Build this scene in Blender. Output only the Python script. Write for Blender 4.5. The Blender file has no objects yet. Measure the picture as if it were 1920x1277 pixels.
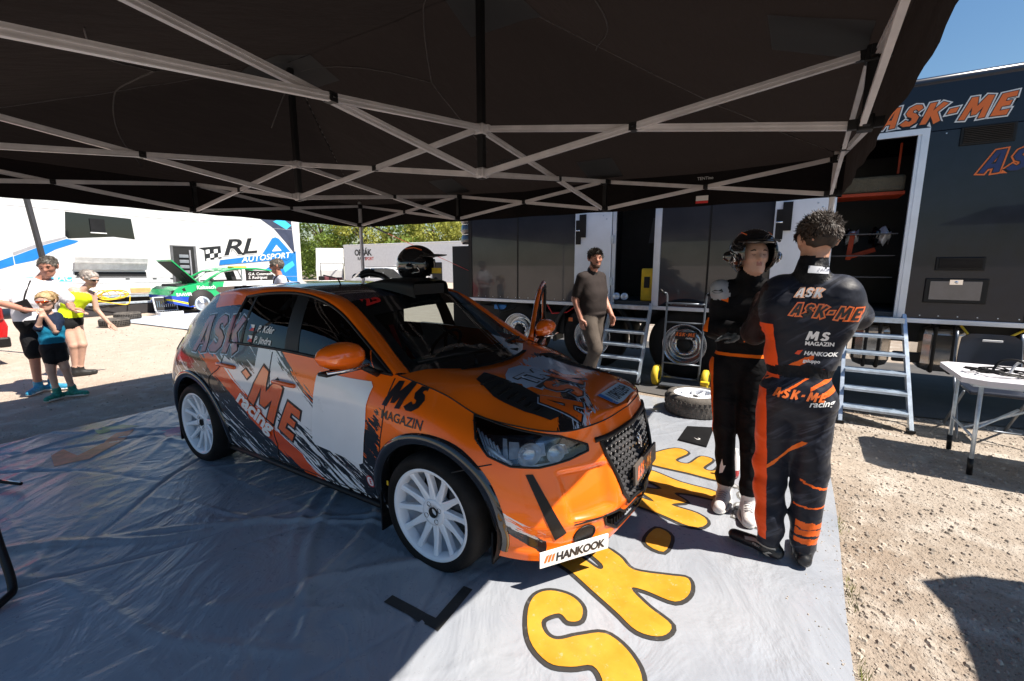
import bpy, bmesh, math, random
import numpy as np
from math import pi, sin, cos, radians, sqrt, atan2
from mathutils import Vector, Matrix, noise as mnoise
from mathutils.bvhtree import BVHTree
random.seed(4); rng = np.random.default_rng(4)
SC = bpy.context.scene
C = SC.collection
# ------------------------------------------------------------------ camera
cam = bpy.data.cameras.new('camera'); cam_o = bpy.data.objects.new('camera', cam); C.objects.link(cam_o)
cam.sensor_width = 36; cam.lens = 850/1920*36; cam.clip_start = .03; cam.clip_end = 2000
cam_o.location = (0, 0, 1.6)
cam_o.rotation_euler = (radians(90)-math.atan(142/850), 0, radians(32))
SC.camera = cam_o
# ------------------------------------------------------------------ light
SUN = Vector((.67, .12, 1)).normalized()           # towards the sun
elev = math.asin(SUN.z)
W = bpy.data.worlds.new('World'); SC.world = W; W.use_nodes = True
nt = W.node_tree; nt.nodes.clear()
sky = nt.nodes.new('ShaderNodeTexSky'); sky.sky_type = 'NISHITA'; sky.sun_disc = False
sky.sun_elevation = elev; sky.sun_rotation = atan2(SUN.x, SUN.y)
sky.air_density = 1.3; sky.dust_density = .6; sky.ozone_density = 3.0
bg = nt.nodes.new('ShaderNodeBackground'); bg.inputs[1].default_value = .055
wo = nt.nodes.new('ShaderNodeOutputWorld')
hs = nt.nodes.new('ShaderNodeHueSaturation'); hs.inputs['Saturation'].default_value = 1.2; nt.links.new(sky.outputs[0], hs.inputs['Color']); nt.links.new(hs.outputs[0], bg.inputs[0]); nt.links.new(bg.outputs[0], wo.inputs[0])
sl = bpy.data.lights.new('sun', 'SUN'); sl.energy = 4.8; sl.angle = radians(.5); sl.color = (1, .92, .81)
so = bpy.data.objects.new('sun', sl); C.objects.link(so)
so.rotation_euler = SUN.to_track_quat('Z', 'Y').to_euler(); so.location = (8, 0, 12)
SC.view_settings.view_transform = 'Standard'; SC.view_settings.look = 'None'
SC.view_settings.exposure = 1.08; SC.view_settings.gamma = 1; SC.view_settings.use_curve_mapping = False
SC.cycles.use_denoising = True
SC.cycles.max_bounces = 7; SC.cycles.diffuse_bounces = 3; SC.cycles.glossy_bounces = 4; SC.cycles.transparent_max_bounces = 12; SC.cycles.transmission_bounces = 4
# ------------------------------------------------------------------ node DSL
class S:
    def __init__(s, t, o): s.t = t; s.o = o
    def _m(s, op, *a, clamp=False):
        n = s.t.nodes.new('ShaderNodeMath'); n.operation = op; n.use_clamp = clamp
        for i, x in enumerate((s,)+a):
            if isinstance(x, S): s.t.links.new(x.o, n.inputs[i])
            else: n.inputs[i].default_value = x
        return S(s.t, n.outputs[0])
    def __add__(s, b): return s._m('ADD', b)
    __radd__ = __add__
    def __mul__(s, b): return s._m('MULTIPLY', b)
    __rmul__ = __mul__
    def __sub__(s, b): return s._m('SUBTRACT', b)
    def __rsub__(s, b): return (s*-1)+b
    def __truediv__(s, b): return s._m('DIVIDE', b)
    def __neg__(s): return s*-1
    def max(s, b): return s._m('MAXIMUM', b)
    def min(s, b): return s._m('MINIMUM', b)
    def abs(s): return s._m('ABSOLUTE')
    def pow(s, b): return s._m('POWER', b)
    def sin(s): return s._m('SINE')
    def gt(s, b): return s._m('GREATER_THAN', b)
    def lt(s, b): return s._m('LESS_THAN', b)
    def sq(s): return s*s
    def ss(s, a, b):
        n = s.t.nodes.new('ShaderNodeMapRange'); n.interpolation_type = 'SMOOTHSTEP'
        s.t.links.new(s.o, n.inputs[0]); n.inputs[1].default_value = a; n.inputs[2].default_value = b
        return S(s.t, n.outputs[0])
class M:
    """a material under construction"""
    def __init__(m, name, **kw):
        m.mat = bpy.data.materials.new(name); m.mat.use_nodes = True
        m.t = m.mat.node_tree; m.b = m.t.nodes['Principled BSDF']
        m.set(**kw)
    def set(m, color=None, rough=None, metal=None, coat=None, spec=None, emit=None, estr=1, alpha=None, trans=None, ior=None, coatr=.03, sheen=None):
        I = m.b.inputs
        for key, v in (('Base Color', color), ('Roughness', rough), ('Metallic', metal), ('Coat Weight', coat), ('Specular IOR Level', spec), ('Alpha', alpha), ('Transmission Weight', trans), ('IOR', ior), ('Sheen Weight', sheen)):
            if v is None: continue
            if isinstance(v, S): m.t.links.new(v.o, I[key])
            elif isinstance(v, (tuple, list)): I[key].default_value = (*v[:3], 1)
            else: I[key].default_value = v
        if coat is not None: I['Coat Roughness'].default_value = coatr
        if emit is not None: I['Emission Color'].default_value = (*emit, 1); I['Emission Strength'].default_value = estr
        return m
    def co(m, kind='Object'):
        n = m.t.nodes.new('ShaderNodeTexCoord'); s = m.t.nodes.new('ShaderNodeSeparateXYZ')
        m.t.links.new(n.outputs[kind], s.inputs[0])
        return [S(m.t, s.outputs[i]) for i in range(3)]
    def vec(m, x, y, z=0):
        n = m.t.nodes.new('ShaderNodeCombineXYZ')
        for i, v in enumerate((x, y, z)):
            if isinstance(v, S): m.t.links.new(v.o, n.inputs[i])
            else: n.inputs[i].default_value = v
        return n.outputs[0]
    def noise(m, v, scale=5, detail=4, rough=.55, dist=0):
        n = m.t.nodes.new('ShaderNodeTexNoise'); n.inputs['Scale'].default_value = scale; n.inputs['Detail'].default_value = detail
        n.inputs['Roughness'].default_value = rough; n.inputs['Distortion'].default_value = dist
        m.t.links.new(v, n.inputs['Vector']); return S(m.t, n.outputs[0])
    def vor(m, v, scale=5, feat='F1', out=0):
        n = m.t.nodes.new('ShaderNodeTexVoronoi'); n.feature = feat; n.inputs['Scale'].default_value = scale
        m.t.links.new(v, n.inputs['Vector']); return S(m.t, n.outputs[out])
    def mix(m, f, a, b):
        n = m.t.nodes.new('ShaderNodeMix'); n.data_type = 'RGBA'
        if isinstance(f, S): m.t.links.new(f.o, n.inputs[0])
        else: n.inputs[0].default_value = f
        for i, v in ((6, a), (7, b)):
            if isinstance(v, S): m.t.links.new(v.o, n.inputs[i])
            else: n.inputs[i].default_value = (*v[:3], 1)
        return S(m.t, n.outputs[2])
    def bump(m, h, dist=.01, strength=1.0):
        n = m.t.nodes.new('ShaderNodeBump'); n.inputs['Distance'].default_value = dist; n.inputs['Strength'].default_value = strength
        m.t.links.new(h.o, n.inputs['Height']); m.t.links.new(n.outputs[0], m.b.inputs['Normal']); return m
def plain(name, color, rough=.5, metal=0, coat=None, var=.12, vs=6, bump=0, bs=60, spec=None):
    """a procedural material: base colour broken up by noise, with fine relief"""
    m = M(name, rough=rough, metal=metal, coat=coat, spec=spec)
    x, y, z = m.co()
    v = m.vec(x, y, z)
    n = m.noise(v, vs, 5)
    c1 = tuple(max(0, c*(1-var)) for c in color); c2 = tuple(min(1, c*(1+var)) for c in color)
    m.set(color=m.mix(n.ss(.3, .7), c1, c2))
    if rough > .02: m.set(rough=(n-.5)*.15+rough)
    if bump: m.bump(m.noise(v, bs, 3), bump)
    return m.mat
# ------------------------------------------------------------------ objects
def tag(o, label=None, cat=None, group=None, kind=None):
    if label: o['label'] = label
    if cat: o['category'] = cat
    if group: o['group'] = group
    if kind: o['kind'] = kind
    return o
def thing(name, label, cat, loc=(0, 0, 0), rz=0, group=None):
    o = bpy.data.objects.new(name, None); C.objects.link(o); o.empty_display_size = .1
    o.location = loc; o.rotation_euler = (0, 0, rz)
    return tag(o, label, cat, group)
def link(name, me, mat=None, parent=None, smooth=False):
    o = bpy.data.objects.new(name, me); C.objects.link(o)
    if mat is not None:
        for mm in (mat if isinstance(mat, (list, tuple)) else [mat]): me.materials.append(mm)
    if parent is not None: o.parent = parent
    if smooth:
        me.polygons.foreach_set('use_smooth', [True]*len(me.polygons))
    return o
def copy_tree(o, parent=None):
    c = o.copy(); C.objects.link(c); c.parent = parent
    for ch in o.children: copy_tree(ch, c)
    return c
class B:
    """collects shapes, builds ONE mesh object"""
    def __init__(s): s.v = []; s.f = []; s.m = []; s.sm = []
    def add(s, vs, fs, mi=0, smooth=False):
        k = len(s.v); s.v += [tuple(map(float, v)) for v in vs]
        for f in fs: s.f.append(tuple(i+k for i in f)); s.m.append(mi); s.sm.append(smooth)
        return s
    def box(s, a, b, mi=0, bev=0):
        (x0, y0, z0), (x1, y1, z1) = [(min(p, q)) for p, q in zip(a, b)], [(max(p, q)) for p, q in zip(a, b)]
        if not bev:
            vs = [(x, y, z) for x in (x0, x1) for y in (y0, y1) for z in (z0, z1)]
            return s.add(vs, [(0, 1, 3, 2), (4, 6, 7, 5), (0, 4, 5, 1), (2, 3, 7, 6), (0, 2, 6, 4), (1, 5, 7, 3)], mi)
        bm = bmesh.new(); bmesh.ops.create_cube(bm, size=1)
        for v in bm.verts: v.co = Vector(((x0+x1)/2+v.co.x*(x1-x0), (y0+y1)/2+v.co.y*(y1-y0), (z0+z1)/2+v.co.z*(z1-z0)))
        bmesh.ops.bevel(bm, geom=list(bm.edges), offset=min(bev, (x1-x0)*.45, (y1-y0)*.45, (z1-z0)*.45), segments=2, affect='EDGES', profile=.5)
        s.bm(bm, mi); return s
    def bm(s, bm, mi=0, smooth=False):
        bm.verts.index_update(); s.add([v.co[:] for v in bm.verts], [[v.index for v in f.verts] for f in bm.faces], mi, smooth); bm.free(); return s
    def obox(s, c, ux, uy, uz, mi=0):
        """oriented box: centre and three half-axis vectors"""
        c, ux, uy, uz = map(Vector, (c, ux, uy, uz))
        vs = [c+ux*i+uy*j+uz*k for i in (-1, 1) for j in (-1, 1) for k in (-1, 1)]
        return s.add(vs, [(0, 1, 3, 2), (4, 6, 7, 5), (0, 4, 5, 1), (2, 3, 7, 6), (0, 2, 6, 4), (1, 5, 7, 3)], mi)
    def bar(s, a, b, w, h=None, mi=0, up=(0, 0, 1)):
        """rectangular bar from a to b, width w, height h"""
        a, b = Vector(a), Vector(b); d = b-a; L = d.length; d.normalize(); up = Vector(up)
        r = d.cross(up)
        if r.length < 1e-4: r = d.cross(Vector((1, 0, 0)))
        r.normalize(); u = r.cross(d)
        return s.obox((a+b)/2, d*L/2, r*w/2, u*(h or w)/2, mi)
    def tube(s, pts, r, n=8, mi=0, caps=True, closed=False):
        pts = [Vector(p) for p in pts]; rr = r if isinstance(r, (list, tuple)) else [r]*len(pts)
        vs = []; fs = []; prev = None; N = len(pts)
        for i, p in enumerate(pts):
            if closed: d = pts[(i+1) % N]-pts[i-1]
            else: d = pts[min(i+1, N-1)]-pts[max(i-1, 0)]
            d.normalize()
            if prev is None: u = d.orthogonal().normalized()
            else: u = (prev-d*prev.dot(d)).normalized()
            prev = u; w = d.cross(u)
            for k in range(n):
                a = 2*pi*k/n; vs.append(p+(u*cos(a)+w*sin(a))*rr[i])
        for i in range(N if closed else N-1):
            j = (i+1) % N
            for k in range(n): fs.append((i*n+k, i*n+(k+1) % n, j*n+(k+1) % n, j*n+k))
        if caps and not closed: fs += [tuple(range(n))[::-1], tuple((N-1)*n+k for k in range(n))]
        return s.add(vs, fs, mi, True)
    def lathe(s, prof, c=(0, 0, 0), axis='Y', n=32, mi=0, a0=0, a1=2*pi):
        """profile [(r, h)] turned about an axis through c"""
        full = abs(a1-a0-2*pi) < 1e-6; m = n if full else n+1
        vs = []
        for k in range(m):
            a = a0+(a1-a0)*k/n
            for r, h in prof:
                p = {'Y': (r*cos(a), h, r*sin(a)), 'Z': (r*cos(a), r*sin(a), h), 'X': (h, r*cos(a), r*sin(a))}[axis]
                vs.append((p[0]+c[0], p[1]+c[1], p[2]+c[2]))
        P = len(prof); fs = []
        for k in range(n):
            k2 = (k+1) % m
            for i in range(P-1): fs.append((k*P+i, k2*P+i, k2*P+i+1, k*P+i+1))
        return s.add(vs, fs, mi, True)
    def prism(s, poly, d0, d1, axis='Y', mi=0):
        """polygon [(a,b)] extruded; axis Y: (x,z); X: (y,z); Z: (x,y)"""
        def P(a, b, d): return {'Y': (a, d, b), 'X': (d, a, b), 'Z': (a, b, d)}[axis]
        n = len(poly); vs = [P(a, b, d0) for a, b in poly]+[P(a, b, d1) for a, b in poly]
        return s.add(vs, [tuple(range(n))[::-1], tuple(range(n, 2*n))]+[(i, (i+1) % n, n+(i+1) % n, n+i) for i in range(n)], mi)
    def grid(s, g, mi=0, smooth=True, flip=False):
        g = np.asarray(g); nu, nv = g.shape[:2]
        fs = []
        for i in range(nu-1):
            for j in range(nv-1):
                f = (i*nv+j, (i+1)*nv+j, (i+1)*nv+j+1, i*nv+j+1); fs.append(f[::-1] if flip else f)
        return s.add(g.reshape(-1, 3), fs, mi, smooth)
    def build(s, name, mat, parent=None, origin=None, weld=0):
        me = bpy.data.meshes.new(name)
        v = s.v if origin is None else [(x-origin[0], y-origin[1], z-origin[2]) for x, y, z in s.v]
        me.from_pydata(v, [], s.f)
        o = link(name, me, mat, parent)
        me.polygons.foreach_set('material_index', s.m); me.polygons.foreach_set('use_smooth', s.sm)
        bm = bmesh.new(); bm.from_mesh(me)
        if weld: bmesh.ops.remove_doubles(bm, verts=bm.verts, dist=weld)
        bmesh.ops.recalc_face_normals(bm, faces=bm.faces); bm.to_mesh(me); bm.free()
        me.update(); return o
# ------------------------------------------------------------------ lettering
GL = {'A': ([[(0, 0), (.26, .98), (.62, 1.02), (.74, 0), (.5, -.03), (.48, .2), (.29, .18), (.23, -.02)], [(.34, .4), (.45, .41), (.44, .76)]], .76),
 'S': ([[(.03, .12), (.2, 0), (.48, 0), (.68, .16), (.7, .42), (.54, .58), (.36, .66), (.35, .75), (.45, .79), (.58, .68), (.72, .82), (.6, .98), (.36, 1.02), (.15, .9), (.09, .64), (.22, .47), (.4, .4), (.44, .29), (.36, .22), (.2, .32)]], .74),
 'K': ([[(.02, 0), (.08, 1), (.34, 1.02), (.33, .64), (.58, 1.0), (.82, .9), (.52, .54), (.8, .1), (.58, -.04), (.33, .36), (.28, 0)]], .8),
 '-': ([[(.04, .36), (.08, .6), (.4, .64), (.38, .4)]], .5),
 'M': ([[(0, 0), (.12, 1), (.36, 1), (.48, .58), (.68, 1.03), (.94, .98), (.96, 0), (.72, -.02), (.72, .48), (.58, .18), (.4, .16), (.31, .52), (.24, -.02)]], 1.0),
 'E': ([[(.04, 0), (.1, .98), (.62, 1.04), (.66, .8), (.35, .77), (.34, .63), (.58, .64), (.57, .42), (.31, .4), (.29, .22), (.64, .26), (.62, 0)]], .68),
 ' ': ([], .3)}
def _curve_mesh(cu):
    o = bpy.data.objects.new('tmp', cu); C.objects.link(o)
    bpy.context.view_layer.update()
    dg = bpy.context.evaluated_depsgraph_get(); e = o.evaluated_get(dg); me = e.to_mesh()
    vs = [v.co[:2] for v in me.vertices]; fs = [tuple(p.vertices) for p in me.polygons]
    e.to_mesh_clear(); bpy.data.objects.remove(o); bpy.data.curves.remove(cu)
    return vs, fs
def brush_text(s, h=1.0, grow=0.0, slant=.22, gap=.1, wob=0.0):
    """chunky brush capitals as flat polygons; returns (verts, faces, width)"""
    cu = bpy.data.curves.new('t', 'CURVE'); cu.dimensions = '2D'; cu.fill_mode = 'BOTH'; cu.offset = grow
    x = 0; r = random.Random(7)
    for ch in s:
        polys, w = GL[ch]; dy = (r.random()-.5)*wob
        for poly in polys:
            sp = cu.splines.new('POLY'); sp.points.add(len(poly)-1); sp.use_cyclic_u = True
            for p, (a, b) in zip(sp.points, poly): p.co = ((x+a+(b+dy)*slant)*h, (b+dy)*h, 0, 1)
        x += w+gap
    v, f = _curve_mesh(cu); return v, f, x*h
def type_text(s, h=1.0, grow=0.0, shear=0.0, space=1.0, align='LEFT'):
    cu = bpy.data.curves.new('t', 'FONT'); cu.body = s; cu.size = h*1.38; cu.offset = grow; cu.shear = shear
    cu.space_character = space; cu.align_x = align; cu.fill_mode = 'BOTH'; cu.resolution_u = 3
    v, f = _curve_mesh(cu); return v, f, (max(p[0] for p in v)-min(p[0] for p in v)) if v else 0
def poly_shape(polys, grow=0):
    cu = bpy.data.curves.new('t', 'CURVE'); cu.dimensions = '2D'; cu.fill_mode = 'BOTH'; cu.offset = grow
    for poly in polys:
        sp = cu.splines.new('POLY'); sp.points.add(len(poly)-1); sp.use_cyclic_u = True
        for p, (a, b) in zip(sp.points, poly): p.co = (a, b, 0, 1)
    v, f = _curve_mesh(cu); return v, f, 0
def place(name, shp, fn, mat, parent, cut=0):
    """maps a flat shape through fn(u, v) -> 3D point; cut = grid size for bending over a curved face"""
    v, f = shp[0], shp[1]
    bm = bmesh.new(); bv = [bm.verts.new((a, b, 0)) for a, b in v]
    for q in f:
        try: bm.faces.new([bv[i] for i in q])
        except ValueError: pass
    if cut and v:
        for ax in (0, 1):
            lo = min(p[ax] for p in v); hi = max(p[ax] for p in v); k = lo+cut
            no = Vector((1, 0, 0)) if ax == 0 else Vector((0, 1, 0))
            while k < hi:
                bmesh.ops.bisect_plane(bm, geom=bm.verts[:]+bm.edges[:]+bm.faces[:], plane_co=no*k, plane_no=no, dist=1e-6); k += cut
    bad = []
    for w in bm.verts:
        p = fn(w.co.x, w.co.y)
        if p is None: bad.append(w)
        else: w.co = Vector(p)
    if bad: bmesh.ops.delete(bm, geom=bad, context='VERTS')
    bmesh.ops.remove_doubles(bm, verts=bm.verts, dist=1e-5)
    me = bpy.data.meshes.new(name); bm.to_mesh(me); bm.free()
    return link(name, me, mat, parent, smooth=bool(cut))
def bez(pts, n=8, closed=False):
    """Catmull-Rom through points"""
    P = [np.array(p, float) for p in pts]; N = len(P); out = []
    for i in range(N if closed else N-1):
        p0 = P[(i-1) % N] if closed or i > 0 else 2*P[0]-P[1]
        p1 = P[i]; p2 = P[(i+1) % N]; p3 = P[(i+2) % N] if closed or i < N-2 else 2*P[-1]-P[-2]
        for k in range(n):
            t = k/n
            out.append(.5*(2*p1+(p2-p0)*t+(2*p0-5*p1+4*p2-p3)*t*t+(3*p1-p0-3*p2+p3)*t**3))
    if not closed: out.append(P[-1])
    return out
def cr_axis(g, n, axis):
    """Catmull-Rom refine an array of control points along an axis, n steps per span"""
    g = np.moveaxis(np.asarray(g, float), axis, 0); N = len(g); out = []
    for i in range(N-1):
        p1, p2 = g[i], g[i+1]; p0 = g[i-1] if i > 0 else 2*p1-p2; p3 = g[i+2] if i < N-2 else 2*p2-p1
        for k in range(n):
            t = k/n; out.append(.5*(2*p1+(p2-p0)*t+(2*p0-5*p1+4*p2-p3)*t*t+(3*p1-p0-3*p2+p3)*t**3))
    out.append(g[-1]); return np.moveaxis(np.array(out), 0, axis)
def fbm(x, y, s=1, o=4):
    return mnoise.fractal(Vector((x*s, y*s, 0)), 1.0, 2.0, o)
# ================================================================== materials shared by many things
def glossy_metal(name, col, rough=.3): return plain(name, col, rough, 1, var=.08, vs=4)
ALU = plain('brushed_aluminium', (.62, .64, .67), .38, .9, var=.1, vs=9)
ALU_TENT = plain('tent_aluminium', (.62, .60, .61), .42, .35, var=.08, vs=9)
STEEL = plain('galvanised_steel', (.55, .63, .72), .38, .5, var=.15, vs=14)
BLACKP = plain('black_plastic', (.008, .008, .009), .45, var=.2, spec=.3)
BLACKM = plain('black_matt', (.01, .01, .011), .7, var=.2)
RUBBER = plain('tyre_rubber', (.011, .0105, .0105), .7, var=.35, vs=10, bump=.002, bs=80, spec=.2)
RUBBER_D = plain('dusty_rubber', (.085, .075, .066), .85, var=.4, vs=9, bump=.004, bs=70)
WHITE = plain('white_paint', (.8, .8, .8), .3, coat=.3, var=.03)
WHITE_M = plain('white_matt', (.78, .78, .77), .6, var=.04)
RIMW = plain('white_rim_enamel', (.84, .87, .93), .25, coat=.5, var=.03)
ORANGE = plain('orange_print', (.84, .16, .022), .3, coat=.5, var=.03)
ORANGE_V = plain('orange_vinyl', (.82, .17, .03), .45, var=.04)
WHITE_V = plain('white_vinyl', (.8, .8, .8), .4, var=.02)
BLACK_V = plain('black_vinyl', (.012, .013, .016), .4, var=.1)
BLUE_V = plain('blue_vinyl', (.01, .17, .5), .4, var=.05)
CYAN_V = plain('light_blue_vinyl', (.05, .45, .75), .4, var=.05)
RED_V = plain('red_vinyl', (.6, .02, .02), .4, var=.05)
YELLOW = plain('yellow_plastic', (.75, .5, .02), .45, var=.15)
GREEN_P = plain('green_paint', (.01, .33, .1), .3, coat=.6, var=.04)
RED_P = plain('red_paint', (.42, .01, .012), .25, coat=.8, var=.04)
CHROME = plain('chrome', (.8, .8, .82), .08, 1, var=.02)
def glass(name, tint=(.75, .85, .85), amount=.75, rough=.0):
    m = bpy.data.materials.new(name); m.use_nodes = True; t = m.node_tree; t.nodes.clear()
    o = t.nodes.new('ShaderNodeOutputMaterial'); tr = t.nodes.new('ShaderNodeBsdfTransparent'); gl = t.nodes.new('ShaderNodeBsdfGlossy')
    mx = t.nodes.new('ShaderNodeMixShader'); fr = t.nodes.new('ShaderNodeFresnel'); ad = t.nodes.new('ShaderNodeMath'); ad.operation = 'ADD'
    ad.use_clamp = True; ad.inputs[1].default_value = .02
    fr.inputs[0].default_value = 1.5; tr.inputs[0].default_value = tuple(c*amount for c in tint)+(1,); gl.inputs['Roughness'].default_value = rough
    t.links.new(fr.outputs[0], ad.inputs[0]); t.links.new(ad.outputs[0], mx.inputs[0]); t.links.new(tr.outputs[0], mx.inputs[1]); t.links.new(gl.outputs[0], mx.inputs[2]); t.links.new(mx.outputs[0], o.inputs[0])
    return m
GLASS = glass('clear_glass'); GLASS_D = glass('tinted_glass', (.35, .4, .42), .55)
DARKGL = M('dark_glass', color=(.006, .008, .01), rough=.06, spec=.8).mat
# ================================================================== ground
m = M('gravel_ground', rough=.95)
x, y, z = m.co(); v = m.vec(x, y, 0)
n1 = m.noise(v, .45, 5); n2 = m.noise(v, 3.5, 6, .65); n3 = m.noise(v, 28, 5, .7); vo = m.vor(v, 55); vo2 = m.vor(v, 19)
c = m.mix(n1.ss(.35, .65), (.36, .31, .26), (.27, .21, .16)); c = m.mix(n2.ss(.45, .72), c, (.47, .43, .38))
c = m.mix(n3.ss(.62, .8)*.6, c, (.13, .1, .075)); c = m.mix(vo.ss(.16, .05)*n3.ss(.4, .6)*.55, c, (.55, .52, .47))
rut = m.noise(m.vec(x*.5, y*2.2, 0), 1.1, 3); c = m.mix(rut.ss(.52, .7)*.55, c, (.27, .215, .165)); c = m.mix(vo2.ss(.1, .04)*n2.ss(.5, .6)*.7, c, (.08, .07, .06))
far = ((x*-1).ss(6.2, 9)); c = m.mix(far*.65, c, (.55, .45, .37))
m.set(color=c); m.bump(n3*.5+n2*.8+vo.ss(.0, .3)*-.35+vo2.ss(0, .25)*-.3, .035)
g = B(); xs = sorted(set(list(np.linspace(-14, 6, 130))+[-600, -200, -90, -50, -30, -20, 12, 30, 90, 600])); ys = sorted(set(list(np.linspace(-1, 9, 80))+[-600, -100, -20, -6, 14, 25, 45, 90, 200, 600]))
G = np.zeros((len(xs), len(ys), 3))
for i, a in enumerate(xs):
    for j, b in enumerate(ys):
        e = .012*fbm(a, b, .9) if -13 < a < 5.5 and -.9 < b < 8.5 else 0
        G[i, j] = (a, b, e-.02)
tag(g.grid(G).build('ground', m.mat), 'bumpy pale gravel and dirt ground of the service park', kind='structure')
# loose stones that catch the sun
def stones(name, n, region, s0, s1, mat, label, zf=None):
    b = B(); r = random.Random(3)
    for _ in range(n):
        a, c_ = region(r); s = s0+(s1-s0)*r.random()**3; ph = r.random()*6.3
        q = [(cos(ph+k*1.2566)*s*(.7+.5*r.random()), sin(ph+k*1.2566)*s*(.7+.5*r.random())) for k in range(5)]
        z0 = zf(a, c_) if zf else -.02+.012*fbm(a, c_, .9)
        vs = [(a+p[0], c_+p[1], z0-.002) for p in q]+[(a+p[0]*.5, c_+p[1]*.5, z0+s*.55) for p in q]
        b.add(vs, [tuple(range(5, 10))]+[(k, (k+1) % 5, 5+(k+1) % 5, 5+k) for k in range(5)])
    return tag(b.build(name, mat), label, 'gravel', kind='stuff')
stm = plain('stone', (.36, .31, .26), .9, var=.5, vs=7)
def spill(r):
    a = .33-abs(r.gauss(0, .10)); return a, .9+r.random()*4.4
def reg(r):
    while True:
        a = .32+r.random()**1.3*3.4; b_ = .9+r.random()*5.4
        return a, b_
stones('gravel_stones', 11000, reg, .003, .021, stm, 'loose small stones scattered over the sunny dirt right of the ground sheet')
stones('gravel_chips', 3500, lambda r: (-6.1-r.random()*9, .2+r.random()*7), .005, .02, stm, 'small stones scattered over the ground behind the service area')
# dark strip of ground under and before the trailer
m = M('dark_ground', rough=.92); x, y, z = m.co(); v = m.vec(x, y, 0); n = m.noise(v, 60, 4); n2 = m.noise(v, 2, 4)
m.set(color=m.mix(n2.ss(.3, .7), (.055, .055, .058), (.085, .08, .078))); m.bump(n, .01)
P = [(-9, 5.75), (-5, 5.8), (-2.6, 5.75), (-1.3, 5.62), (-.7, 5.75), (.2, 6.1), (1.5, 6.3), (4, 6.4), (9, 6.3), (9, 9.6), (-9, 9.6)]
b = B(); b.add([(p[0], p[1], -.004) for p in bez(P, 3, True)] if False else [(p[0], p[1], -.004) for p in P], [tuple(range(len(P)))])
tag(b.build('dark_ground_strip', m.mat), 'dark strip of ground under the black trailer', kind='structure')
# ------------------------------------------------------------------ ground sheet (vinyl)
SEAMX = [-4.75, -3.35, -1.9, -.55]; SEAMY = [.55, 1.62, 2.9, 4.1]
folds = []
fr = random.Random(12)
for _ in range(70):
    L = .4+fr.random()*1.3; folds.append((-6.0+fr.random()*5.4, -.4+fr.random()*5.8, fr.choice([.55, .8, 2.2, 1.9, .2])+fr.random()*.5, L, .012+.03*fr.random(), (.006+.016*fr.random())*(1 if fr.random() < .75 else -1)))
FA = np.array(folds)
def sheet_h(x, y):
    x = np.asarray(x, float); y = np.asarray(y, float); h = np.zeros_like(x)
    calm = np.clip((-x-.9)/.8, .25, 1)
    h += .004*np.sin(2.1*x+3*np.sin(1.3*y))*np.sin(1.7*y+1.2*np.sin(1.1*x))*calm
    for fx, fy, a, L, w, hh in FA:
        u = (x-fx)*cos(a)+(y-fy)*sin(a); t = -(x-fx)*sin(a)+(y-fy)*cos(a)+.05*np.sin(u*4)
        h += hh*np.exp(-(t/w)**2)*np.exp(-(u/L)**2)*calm
    for sx in SEAMX: h += .0035*np.exp(-((x-sx-.01*np.sin(y*3))/.018)**2)*calm
    for sy in SEAMY: h += .0035*np.exp(-((y-sy-.012*np.sin(x*2.3))/.018)**2)*calm
    return h
def sheet_z(x, y): return .012+float(sheet_h(x, y))
m = M('grey_vinyl_sheet'); x, y, z = m.co(); v = m.vec(x, y, 0)
n1 = m.noise(v, 1.3, 5); n2 = m.noise(m.vec(x*.8+y*.6, y*.25-x*.33), 7, 5, .6, .6); n3 = m.noise(v, 30, 4, .7); spk = m.vor(v, 26)
c = m.mix(n1.ss(.3, .7), (.265, .287, .33), (.32, .338, .372)); c = m.mix(n2.ss(.55, .75)*.35, c, (.25, .265, .29))
c = m.mix(spk.ss(.05, .025)*n3.ss(.5, .6), c, (.08, .07, .06)); c = m.mix(n3.ss(.66, .8)*.3, c, (.3, .27, .23))
m.set(color=c, rough=n3*.14+.22, spec=.6)
wr = m.noise(m.vec(x*.9+y*.45, y*.55-x*.25), 2.6, 4, .55, 1.2)
m.bump(wr*2.6+n2*.35+m.noise(v, 11, 3, .5, .5)*.15, .02, .6); SHEET = m.mat
x0, x1, y0, y1 = -5.93, .335, -.9, 5.45
gx = np.linspace(x0, x1, 470); gy = np.linspace(y0, y1, 470); GX, GY = np.meshgrid(gx, gy, indexing='ij')
H = sheet_h(GX, GY)
edge = .012*np.sin(GY*2.2)*(GX > .3)
nv = len(gy); me = bpy.data.meshes.new('ground_sheet')
co = np.stack([GX+edge, GY, H+.012], -1).reshape(-1, 3)
idx = np.arange(len(gx)*nv).reshape(len(gx), nv); q = np.stack([idx[:-1, :-1], idx[1:, :-1], idx[1:, 1:], idx[:-1, 1:]], -1).reshape(-1, 4)
me.from_pydata(co.tolist(), [], q.tolist())
sheet = link('ground_sheet', me, SHEET, smooth=True)
sheet.location = (-2.8, 2.3, 0); me.transform(Matrix.Translation((2.8, -2.3, 0)))
tag(sheet, 'large creased grey vinyl ground sheet with yellow lettering under the orange rally car', 'ground sheet')
def on_sheet(off, ox, oy, sc=1, lift=.002):
    """text running along +Y with its top towards -X"""
    def f(u, v):
        X = ox-v; Y = oy+u; return (X+2.8, Y-2.3, sheet_z(X, Y)+lift)
    return f
m = M('yellow_sheet_print', rough=.4); x, y, z = m.co(); n = m.noise(m.vec(x, y, z), 6, 5); n2 = m.noise(m.vec(x, y, z), 40, 4, .7)
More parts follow.
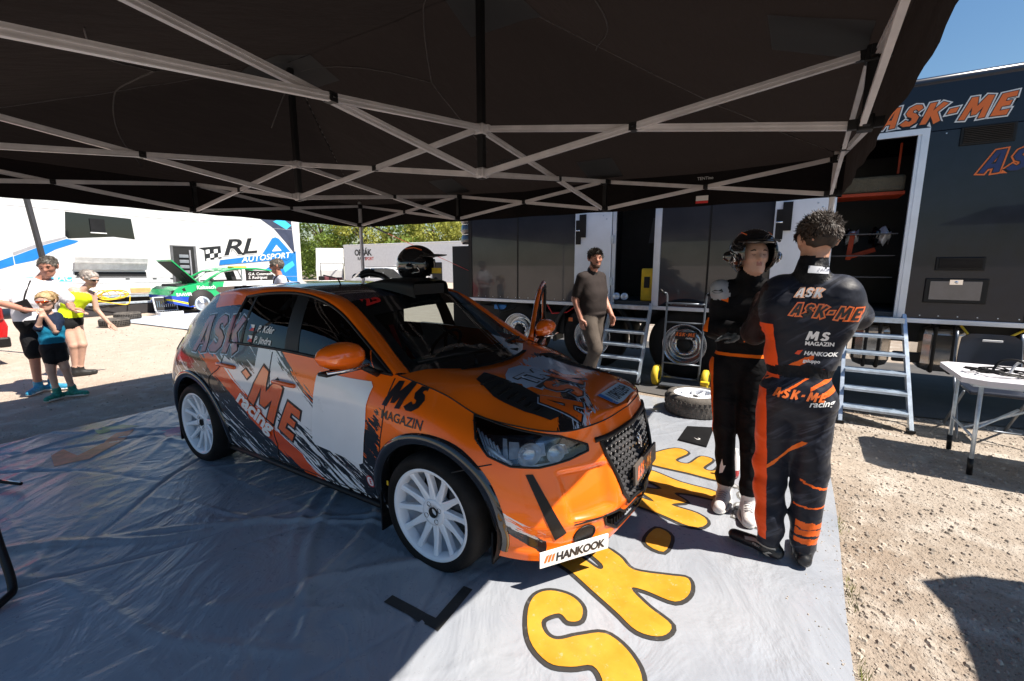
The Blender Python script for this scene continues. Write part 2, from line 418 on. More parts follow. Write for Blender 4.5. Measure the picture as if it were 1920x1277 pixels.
n3 = m.noise(m.vec(x*1.3+y, y-x*.4, z), 9, 5, .7, .8); m.set(color=m.mix(n3.ss(.56, .74)*.5, m.mix(n2.ss(.60, .72)*.6, m.mix(n.ss(.3, .7), (.50, .23, .018), (.60, .31, .035)), (.50, .42, .28)), (.42, .22, .05))); YPRINT = m.mat
m = M('black_sheet_print', rough=.6); x, y, z = m.co(); n = m.noise(m.vec(x, y, z), 22, 5, .75)
m.set(color=m.mix(n.ss(.55, .75)*.5, (.03, .029, .028), (.17, .165, .16))); BPRINT = m.mat
_SG = {'S': [(.02, .14), (.1, .02), (.3, -.02), (.42, .06), (.44, .3), (.36, .42), (.2, .5), (.15, .62), (.22, .7), (.3, .66), (.31, .58), (.4, .6), (.46, .74), (.4, .88), (.24, .95), (.06, .86), (-.03, .66), (.02, .46), (.16, .34), (.24, .26), (.22, .2), (.12, .28)]}
def sheet_glyph(poly, ox, oy, sx, sy, name):
    pts = [(a*sx, b*sy) for a, b in poly]
    place(name, poly_shape([[tuple(p) for p in pts]], .028), on_sheet(0, ox, oy, lift=.003), BPRINT, sheet, .05)
    place(name, poly_shape([[tuple(p) for p in pts]], -.006), on_sheet(0, ox, oy, lift=.006), YPRINT, sheet, .05)
# glyph outlines in metres: u runs +Y, v runs -X; origins at world X=-.33
def gl_world(pts, name='printed_letter'):
    """outline given as world (x, y) pairs"""
    poly = [(float(p[1]), float(-p[0])) for p in bez(pts, 4, True)]
    place(name, poly_shape([poly], .017), on_sheet(0, 0, 0, lift=.003), BPRINT, sheet, .05)
    place(name, poly_shape([poly], -.004), on_sheet(0, 0, 0, lift=.006), YPRINT, sheet, .05)
gl_world([(-.93, 1.62), (-.95, 1.73), (-.9, 1.80), (-.8, 1.82), (-.72, 1.78), (-.695, 1.70), (-.74, 1.66), (-.795, 1.68), (-.84, 1.61), (-.80, 1.555), (-.74, 1.55), (-.67, 1.62), (-.58, 1.69), (-.47, 1.66), (-.38, 1.57), (-.36, 1.46), (-.42, 1.36), (-.5, 1.36), (-.5, 1.45), (-.56, 1.5), (-.63, 1.45), (-.72, 1.42), (-.84, 1.48)])
gl_world([(-.98, 2.02), (-.97, 2.12), (-.88, 2.12), (-.76, 2.08), (-.76, 2.12), (-.9, 2.21), (-.84, 2.28), (-.7, 2.24), (-.6, 2.17), (-.44, 2.22), (-.34, 2.25), (-.31, 2.14), (-.36, 2.04), (-.5, 2.04), (-.56, 2.02), (-.46, 1.95), (-.34, 1.89), (-.36, 1.8), (-.46, 1.77), (-.58, 1.83), (-.72, 1.9), (-.86, 1.97)])
gl_world([(-.62, 2.44), (-.6, 2.62), (-.5, 2.58), (-.5, 2.4)])
gl_world([(-.96, 2.86), (-.9, 2.95), (-.7, 2.93), (-.86, 3.06), (-.7, 3.14), (-.9, 3.26), (-.86, 3.4), (-.6, 3.32), (-.36, 3.3), (-.34, 3.18), (-.5, 3.16), (-.6, 3.12), (-.5, 3.04), (-.58, 2.95), (-.42, 2.93), (-.34, 2.84), (-.42, 2.74), (-.7, 2.8)])
gl_world([(-.92, 3.52), (-.92, 3.72), (-.78, 3.95), (-.66, 3.9), (-.72, 3.7), (-.62, 3.68), (-.56, 3.88), (-.46, 3.86), (-.5, 3.66), (-.42, 3.66), (-.38, 3.92), (-.3, 3.9), (-.3, 3.52), (-.6, 3.5)])
gl_world([(-.98, 1.02), (-.96, 1.16), (-.6, 1.24), (-.34, 1.26), (-.34, 1.14), (-.5, 1.12), (-.5, .96), (-.34, .92), (-.34, .8), (-.6, .86)])
# script word, outline strokes
scr, sf, sw = type_text('racing', .34, 0, .35)
place('printed_script_outline', type_text('racing', .25, .016, .35), on_sheet(0, -.06, 2.92, lift=.003), plain('worn_grey_print', (.13, .125, .12), .6, var=.6, vs=30), sheet, .06)
place('printed_script', type_text('racing', .25, .003, .35), on_sheet(0, -.06, 2.92, lift=.006), plain('white_sheet_print', (.40, .41, .42), .45), sheet, .06)
# black corner mark of tape
place('corner_mark', poly_shape([[(1.31, 1.54), (1.31, 1.20), (1.60, 1.23), (1.60, 1.285), (1.365, 1.262), (1.365, 1.54)]]), on_sheet(0, 0, 0, lift=.003), BPRINT, sheet, .06)
# faded prints at the far left
OR_F = plain('faded_orange_print', (.62, .2, .11), .4, var=.3, vs=8); PK_F = plain('faded_pink_print', (.6, .24, .3), .4, var=.3, vs=8); GN_F = plain('faded_green_print', (.35, .42, .2), .4, var=.3, vs=8)
place('faded_print', poly_shape([[(.95, 4.9), (1.15, 4.86), (1.45, 5.1), (1.62, 5.35), (1.5, 5.4), (1.3, 5.16), (1.12, 5.02), (1.1, 5.3), (1.0, 5.2)]]), on_sheet(0, 0, 0, lift=.003), OR_F, sheet, .08)
place('faded_print', poly_shape([[(1.4, 5.5), (1.7, 5.45), (1.62, 5.62), (1.4, 5.7)]]), on_sheet(0, 0, 0, lift=.003), GN_F, sheet, .08)
place('faded_print', poly_shape([[(1.7, 4.85), (1.95, 4.7), (1.95, 4.9), (2.2, 4.75), (2.2, 5.0), (1.95, 5.15), (1.9, 5.0), (1.75, 5.1)]]), on_sheet(0, 0, 0, lift=.003), PK_F, sheet, .08)
stones('spilled_grit', 420, spill, .002, .008, stm, 'grit and small stones spilled over the right edge of the ground sheet', sheet_z)
GRASS = plain('dry_grass', (.22, .24, .06), .8, var=.4)
b = B(); r_ = random.Random(8)
for _ in range(150):
    y_ = r_.choice([1.5, 2.05, 2.6, 3.3])+r_.gauss(0, .06); x_ = .345+abs(r_.gauss(0, .02)); h_ = .02+.05*r_.random(); a_ = r_.random()*6.3
    p = Vector((x_, y_, -.02)); d = Vector((cos(a_), sin(a_), 0)); b.add([p-d*.002, p+d*.002, p+Vector((r_.gauss(0, .012), r_.gauss(0, .012), h_))], [(0, 1, 2)])
tag(b.build('grass_tufts', GRASS), 'thin dry grass tufts along the right edge of the ground sheet', 'grass', kind='stuff')
# black rubber mat on the sheet
t = thing('rubber_mat', 'small square black rubber mat on the sheet in front of the upturned spare wheel', 'mat', (-.68, 4.35, .022))
bm_ = B(); bm_.prism([(-.12, .2), (-.12, -.2), (.13, -.24), (.11, .3)], -.002, .006, 'Z'); bm_.build('mat', BLACKP, t)
b2 = B(); b2.tube([(.0, -.1, .008), (.03, -.13, .009), (.05, -.1, .008), (.03, -.08, .008)], .004, 6); b2.build('white_clip', WHITE_M, t)
# ================================================================== THE RALLY CAR (x forward, near side is -y)
CAR = (-2.8, 2.5, 0)
car = thing('rally_car', 'orange rally hatchback with black and white splash livery under the black canopy', 'car', CAR)
OR = (1.0, .17, .008)
def stroke_noise(m, x, z, sl, fx=2.2, fz=26, seed=0, det=6):
    """noise drawn out along a stroke of slope sl"""
    L = sqrt(1+sl*sl); a = (x+z*sl)*(1/L); b = (z-x*sl)*(1/L)
    return m.noise(m.vec(a*fx, b*fz, seed), 1, det, .62, .25)
m = M('rally_livery', rough=.25, coat=.55, coatr=.02, spec=.35); x, y, z = m.co(); ay = y.abs()
n = stroke_noise(m, x, z, -.62); nb = stroke_noise(m, x, z, -.62, 4.5, 46, 3.3); nc = stroke_noise(m, x, z, -.45, 3, 34, 7.7)
e = z+x*.62+(n-.5)*.34
c = m.mix(e.gt(.4)*e.lt(.985), OR, (.82, .83, .86))
c = m.mix(e.gt(.93)*e.lt(1.0)*nb.gt(.5), c, (.012, .015, .03))
c = m.mix(e.gt(.24)*e.lt(.4), c, (.8, .085, .008))
c = m.mix(e.lt(.24), c, (.01, .011, .014))
c = m.mix(e.lt(.2)*nb.gt(.6), c, (.72, .73, .76))
c = m.mix(e.lt(-.02)*nb.gt(.52), c, (.72, .73, .76))
low = z+x*.33+(nc-.5)*.3
b2 = low.lt(.63)*e.gt(.43)*x.gt(-.1)
c = m.mix(b2, c, (.01, .011, .014)); c = m.mix(b2*nb.gt(.52), c, (.82, .83, .86))
b3 = x.gt(.7)*(z-x*.9+(nc-.5)*.35).lt(-.02); c = m.mix(b3, c, (.01, .011, .014)); c = m.mix(b3*nb.gt(.6)*z.lt(.5), c, (.82, .83, .86)); c = m.mix(b3*nb.lt(.4)*z.gt(.5), c, OR)
c = m.mix((x+(n-.5)*.22).gt(.91), c, OR)
e4 = z+x*.67-1.47+(nc-.5)*.07
fr_ = x.gt(1.5)*x.lt(1.87)
c = m.mix(fr_*e4.gt(-.02)*e4.lt(.05)*(nb*.5+nc*.5).gt(.44), c, (.012, .012, .014)); c = m.mix(fr_*e4.gt(.035)*e4.lt(.085)*nb.gt(.5), c, (.75, .75, .77))
navy = (x*-1).gt(.34)*(z+x*.06+(nc-.5)*.24).gt(.87)
c = m.mix(navy, c, (.012, .022, .06)); c = m.mix(navy*nb.gt(.64), c, (.6, .65, .72))
up = z.gt(1.16)*ay.lt(.69)*(z+x*.7+ (n-.5)*.2).gt(.5); c = m.mix(up, c, OR)
m.set(color=c); LIV = m.mat
m = M('orange_paint', rough=.2, coat=1.0, coatr=.02, color=OR); PAINT = m.mat
m = M('hood_livery', rough=.25, coat=.7, coatr=.03); x, y, z = m.co()
hx = x-1.65; hy = y-.05
a_ = hx*.62-hy*.78; b_ = hx*.78+hy*.62
hn = m.noise(m.vec(a_*3.2, b_*30, 1), 1, 6, .65, .3); hn2 = m.noise(m.vec(a_*7, b_*44, 5), 1, 5, .6, .3)
w_ = b_+a_*a_*.35+(hn-.5)*.24
reg_ = (a_+(hn2-.5)*.5).gt(-.5)
c = m.mix((y-x*.55+(hn-.5)*.3+1.35).lt(-.0), OR, OR)
c = m.mix(w_.gt(-.1)*w_.lt(.04)*reg_, OR, (.012, .012, .015))
c = m.mix(w_.gt(-.02)*w_.lt(.07)*reg_*hn2.gt(.5), c, (.52, .56, .66))
c = m.mix((hx+.22).sq().__add__(hy.__add__(-.12).sq()*1.3).__add__((hn-.5)*.12).lt(.035), c, (.5, .55, .66))
c = m.mix((hx+.1).sq().__add__((hy-.28).sq()).__add__((hn2-.5)*.12).lt(.02), c, (.42, .4, .5))
m.set(color=c); HOOD = m.mat
m = M('navy_roof_wrap', rough=.25, coat=1.0); x, y, z = m.co()
m.set(color=m.mix(m.noise(m.vec(x,y,z),2,3).ss(.3,.7), (.008, .013, .04), (.014,.022,.06))); ROOF = m.mat
# ---- lower body: columns from the middle of the tail round the side to the nose
R = [  # r0 .. r5 per column
 [(-1.86, 0, .2), (-1.92, 0, .35), (-1.93, 0, .52), (-1.90, 0, .7), (-1.86, 0, .86), (-1.80, 0, 1.0)],
 [(-1.85, .4, .2), (-1.91, .4, .35), (-1.92, .4, .52), (-1.89, .4, .7), (-1.85, .4, .86), (-1.79, .38, 1.0)],
 [(-1.80, .64, .2), (-1.88, .66, .35), (-1.88, .67, .52), (-1.86, .67, .7), (-1.82, .66, .86), (-1.74, .60, 1.0)],
 [(-1.66, .77, .2), (-1.74, .80, .35), (-1.75, .81, .52), (-1.73, .805, .7), (-1.68, .78, .86), (-1.60, .72, 1.02)],
 [(-1.5, .80, .19), (-1.52, .84, .35), (-1.53, .86, .52), (-1.52, .86, .7), (-1.5, .835, .88), (-1.42, .775, 1.035)],
 [(-1.24, .805, .19), (-1.24, .85, .35), (-1.24, .872, .52), (-1.24, .878, .7), (-1.24, .862, .88), (-1.22, .795, 1.035)],
 [(-.85, .80, .19), (-.85, .842, .34), (-.85, .864, .52), (-.85, .869, .7), (-.85, .852, .88), (-.84, .80, 1.03)],
 [(-.4, .79, .19), (-.4, .828, .34), (-.4, .85, .52), (-.4, .856, .7), (-.4, .846, .88), (-.4, .803, 1.038)],
 [(.1, .79, .19), (.1, .826, .34), (.1, .846, .52), (.1, .855, .7), (.1, .846, .88), (.1, .805, 1.035)],
 [(.6, .79, .19), (.6, .828, .34), (.6, .848, .52), (.6, .858, .7), (.6, .848, .87), (.6, .80, 1.013)],
 [(.95, .80, .19), (.95, .838, .34), (.95, .86, .52), (.95, .867, .69), (.95, .845, .85), (.94, .73, .985)],
 [(1.26, .81, .18), (1.26, .85, .33), (1.26, .873, .5), (1.26, .875, .67), (1.26, .835, .81), (1.24, .70, .915)],
 [(1.47, .81, .17), (1.48, .85, .32), (1.48, .866, .48), (1.48, .855, .64), (1.48, .79, .745), (1.46, .675, .825)],
 [(1.64, .79, .165), (1.67, .815, .31), (1.68, .82, .46), (1.67, .79, .60), (1.68, .73, .71), (1.69, .645, .80)],
 [(1.81, .73, .16), (1.845, .735, .3), (1.84, .725, .45), (1.81, .70, .58), (1.81, .655, .69), (1.83, .585, .785)],
 [(1.95, .61, .16), (1.975, .605, .29), (1.965, .595, .43), (1.93, .575, .57), (1.91, .53, .69), (1.92, .49, .782)],
 [(2.06, .36, .16), (2.095, .35, .28), (2.09, .345, .42), (2.055, .34, .58), (2.02, .335, .70), (2.0, .29, .79)],
 [(2.10, 0, .16), (2.135, 0, .28), (2.13, 0, .44), (2.10, 0, .6), (2.06, 0, .71), (2.03, 0, .795)]]
g = cr_axis(cr_axis(np.array(R), 10, 0), 10, 1)
def mirror(g): h = g.copy(); h[..., 1] *= -1; return h
def sst(a, b, x): t = np.clip((x-a)/(b-a), 0, 1); return t*t*(3-2*t)
gx_, gv_, gz_ = g[..., 0], g[..., 1], g[..., 2]
inset = sst(.36, .385, gv_)*(1-sst(.60+.5*(.45-gz_)*-1*0, .63, gv_))*sst(.345, .37, gz_)*(1-sst(.575, .605, gz_))*(gx_ > 1.7)
g[..., 0] -= .030*inset; g[..., 1] -= .012*inset
lip = sst(.20, .235, gz_)*(1-sst(.30, .345, gz_))*(gx_ > 1.6); g[..., 0] -= .012*lip*(gv_ > .0); g[..., 1] -= .010*lip*(gv_ > .35)
crease = np.exp(-((gz_-.80-.02*np.sin(gx_*1.3))/.022)**2)*(gx_ < .9)*(gx_ > -1.3); g[..., 1] += .004*crease
lower = np.exp(-((gz_-.36-.06*(gx_+.2)*-.3)/.05)**2)*(np.abs(gx_) < .8); g[..., 1] -= .012*lower
gn = g.copy(); gn[..., 1] *= -1      # near side has y = -v
FA_, RA_ = (1.265, .30), (-1.24, .325)
def in_poly(px_, pz_, poly):
    r = False; j = len(poly)-1
    for i in range(len(poly)):
        if (poly[i][1] > pz_) != (poly[j][1] > pz_) and px_ < (poly[j][0]-poly[i][0])*(pz_-poly[i][1])/(poly[j][1]-poly[i][1])+poly[i][0]: r = not r
        j = i
    return r
GRILLE = [(-.37, .705), (.37, .705), (.36, .64), (.27, .40), (.18, .305), (-.18, .305), (-.27, .40), (-.36, .64)]
LOWG = [(-.42, .33), (-.30, .315), (-.22, .265), (.22, .265), (.30, .315), (.42, .33), (.40, .27), (.30, .205), (-.30, .205), (-.40, .27)]
# head lamp window, measured across the corner: w = along the corner, z
HD = Vector((.64, .77, 0)).normalized(); HW = Vector((.77, -.64, 0)).normalized()    # outward dir (v space), across dir
def hw(x, v): return x*HW.x+v*HW.y
LAMP3 = [(1.445, .70, .828), (1.60, .675, .800), (1.76, .635, .780), (1.87, .56, .762), (1.955, .43, .70), (1.95, .42, .672), (1.90, .53, .645), (1.80, .66, .628), (1.70, .755, .638), (1.60, .80, .68), (1.52, .79, .745)]
LAMP = [(hw(a, v), z) for a, v, z in LAMP3]
bm = bmesh.new(); vs = {}
nu, nvv = gn.shape[:2]
for sgn in (1, -1):
    gg = gn if sgn == 1 else mirror(gn)
    V = [[bm.verts.new(gg[i, j]) for j in range(nvv)] for i in range(nu)]
    for i in range(nu-1):
        for j in range(nvv-1):
            q = (gg[i, j]+gg[i+1, j]+gg[i, j+1]+gg[i+1, j+1])/4; xx, vv, zz = q[0], abs(q[1]), q[2]
            if xx > -1.9 and vv > .5:
                if (xx-FA_[0])**2+(zz-FA_[1])**2 < .405**2 and xx < 1.72: continue
                if (xx-RA_[0])**2+(zz-RA_[1])**2 < .405**2: continue
            if xx > 1.8 and (in_poly(vv, zz, GRILLE) or in_poly(vv, zz, LOWG)): continue
            if xx > 1.4 and vv > .35 and in_poly(hw(xx, vv), zz, LAMP): continue
            f = [V[i][j], V[i+1][j], V[i+1][j+1], V[i][j+1]]
            bm.faces.new(f if sgn == -1 else f[::-1])
bmesh.ops.remove_doubles(bm, verts=bm.verts, dist=.0005)
bmesh.ops.delete(bm, geom=[v for v in bm.verts if not v.link_faces], context='VERTS')
me = bpy.data.meshes.new('body'); bm.to_mesh(me); bm.free()
body = link('body', me, LIV, car, smooth=True)
full = B(); full.grid(gn); full.grid(mirror(gn)); FULL = BVHTree.FromPolygons([Vector(v) for v in full.v], full.f)
# ---- hood
edge = [R[i][5] for i in range(10, 18)]
cen = [(1.17, .955), (1.36, .945), (1.56, .918), (1.72, .89), (1.84, .865), (1.93, .84), (1.99, .815), (2.03, .795)]
hc = []
for (ex, ev, ez), (cx_, cz) in zip(edge, cen):
    row = []
    for k in range(5):
        s = k/4; xx = ex+(cx_-ex)*s; vv = ev*(1-s); zz = ez+(cz-ez)*(1-(1-s)**2.0)+.012*sin(pi*s)
        if k == 1: zz += .013
        if k == 2: zz += .004
        if k == 3: zz -= .004
        row.append((xx, -vv, zz))
    hc.append(row)
hg = cr_axis(cr_axis(np.array(hc), 8, 0), 8, 1)
hb = B(); hb.grid(hg); hb.grid(mirror(hg)); hood = hb.build('hood', HOOD, car, weld=.0005)
HB = BVHTree.FromPolygons([Vector(v) for v in hb.v], hb.f)
# ---- greenhouse
c_in = [(.93, .755, .992), (.78, .725, 1.075), (.62, .70, 1.17), (.37, .66, 1.31), (.12, .64, 1.385), (-.14, .635, 1.41), (-.45, .645, 1.397), (-.70, .655, 1.365), (-.9, .63, 1.375), (-1.1, .61, 1.365), (-1.3, .60, 1.33), (-1.42, .60, 1.27)]
c_out = [(.965, .655, .978), (.80, .618, 1.075), (.64, .585, 1.18), (.34, .55, 1.362), (.05, .53, 1.42), (-.3, .525, 1.44), (-.6, .525, 1.438), (-.8, .525, 1.428), (-1.0, .53, 1.412), (-1.15, .53, 1.39), (-1.32, .53, 1.35), (-1.44, .53, 1.28)]
arc = []
for a, b in zip(c_in, c_out):
    a, b = np.array(a), np.array(b); mid = (a+b)/2; o = np.array((0, .012, .014)); q1 = a*.72+b*.28+o*.9; q2 = a*.28+b*.72+o*.9
    arc.append([a, q1, q2, b])
ag = cr_axis(cr_axis(np.array(arc), 7, 0), 4, 1); ag[..., 1] *= -1
cp_b = [(-.74, .797, 1.029), (-1.0, .80, 1.033), (-1.22, .795, 1.035), (-1.42, .775, 1.035), (-1.60, .72, 1.02)]
cp_t = [(-.70, .655, 1.365), (-.9, .63, 1.375), (-1.1, .61, 1.365), (-1.3, .60, 1.33), (-1.42, .60, 1.27)]
cp = [[np.array(a)*(1-s)+np.array(b)*s+np.array((-.03*sin(pi*s)*(i/4), .022*sin(pi*s), 0)) for s in (0, .33, .67, 1)] for i, (a, b) in enumerate(zip(cp_b, cp_t))]
cg = cr_axis(cr_axis(np.array(cp), 6, 0), 6, 1); cg[..., 1] *= -1
pb = B()
for gg in (ag, mirror(ag), cg, mirror(cg)): pb.grid(gg)
pil = pb.build('pillars', LIV, car)
bb = B(); bb.v = full.v+pb.v; bb.f = list(full.f)+[tuple(i+len(full.v) for i in f) for f in pb.f]
sg_b = [(-.74, .797, 1.029), (-.45, .80, 1.037), (-.1, .803, 1.04), (.2, .803, 1.034), (.5, .80, 1.02), (.75, .785, 1.005), (.92, .76, .992)]
sg_t = [(-.70, .655, 1.365), (-.45, .645, 1.397), (-.14, .635, 1.41), (.12, .64, 1.385), (.37, .66, 1.31), (.62, .70, 1.17), (.90, .752, 1.003)]
sgc = [[np.array(a)*(1-s)+np.array(b)*s+np.array((0, .018*sin(pi*s)-.004, 0)) for s in (0, .33, .67, 1)] for a, b in zip(sg_b, sg_t)]
sg = cr_axis(cr_axis(np.array(sgc), 10, 0), 8, 1); sg[..., 1] *= -1
side = B(); side.grid(sg); SGB = BVHTree.FromPolygons([Vector(v) for v in side.v], side.f)
ALLB = BVHTree.FromPolygons([Vector(v) for v in bb.v+side.v], bb.f+[tuple(i+len(bb.v) for i in f) for f in side.f])
nU = sg.shape[0]; SGM = M('side_glass_tint', color=(.004, .006, .01), rough=.03, spec=.9, coat=.5).mat
def sub(i0, i1): return sg[i0:i1+1]
for nm, a, b_, mt in (('rear_quarter_glass', 0, 5, GLASS_D), ('rear_side_glass', 6, 22, GLASS_D), ('front_side_glass', 27, 53, GLASS_D)):
    w = B(); w.grid(sub(a, b_)); w.build(nm, mt, car)
mg = mirror(sg)
for gg, a, b_ in ((sg, 5, 7), (sg, 22, 28), (sg, 53, 61), (mg, 5, 7), (mg, 22, 28), (mg, 53, 61)):
    fb = B(); fb.grid(gg[a:b_]+np.array((0, -.003 if gg is sg else .003, 0))); fb.build('window_pillar', BLACKP, car)
for pts in ([Vector(sg[i, 0])+Vector((0, -.003, .002)) for i in range(0, nU)], [Vector(sg[i, -1])+Vector((0, -.002, -.004)) for i in range(0, nU)], [Vector(p)+Vector((0, -.002, 0)) for p in sg[0]]):
    fb = B(); fb.tube(pts, .011, 6); fb.build('window_seal', BLACKP, car)
# roof, windscreen, tail gate
def cross(a_pts, c_pts, bulge=0, nn=5, p=2.0):
    rows = []
    for a, c0 in zip(a_pts, c_pts):
        rows.append([(a[0]+(c0[0]-a[0])*(1-(1-k/(nn-1))**p), -a[1]*(1-k/(nn-1)), a[2]+(c0[2]-a[2])*(1-(1-k/(nn-1))**p)) for k in range(nn)])
    gg = cr_axis(cr_axis(np.array(rows), 6, 0), 6, 1); return gg
ra = c_out[3:]; rc = [(.46, 0, 1.395), (.1, 0, 1.45), (-.3, 0, 1.468), (-.6, 0, 1.468), (-.8, 0, 1.462), (-1.0, 0, 1.45), (-1.15, 0, 1.435), (-1.34, 0, 1.40), (-1.5, 0, 1.30)]
rg = cross(ra, rc); rb = B(); rb.grid(rg); rb.grid(mirror(rg)); roof = rb.build('roof', ROOF, car, weld=.0005)
wa = [(.965, .65, .98), (.80, .613, 1.076), (.64, .58, 1.181), (.34, .545, 1.363)]; wc = [(1.17, 0, .965), (.93, 0, 1.11), (.71, 0, 1.24), (.46, 0, 1.397)]
wg = cross(wa, wc, p=1.8); wb = B(); wb.grid(wg); wb.grid(mirror(wg)); wb.build('windscreen', glass('windscreen_glass', (.6, .7, .7), .7), car, weld=.0005)
WB = BVHTree.FromPolygons([Vector(v) for v in wb.v], wb.f)
# black band printed round the edge of the screen, with the red start number
def band(g, sel):
    b = B(); nu, nv = g.shape[:2]
    for gg in (g, mirror(g)):
        for i in range(nu-1):
            for j in range(nv-1):
                if sel(i/(nu-1), j/(nv-1)): b.add([gg[i, j]+(0.004, 0, .004), gg[i+1, j]+(0.004, 0, .004), gg[i+1, j+1]+(0.004, 0, .004), gg[i, j+1]+(0.004, 0, .004)], [(0, 1, 2, 3)])
    return b
band(wg, lambda i, j: i > .80 or j < .06 or i < .07).build('sun_strip', DARKGL, car)
def scr_map(ox, oy, sc=1):     # text on the screen: u along -y .. seen from the front
    dU = Vector((0.12, -.99, 0)).normalized(); dV = Vector((-.79, 0, .61))
    def f(u, v):
        p = Vector((ox, oy, 1.33))+dU*(-u)*-1+dV*v
        h = WB.ray_cast(p+Vector((.6, 0, .8)), Vector((-.6, 0, -.8)).normalized())
        return h[0]+Vector((.009, 0, .011)) if h[0] else None
    return f
for gr, mt in ((0, RED_V),):
    tx = type_text('25', .085, .006)
    def f25(u, v):
        p = Vector((.43, -.50+u, 1.335))+Vector((-.79, 0, .61))*v
        h = WB.ray_cast(p+Vector((.6, 0, .8)), Vector((-.6, 0, -.8)).normalized()); return h[0]+Vector((.009, 0, .011)) if h[0] else None
    place('start_number', tx, f25, mt, car, .03)
ta = [(-1.44, .53, 1.28), (-1.52, .57, 1.16), (-1.60, .60, 1.02)]; tc = [(-1.5, 0, 1.30), (-1.62, 0, 1.16), (-1.78, 0, 1.0)]
tg = cross(ta, tc); tb = B(); tb.grid(tg); tb.grid(mirror(tg)); tb.build('tailgate_glass', DARKGL, car, weld=.0005)
sp = B(); sp.prism([(-1.18, 1.425), (-1.46, 1.41), (-1.50, 1.385), (-1.44, 1.36), (-1.2, 1.38)], -.50, .50, 'Y'); sp.build('roof_spoiler', ROOF, car)
# underside and cowl
ub = B(); ub.box((-1.75, -.62, .17), (1.85, .62, .22)); ub.box((-.82, -.79, .17), (.83, .79, .21)); ub.build('floor_pan', BLACKM, car)
cw = B(); cwl = []
for k in range(9):
    s = k/8; v_ = -.66+1.32*s; t_ = 1-(abs(v_)/.66)**2; cwl.append([(.955+.19*t_-.02, v_, .984-.012*t_), (.955+.215*t_+.035, v_, .975-.006*t_+.002)])
cw.grid(np.array(cwl)); cw.build('cowl', BLACKP, car)
wp = B(); wp.tube([(1.13, -.25, .99), (1.0, -.1, 1.02), (.99, .5, 1.045)], .009, 6); wp.tube([(1.1, .3, .99), (1.01, -.3, 1.045), (.93, -.56, 1.03)], .009, 6); wp.build('wiper', BLACKP, car)
# ---- helper: project side artwork
def side_pt(x, z, off=.002, y0=-2):
    h = ALLB.ray_cast(Vector((x, y0, z)), Vector((0, 1, 0)) if y0 < 0 else Vector((0, -1, 0)))
    if h[0] is None: return None
    n = h[1]
    if n.y*(1 if y0 > 0 else -1) < 0: n = -n
    return h[0]+n*off
def side_map(ox, oz, ang, off=.002, sx=1):
    ca, sa = cos(ang), sin(ang)
    def f(u, v): return side_pt(ox+(u*ca-v*sa)*sx, oz+u*sa+v*ca, off)
    return f
def artwork(word, h, ox, oz, ang, cols, gap=.1, slant=.1):
    for k, (gr, mt) in enumerate(cols):
        place('brush_lettering', brush_text(word, h, gr, slant, gap), side_map(ox, oz, ang, .0015+.0022*k), mt, car, .035)
ORL = plain('orange_lettering', (.82, .13, .012), .25, coat=.8, var=.03); REDL = plain('dull_red_lettering', (.3, .05, .05), .25, coat=.8, var=.05)
PALE = plain('pale_blue_lettering', (.45, .55, .7), .3, coat=.6, var=.03)
# ASK on the rear pillar, then -ME marching down the doors
artwork('ASK', .27, -1.22, .93, radians(3), [(.014, PALE), (.006, BLACK_V), (-.003, REDL)], gap=.02, slant=.1)
artwork('-', .22, -.56, .80, radians(-38), [(.010, BLACK_V), (-.002, ORL)], slant=.2)
artwork('M', .33, -.44, .66, radians(-26), [(.012, BLACK_V), (-.003, ORL)])
artwork('E', .27, -.115, .51, radians(-26), [(.012, BLACK_V), (-.003, ORL)])
for k, (gr, mt) in enumerate([(.012, ORL), (.0065, WHITE_V)]):
    place('script_lettering', type_text('racing', .125, gr, .3, 1.0), side_map(-.585, .635, radians(-28), .0075+.002*k), mt, car, .035)
bx = [(.375, .955), (.80, .945), (.825, .92), (.80, .70), (.745, .46), (.715, .445), (.29, .475), (.27, .50), (.33, .80), (.35, .93)]
place('number_panel', poly_shape([bx]), side_map(0, 0, 0, .0045), plain('white_door_panel', (.80, .82, .86), .3, coat=.4, var=.02), car, .02)
place('sponsor_lettering', brush_text('MS', .115, .002, .12, .12), side_map(.93, .845, radians(-2), .003, 1.12), BLACK_V, car, .04)
place('sponsor_lettering', type_text('MAGAZIN', .048, .0012), side_map(.93, .775, radians(-3), .003), BLACK_V, car, .04)
for k, (r_, mt) in enumerate(((.038, RED_V), (.031, WHITE_V))):
    place('round_sticker', poly_shape([[(cos(a*pi/12)*r_, sin(a*pi/12)*r_) for a in range(24)]]), side_map(.775, .345, 0, .003+.0015*k), mt, car, .03)
place('round_sticker', type_text('E', .035, .001), side_map(.765, .328, 0, .0065), RED_V, car, .03)
place('pillar_lettering', brush_text('ASK-ME', .028, .003, .2), lambda u, v: (lambda p: side_pt(p[0], p[1], .004))((.72+u*.62-v*.3, 1.10-u*.72+v*.6)), ORL, car, .03)
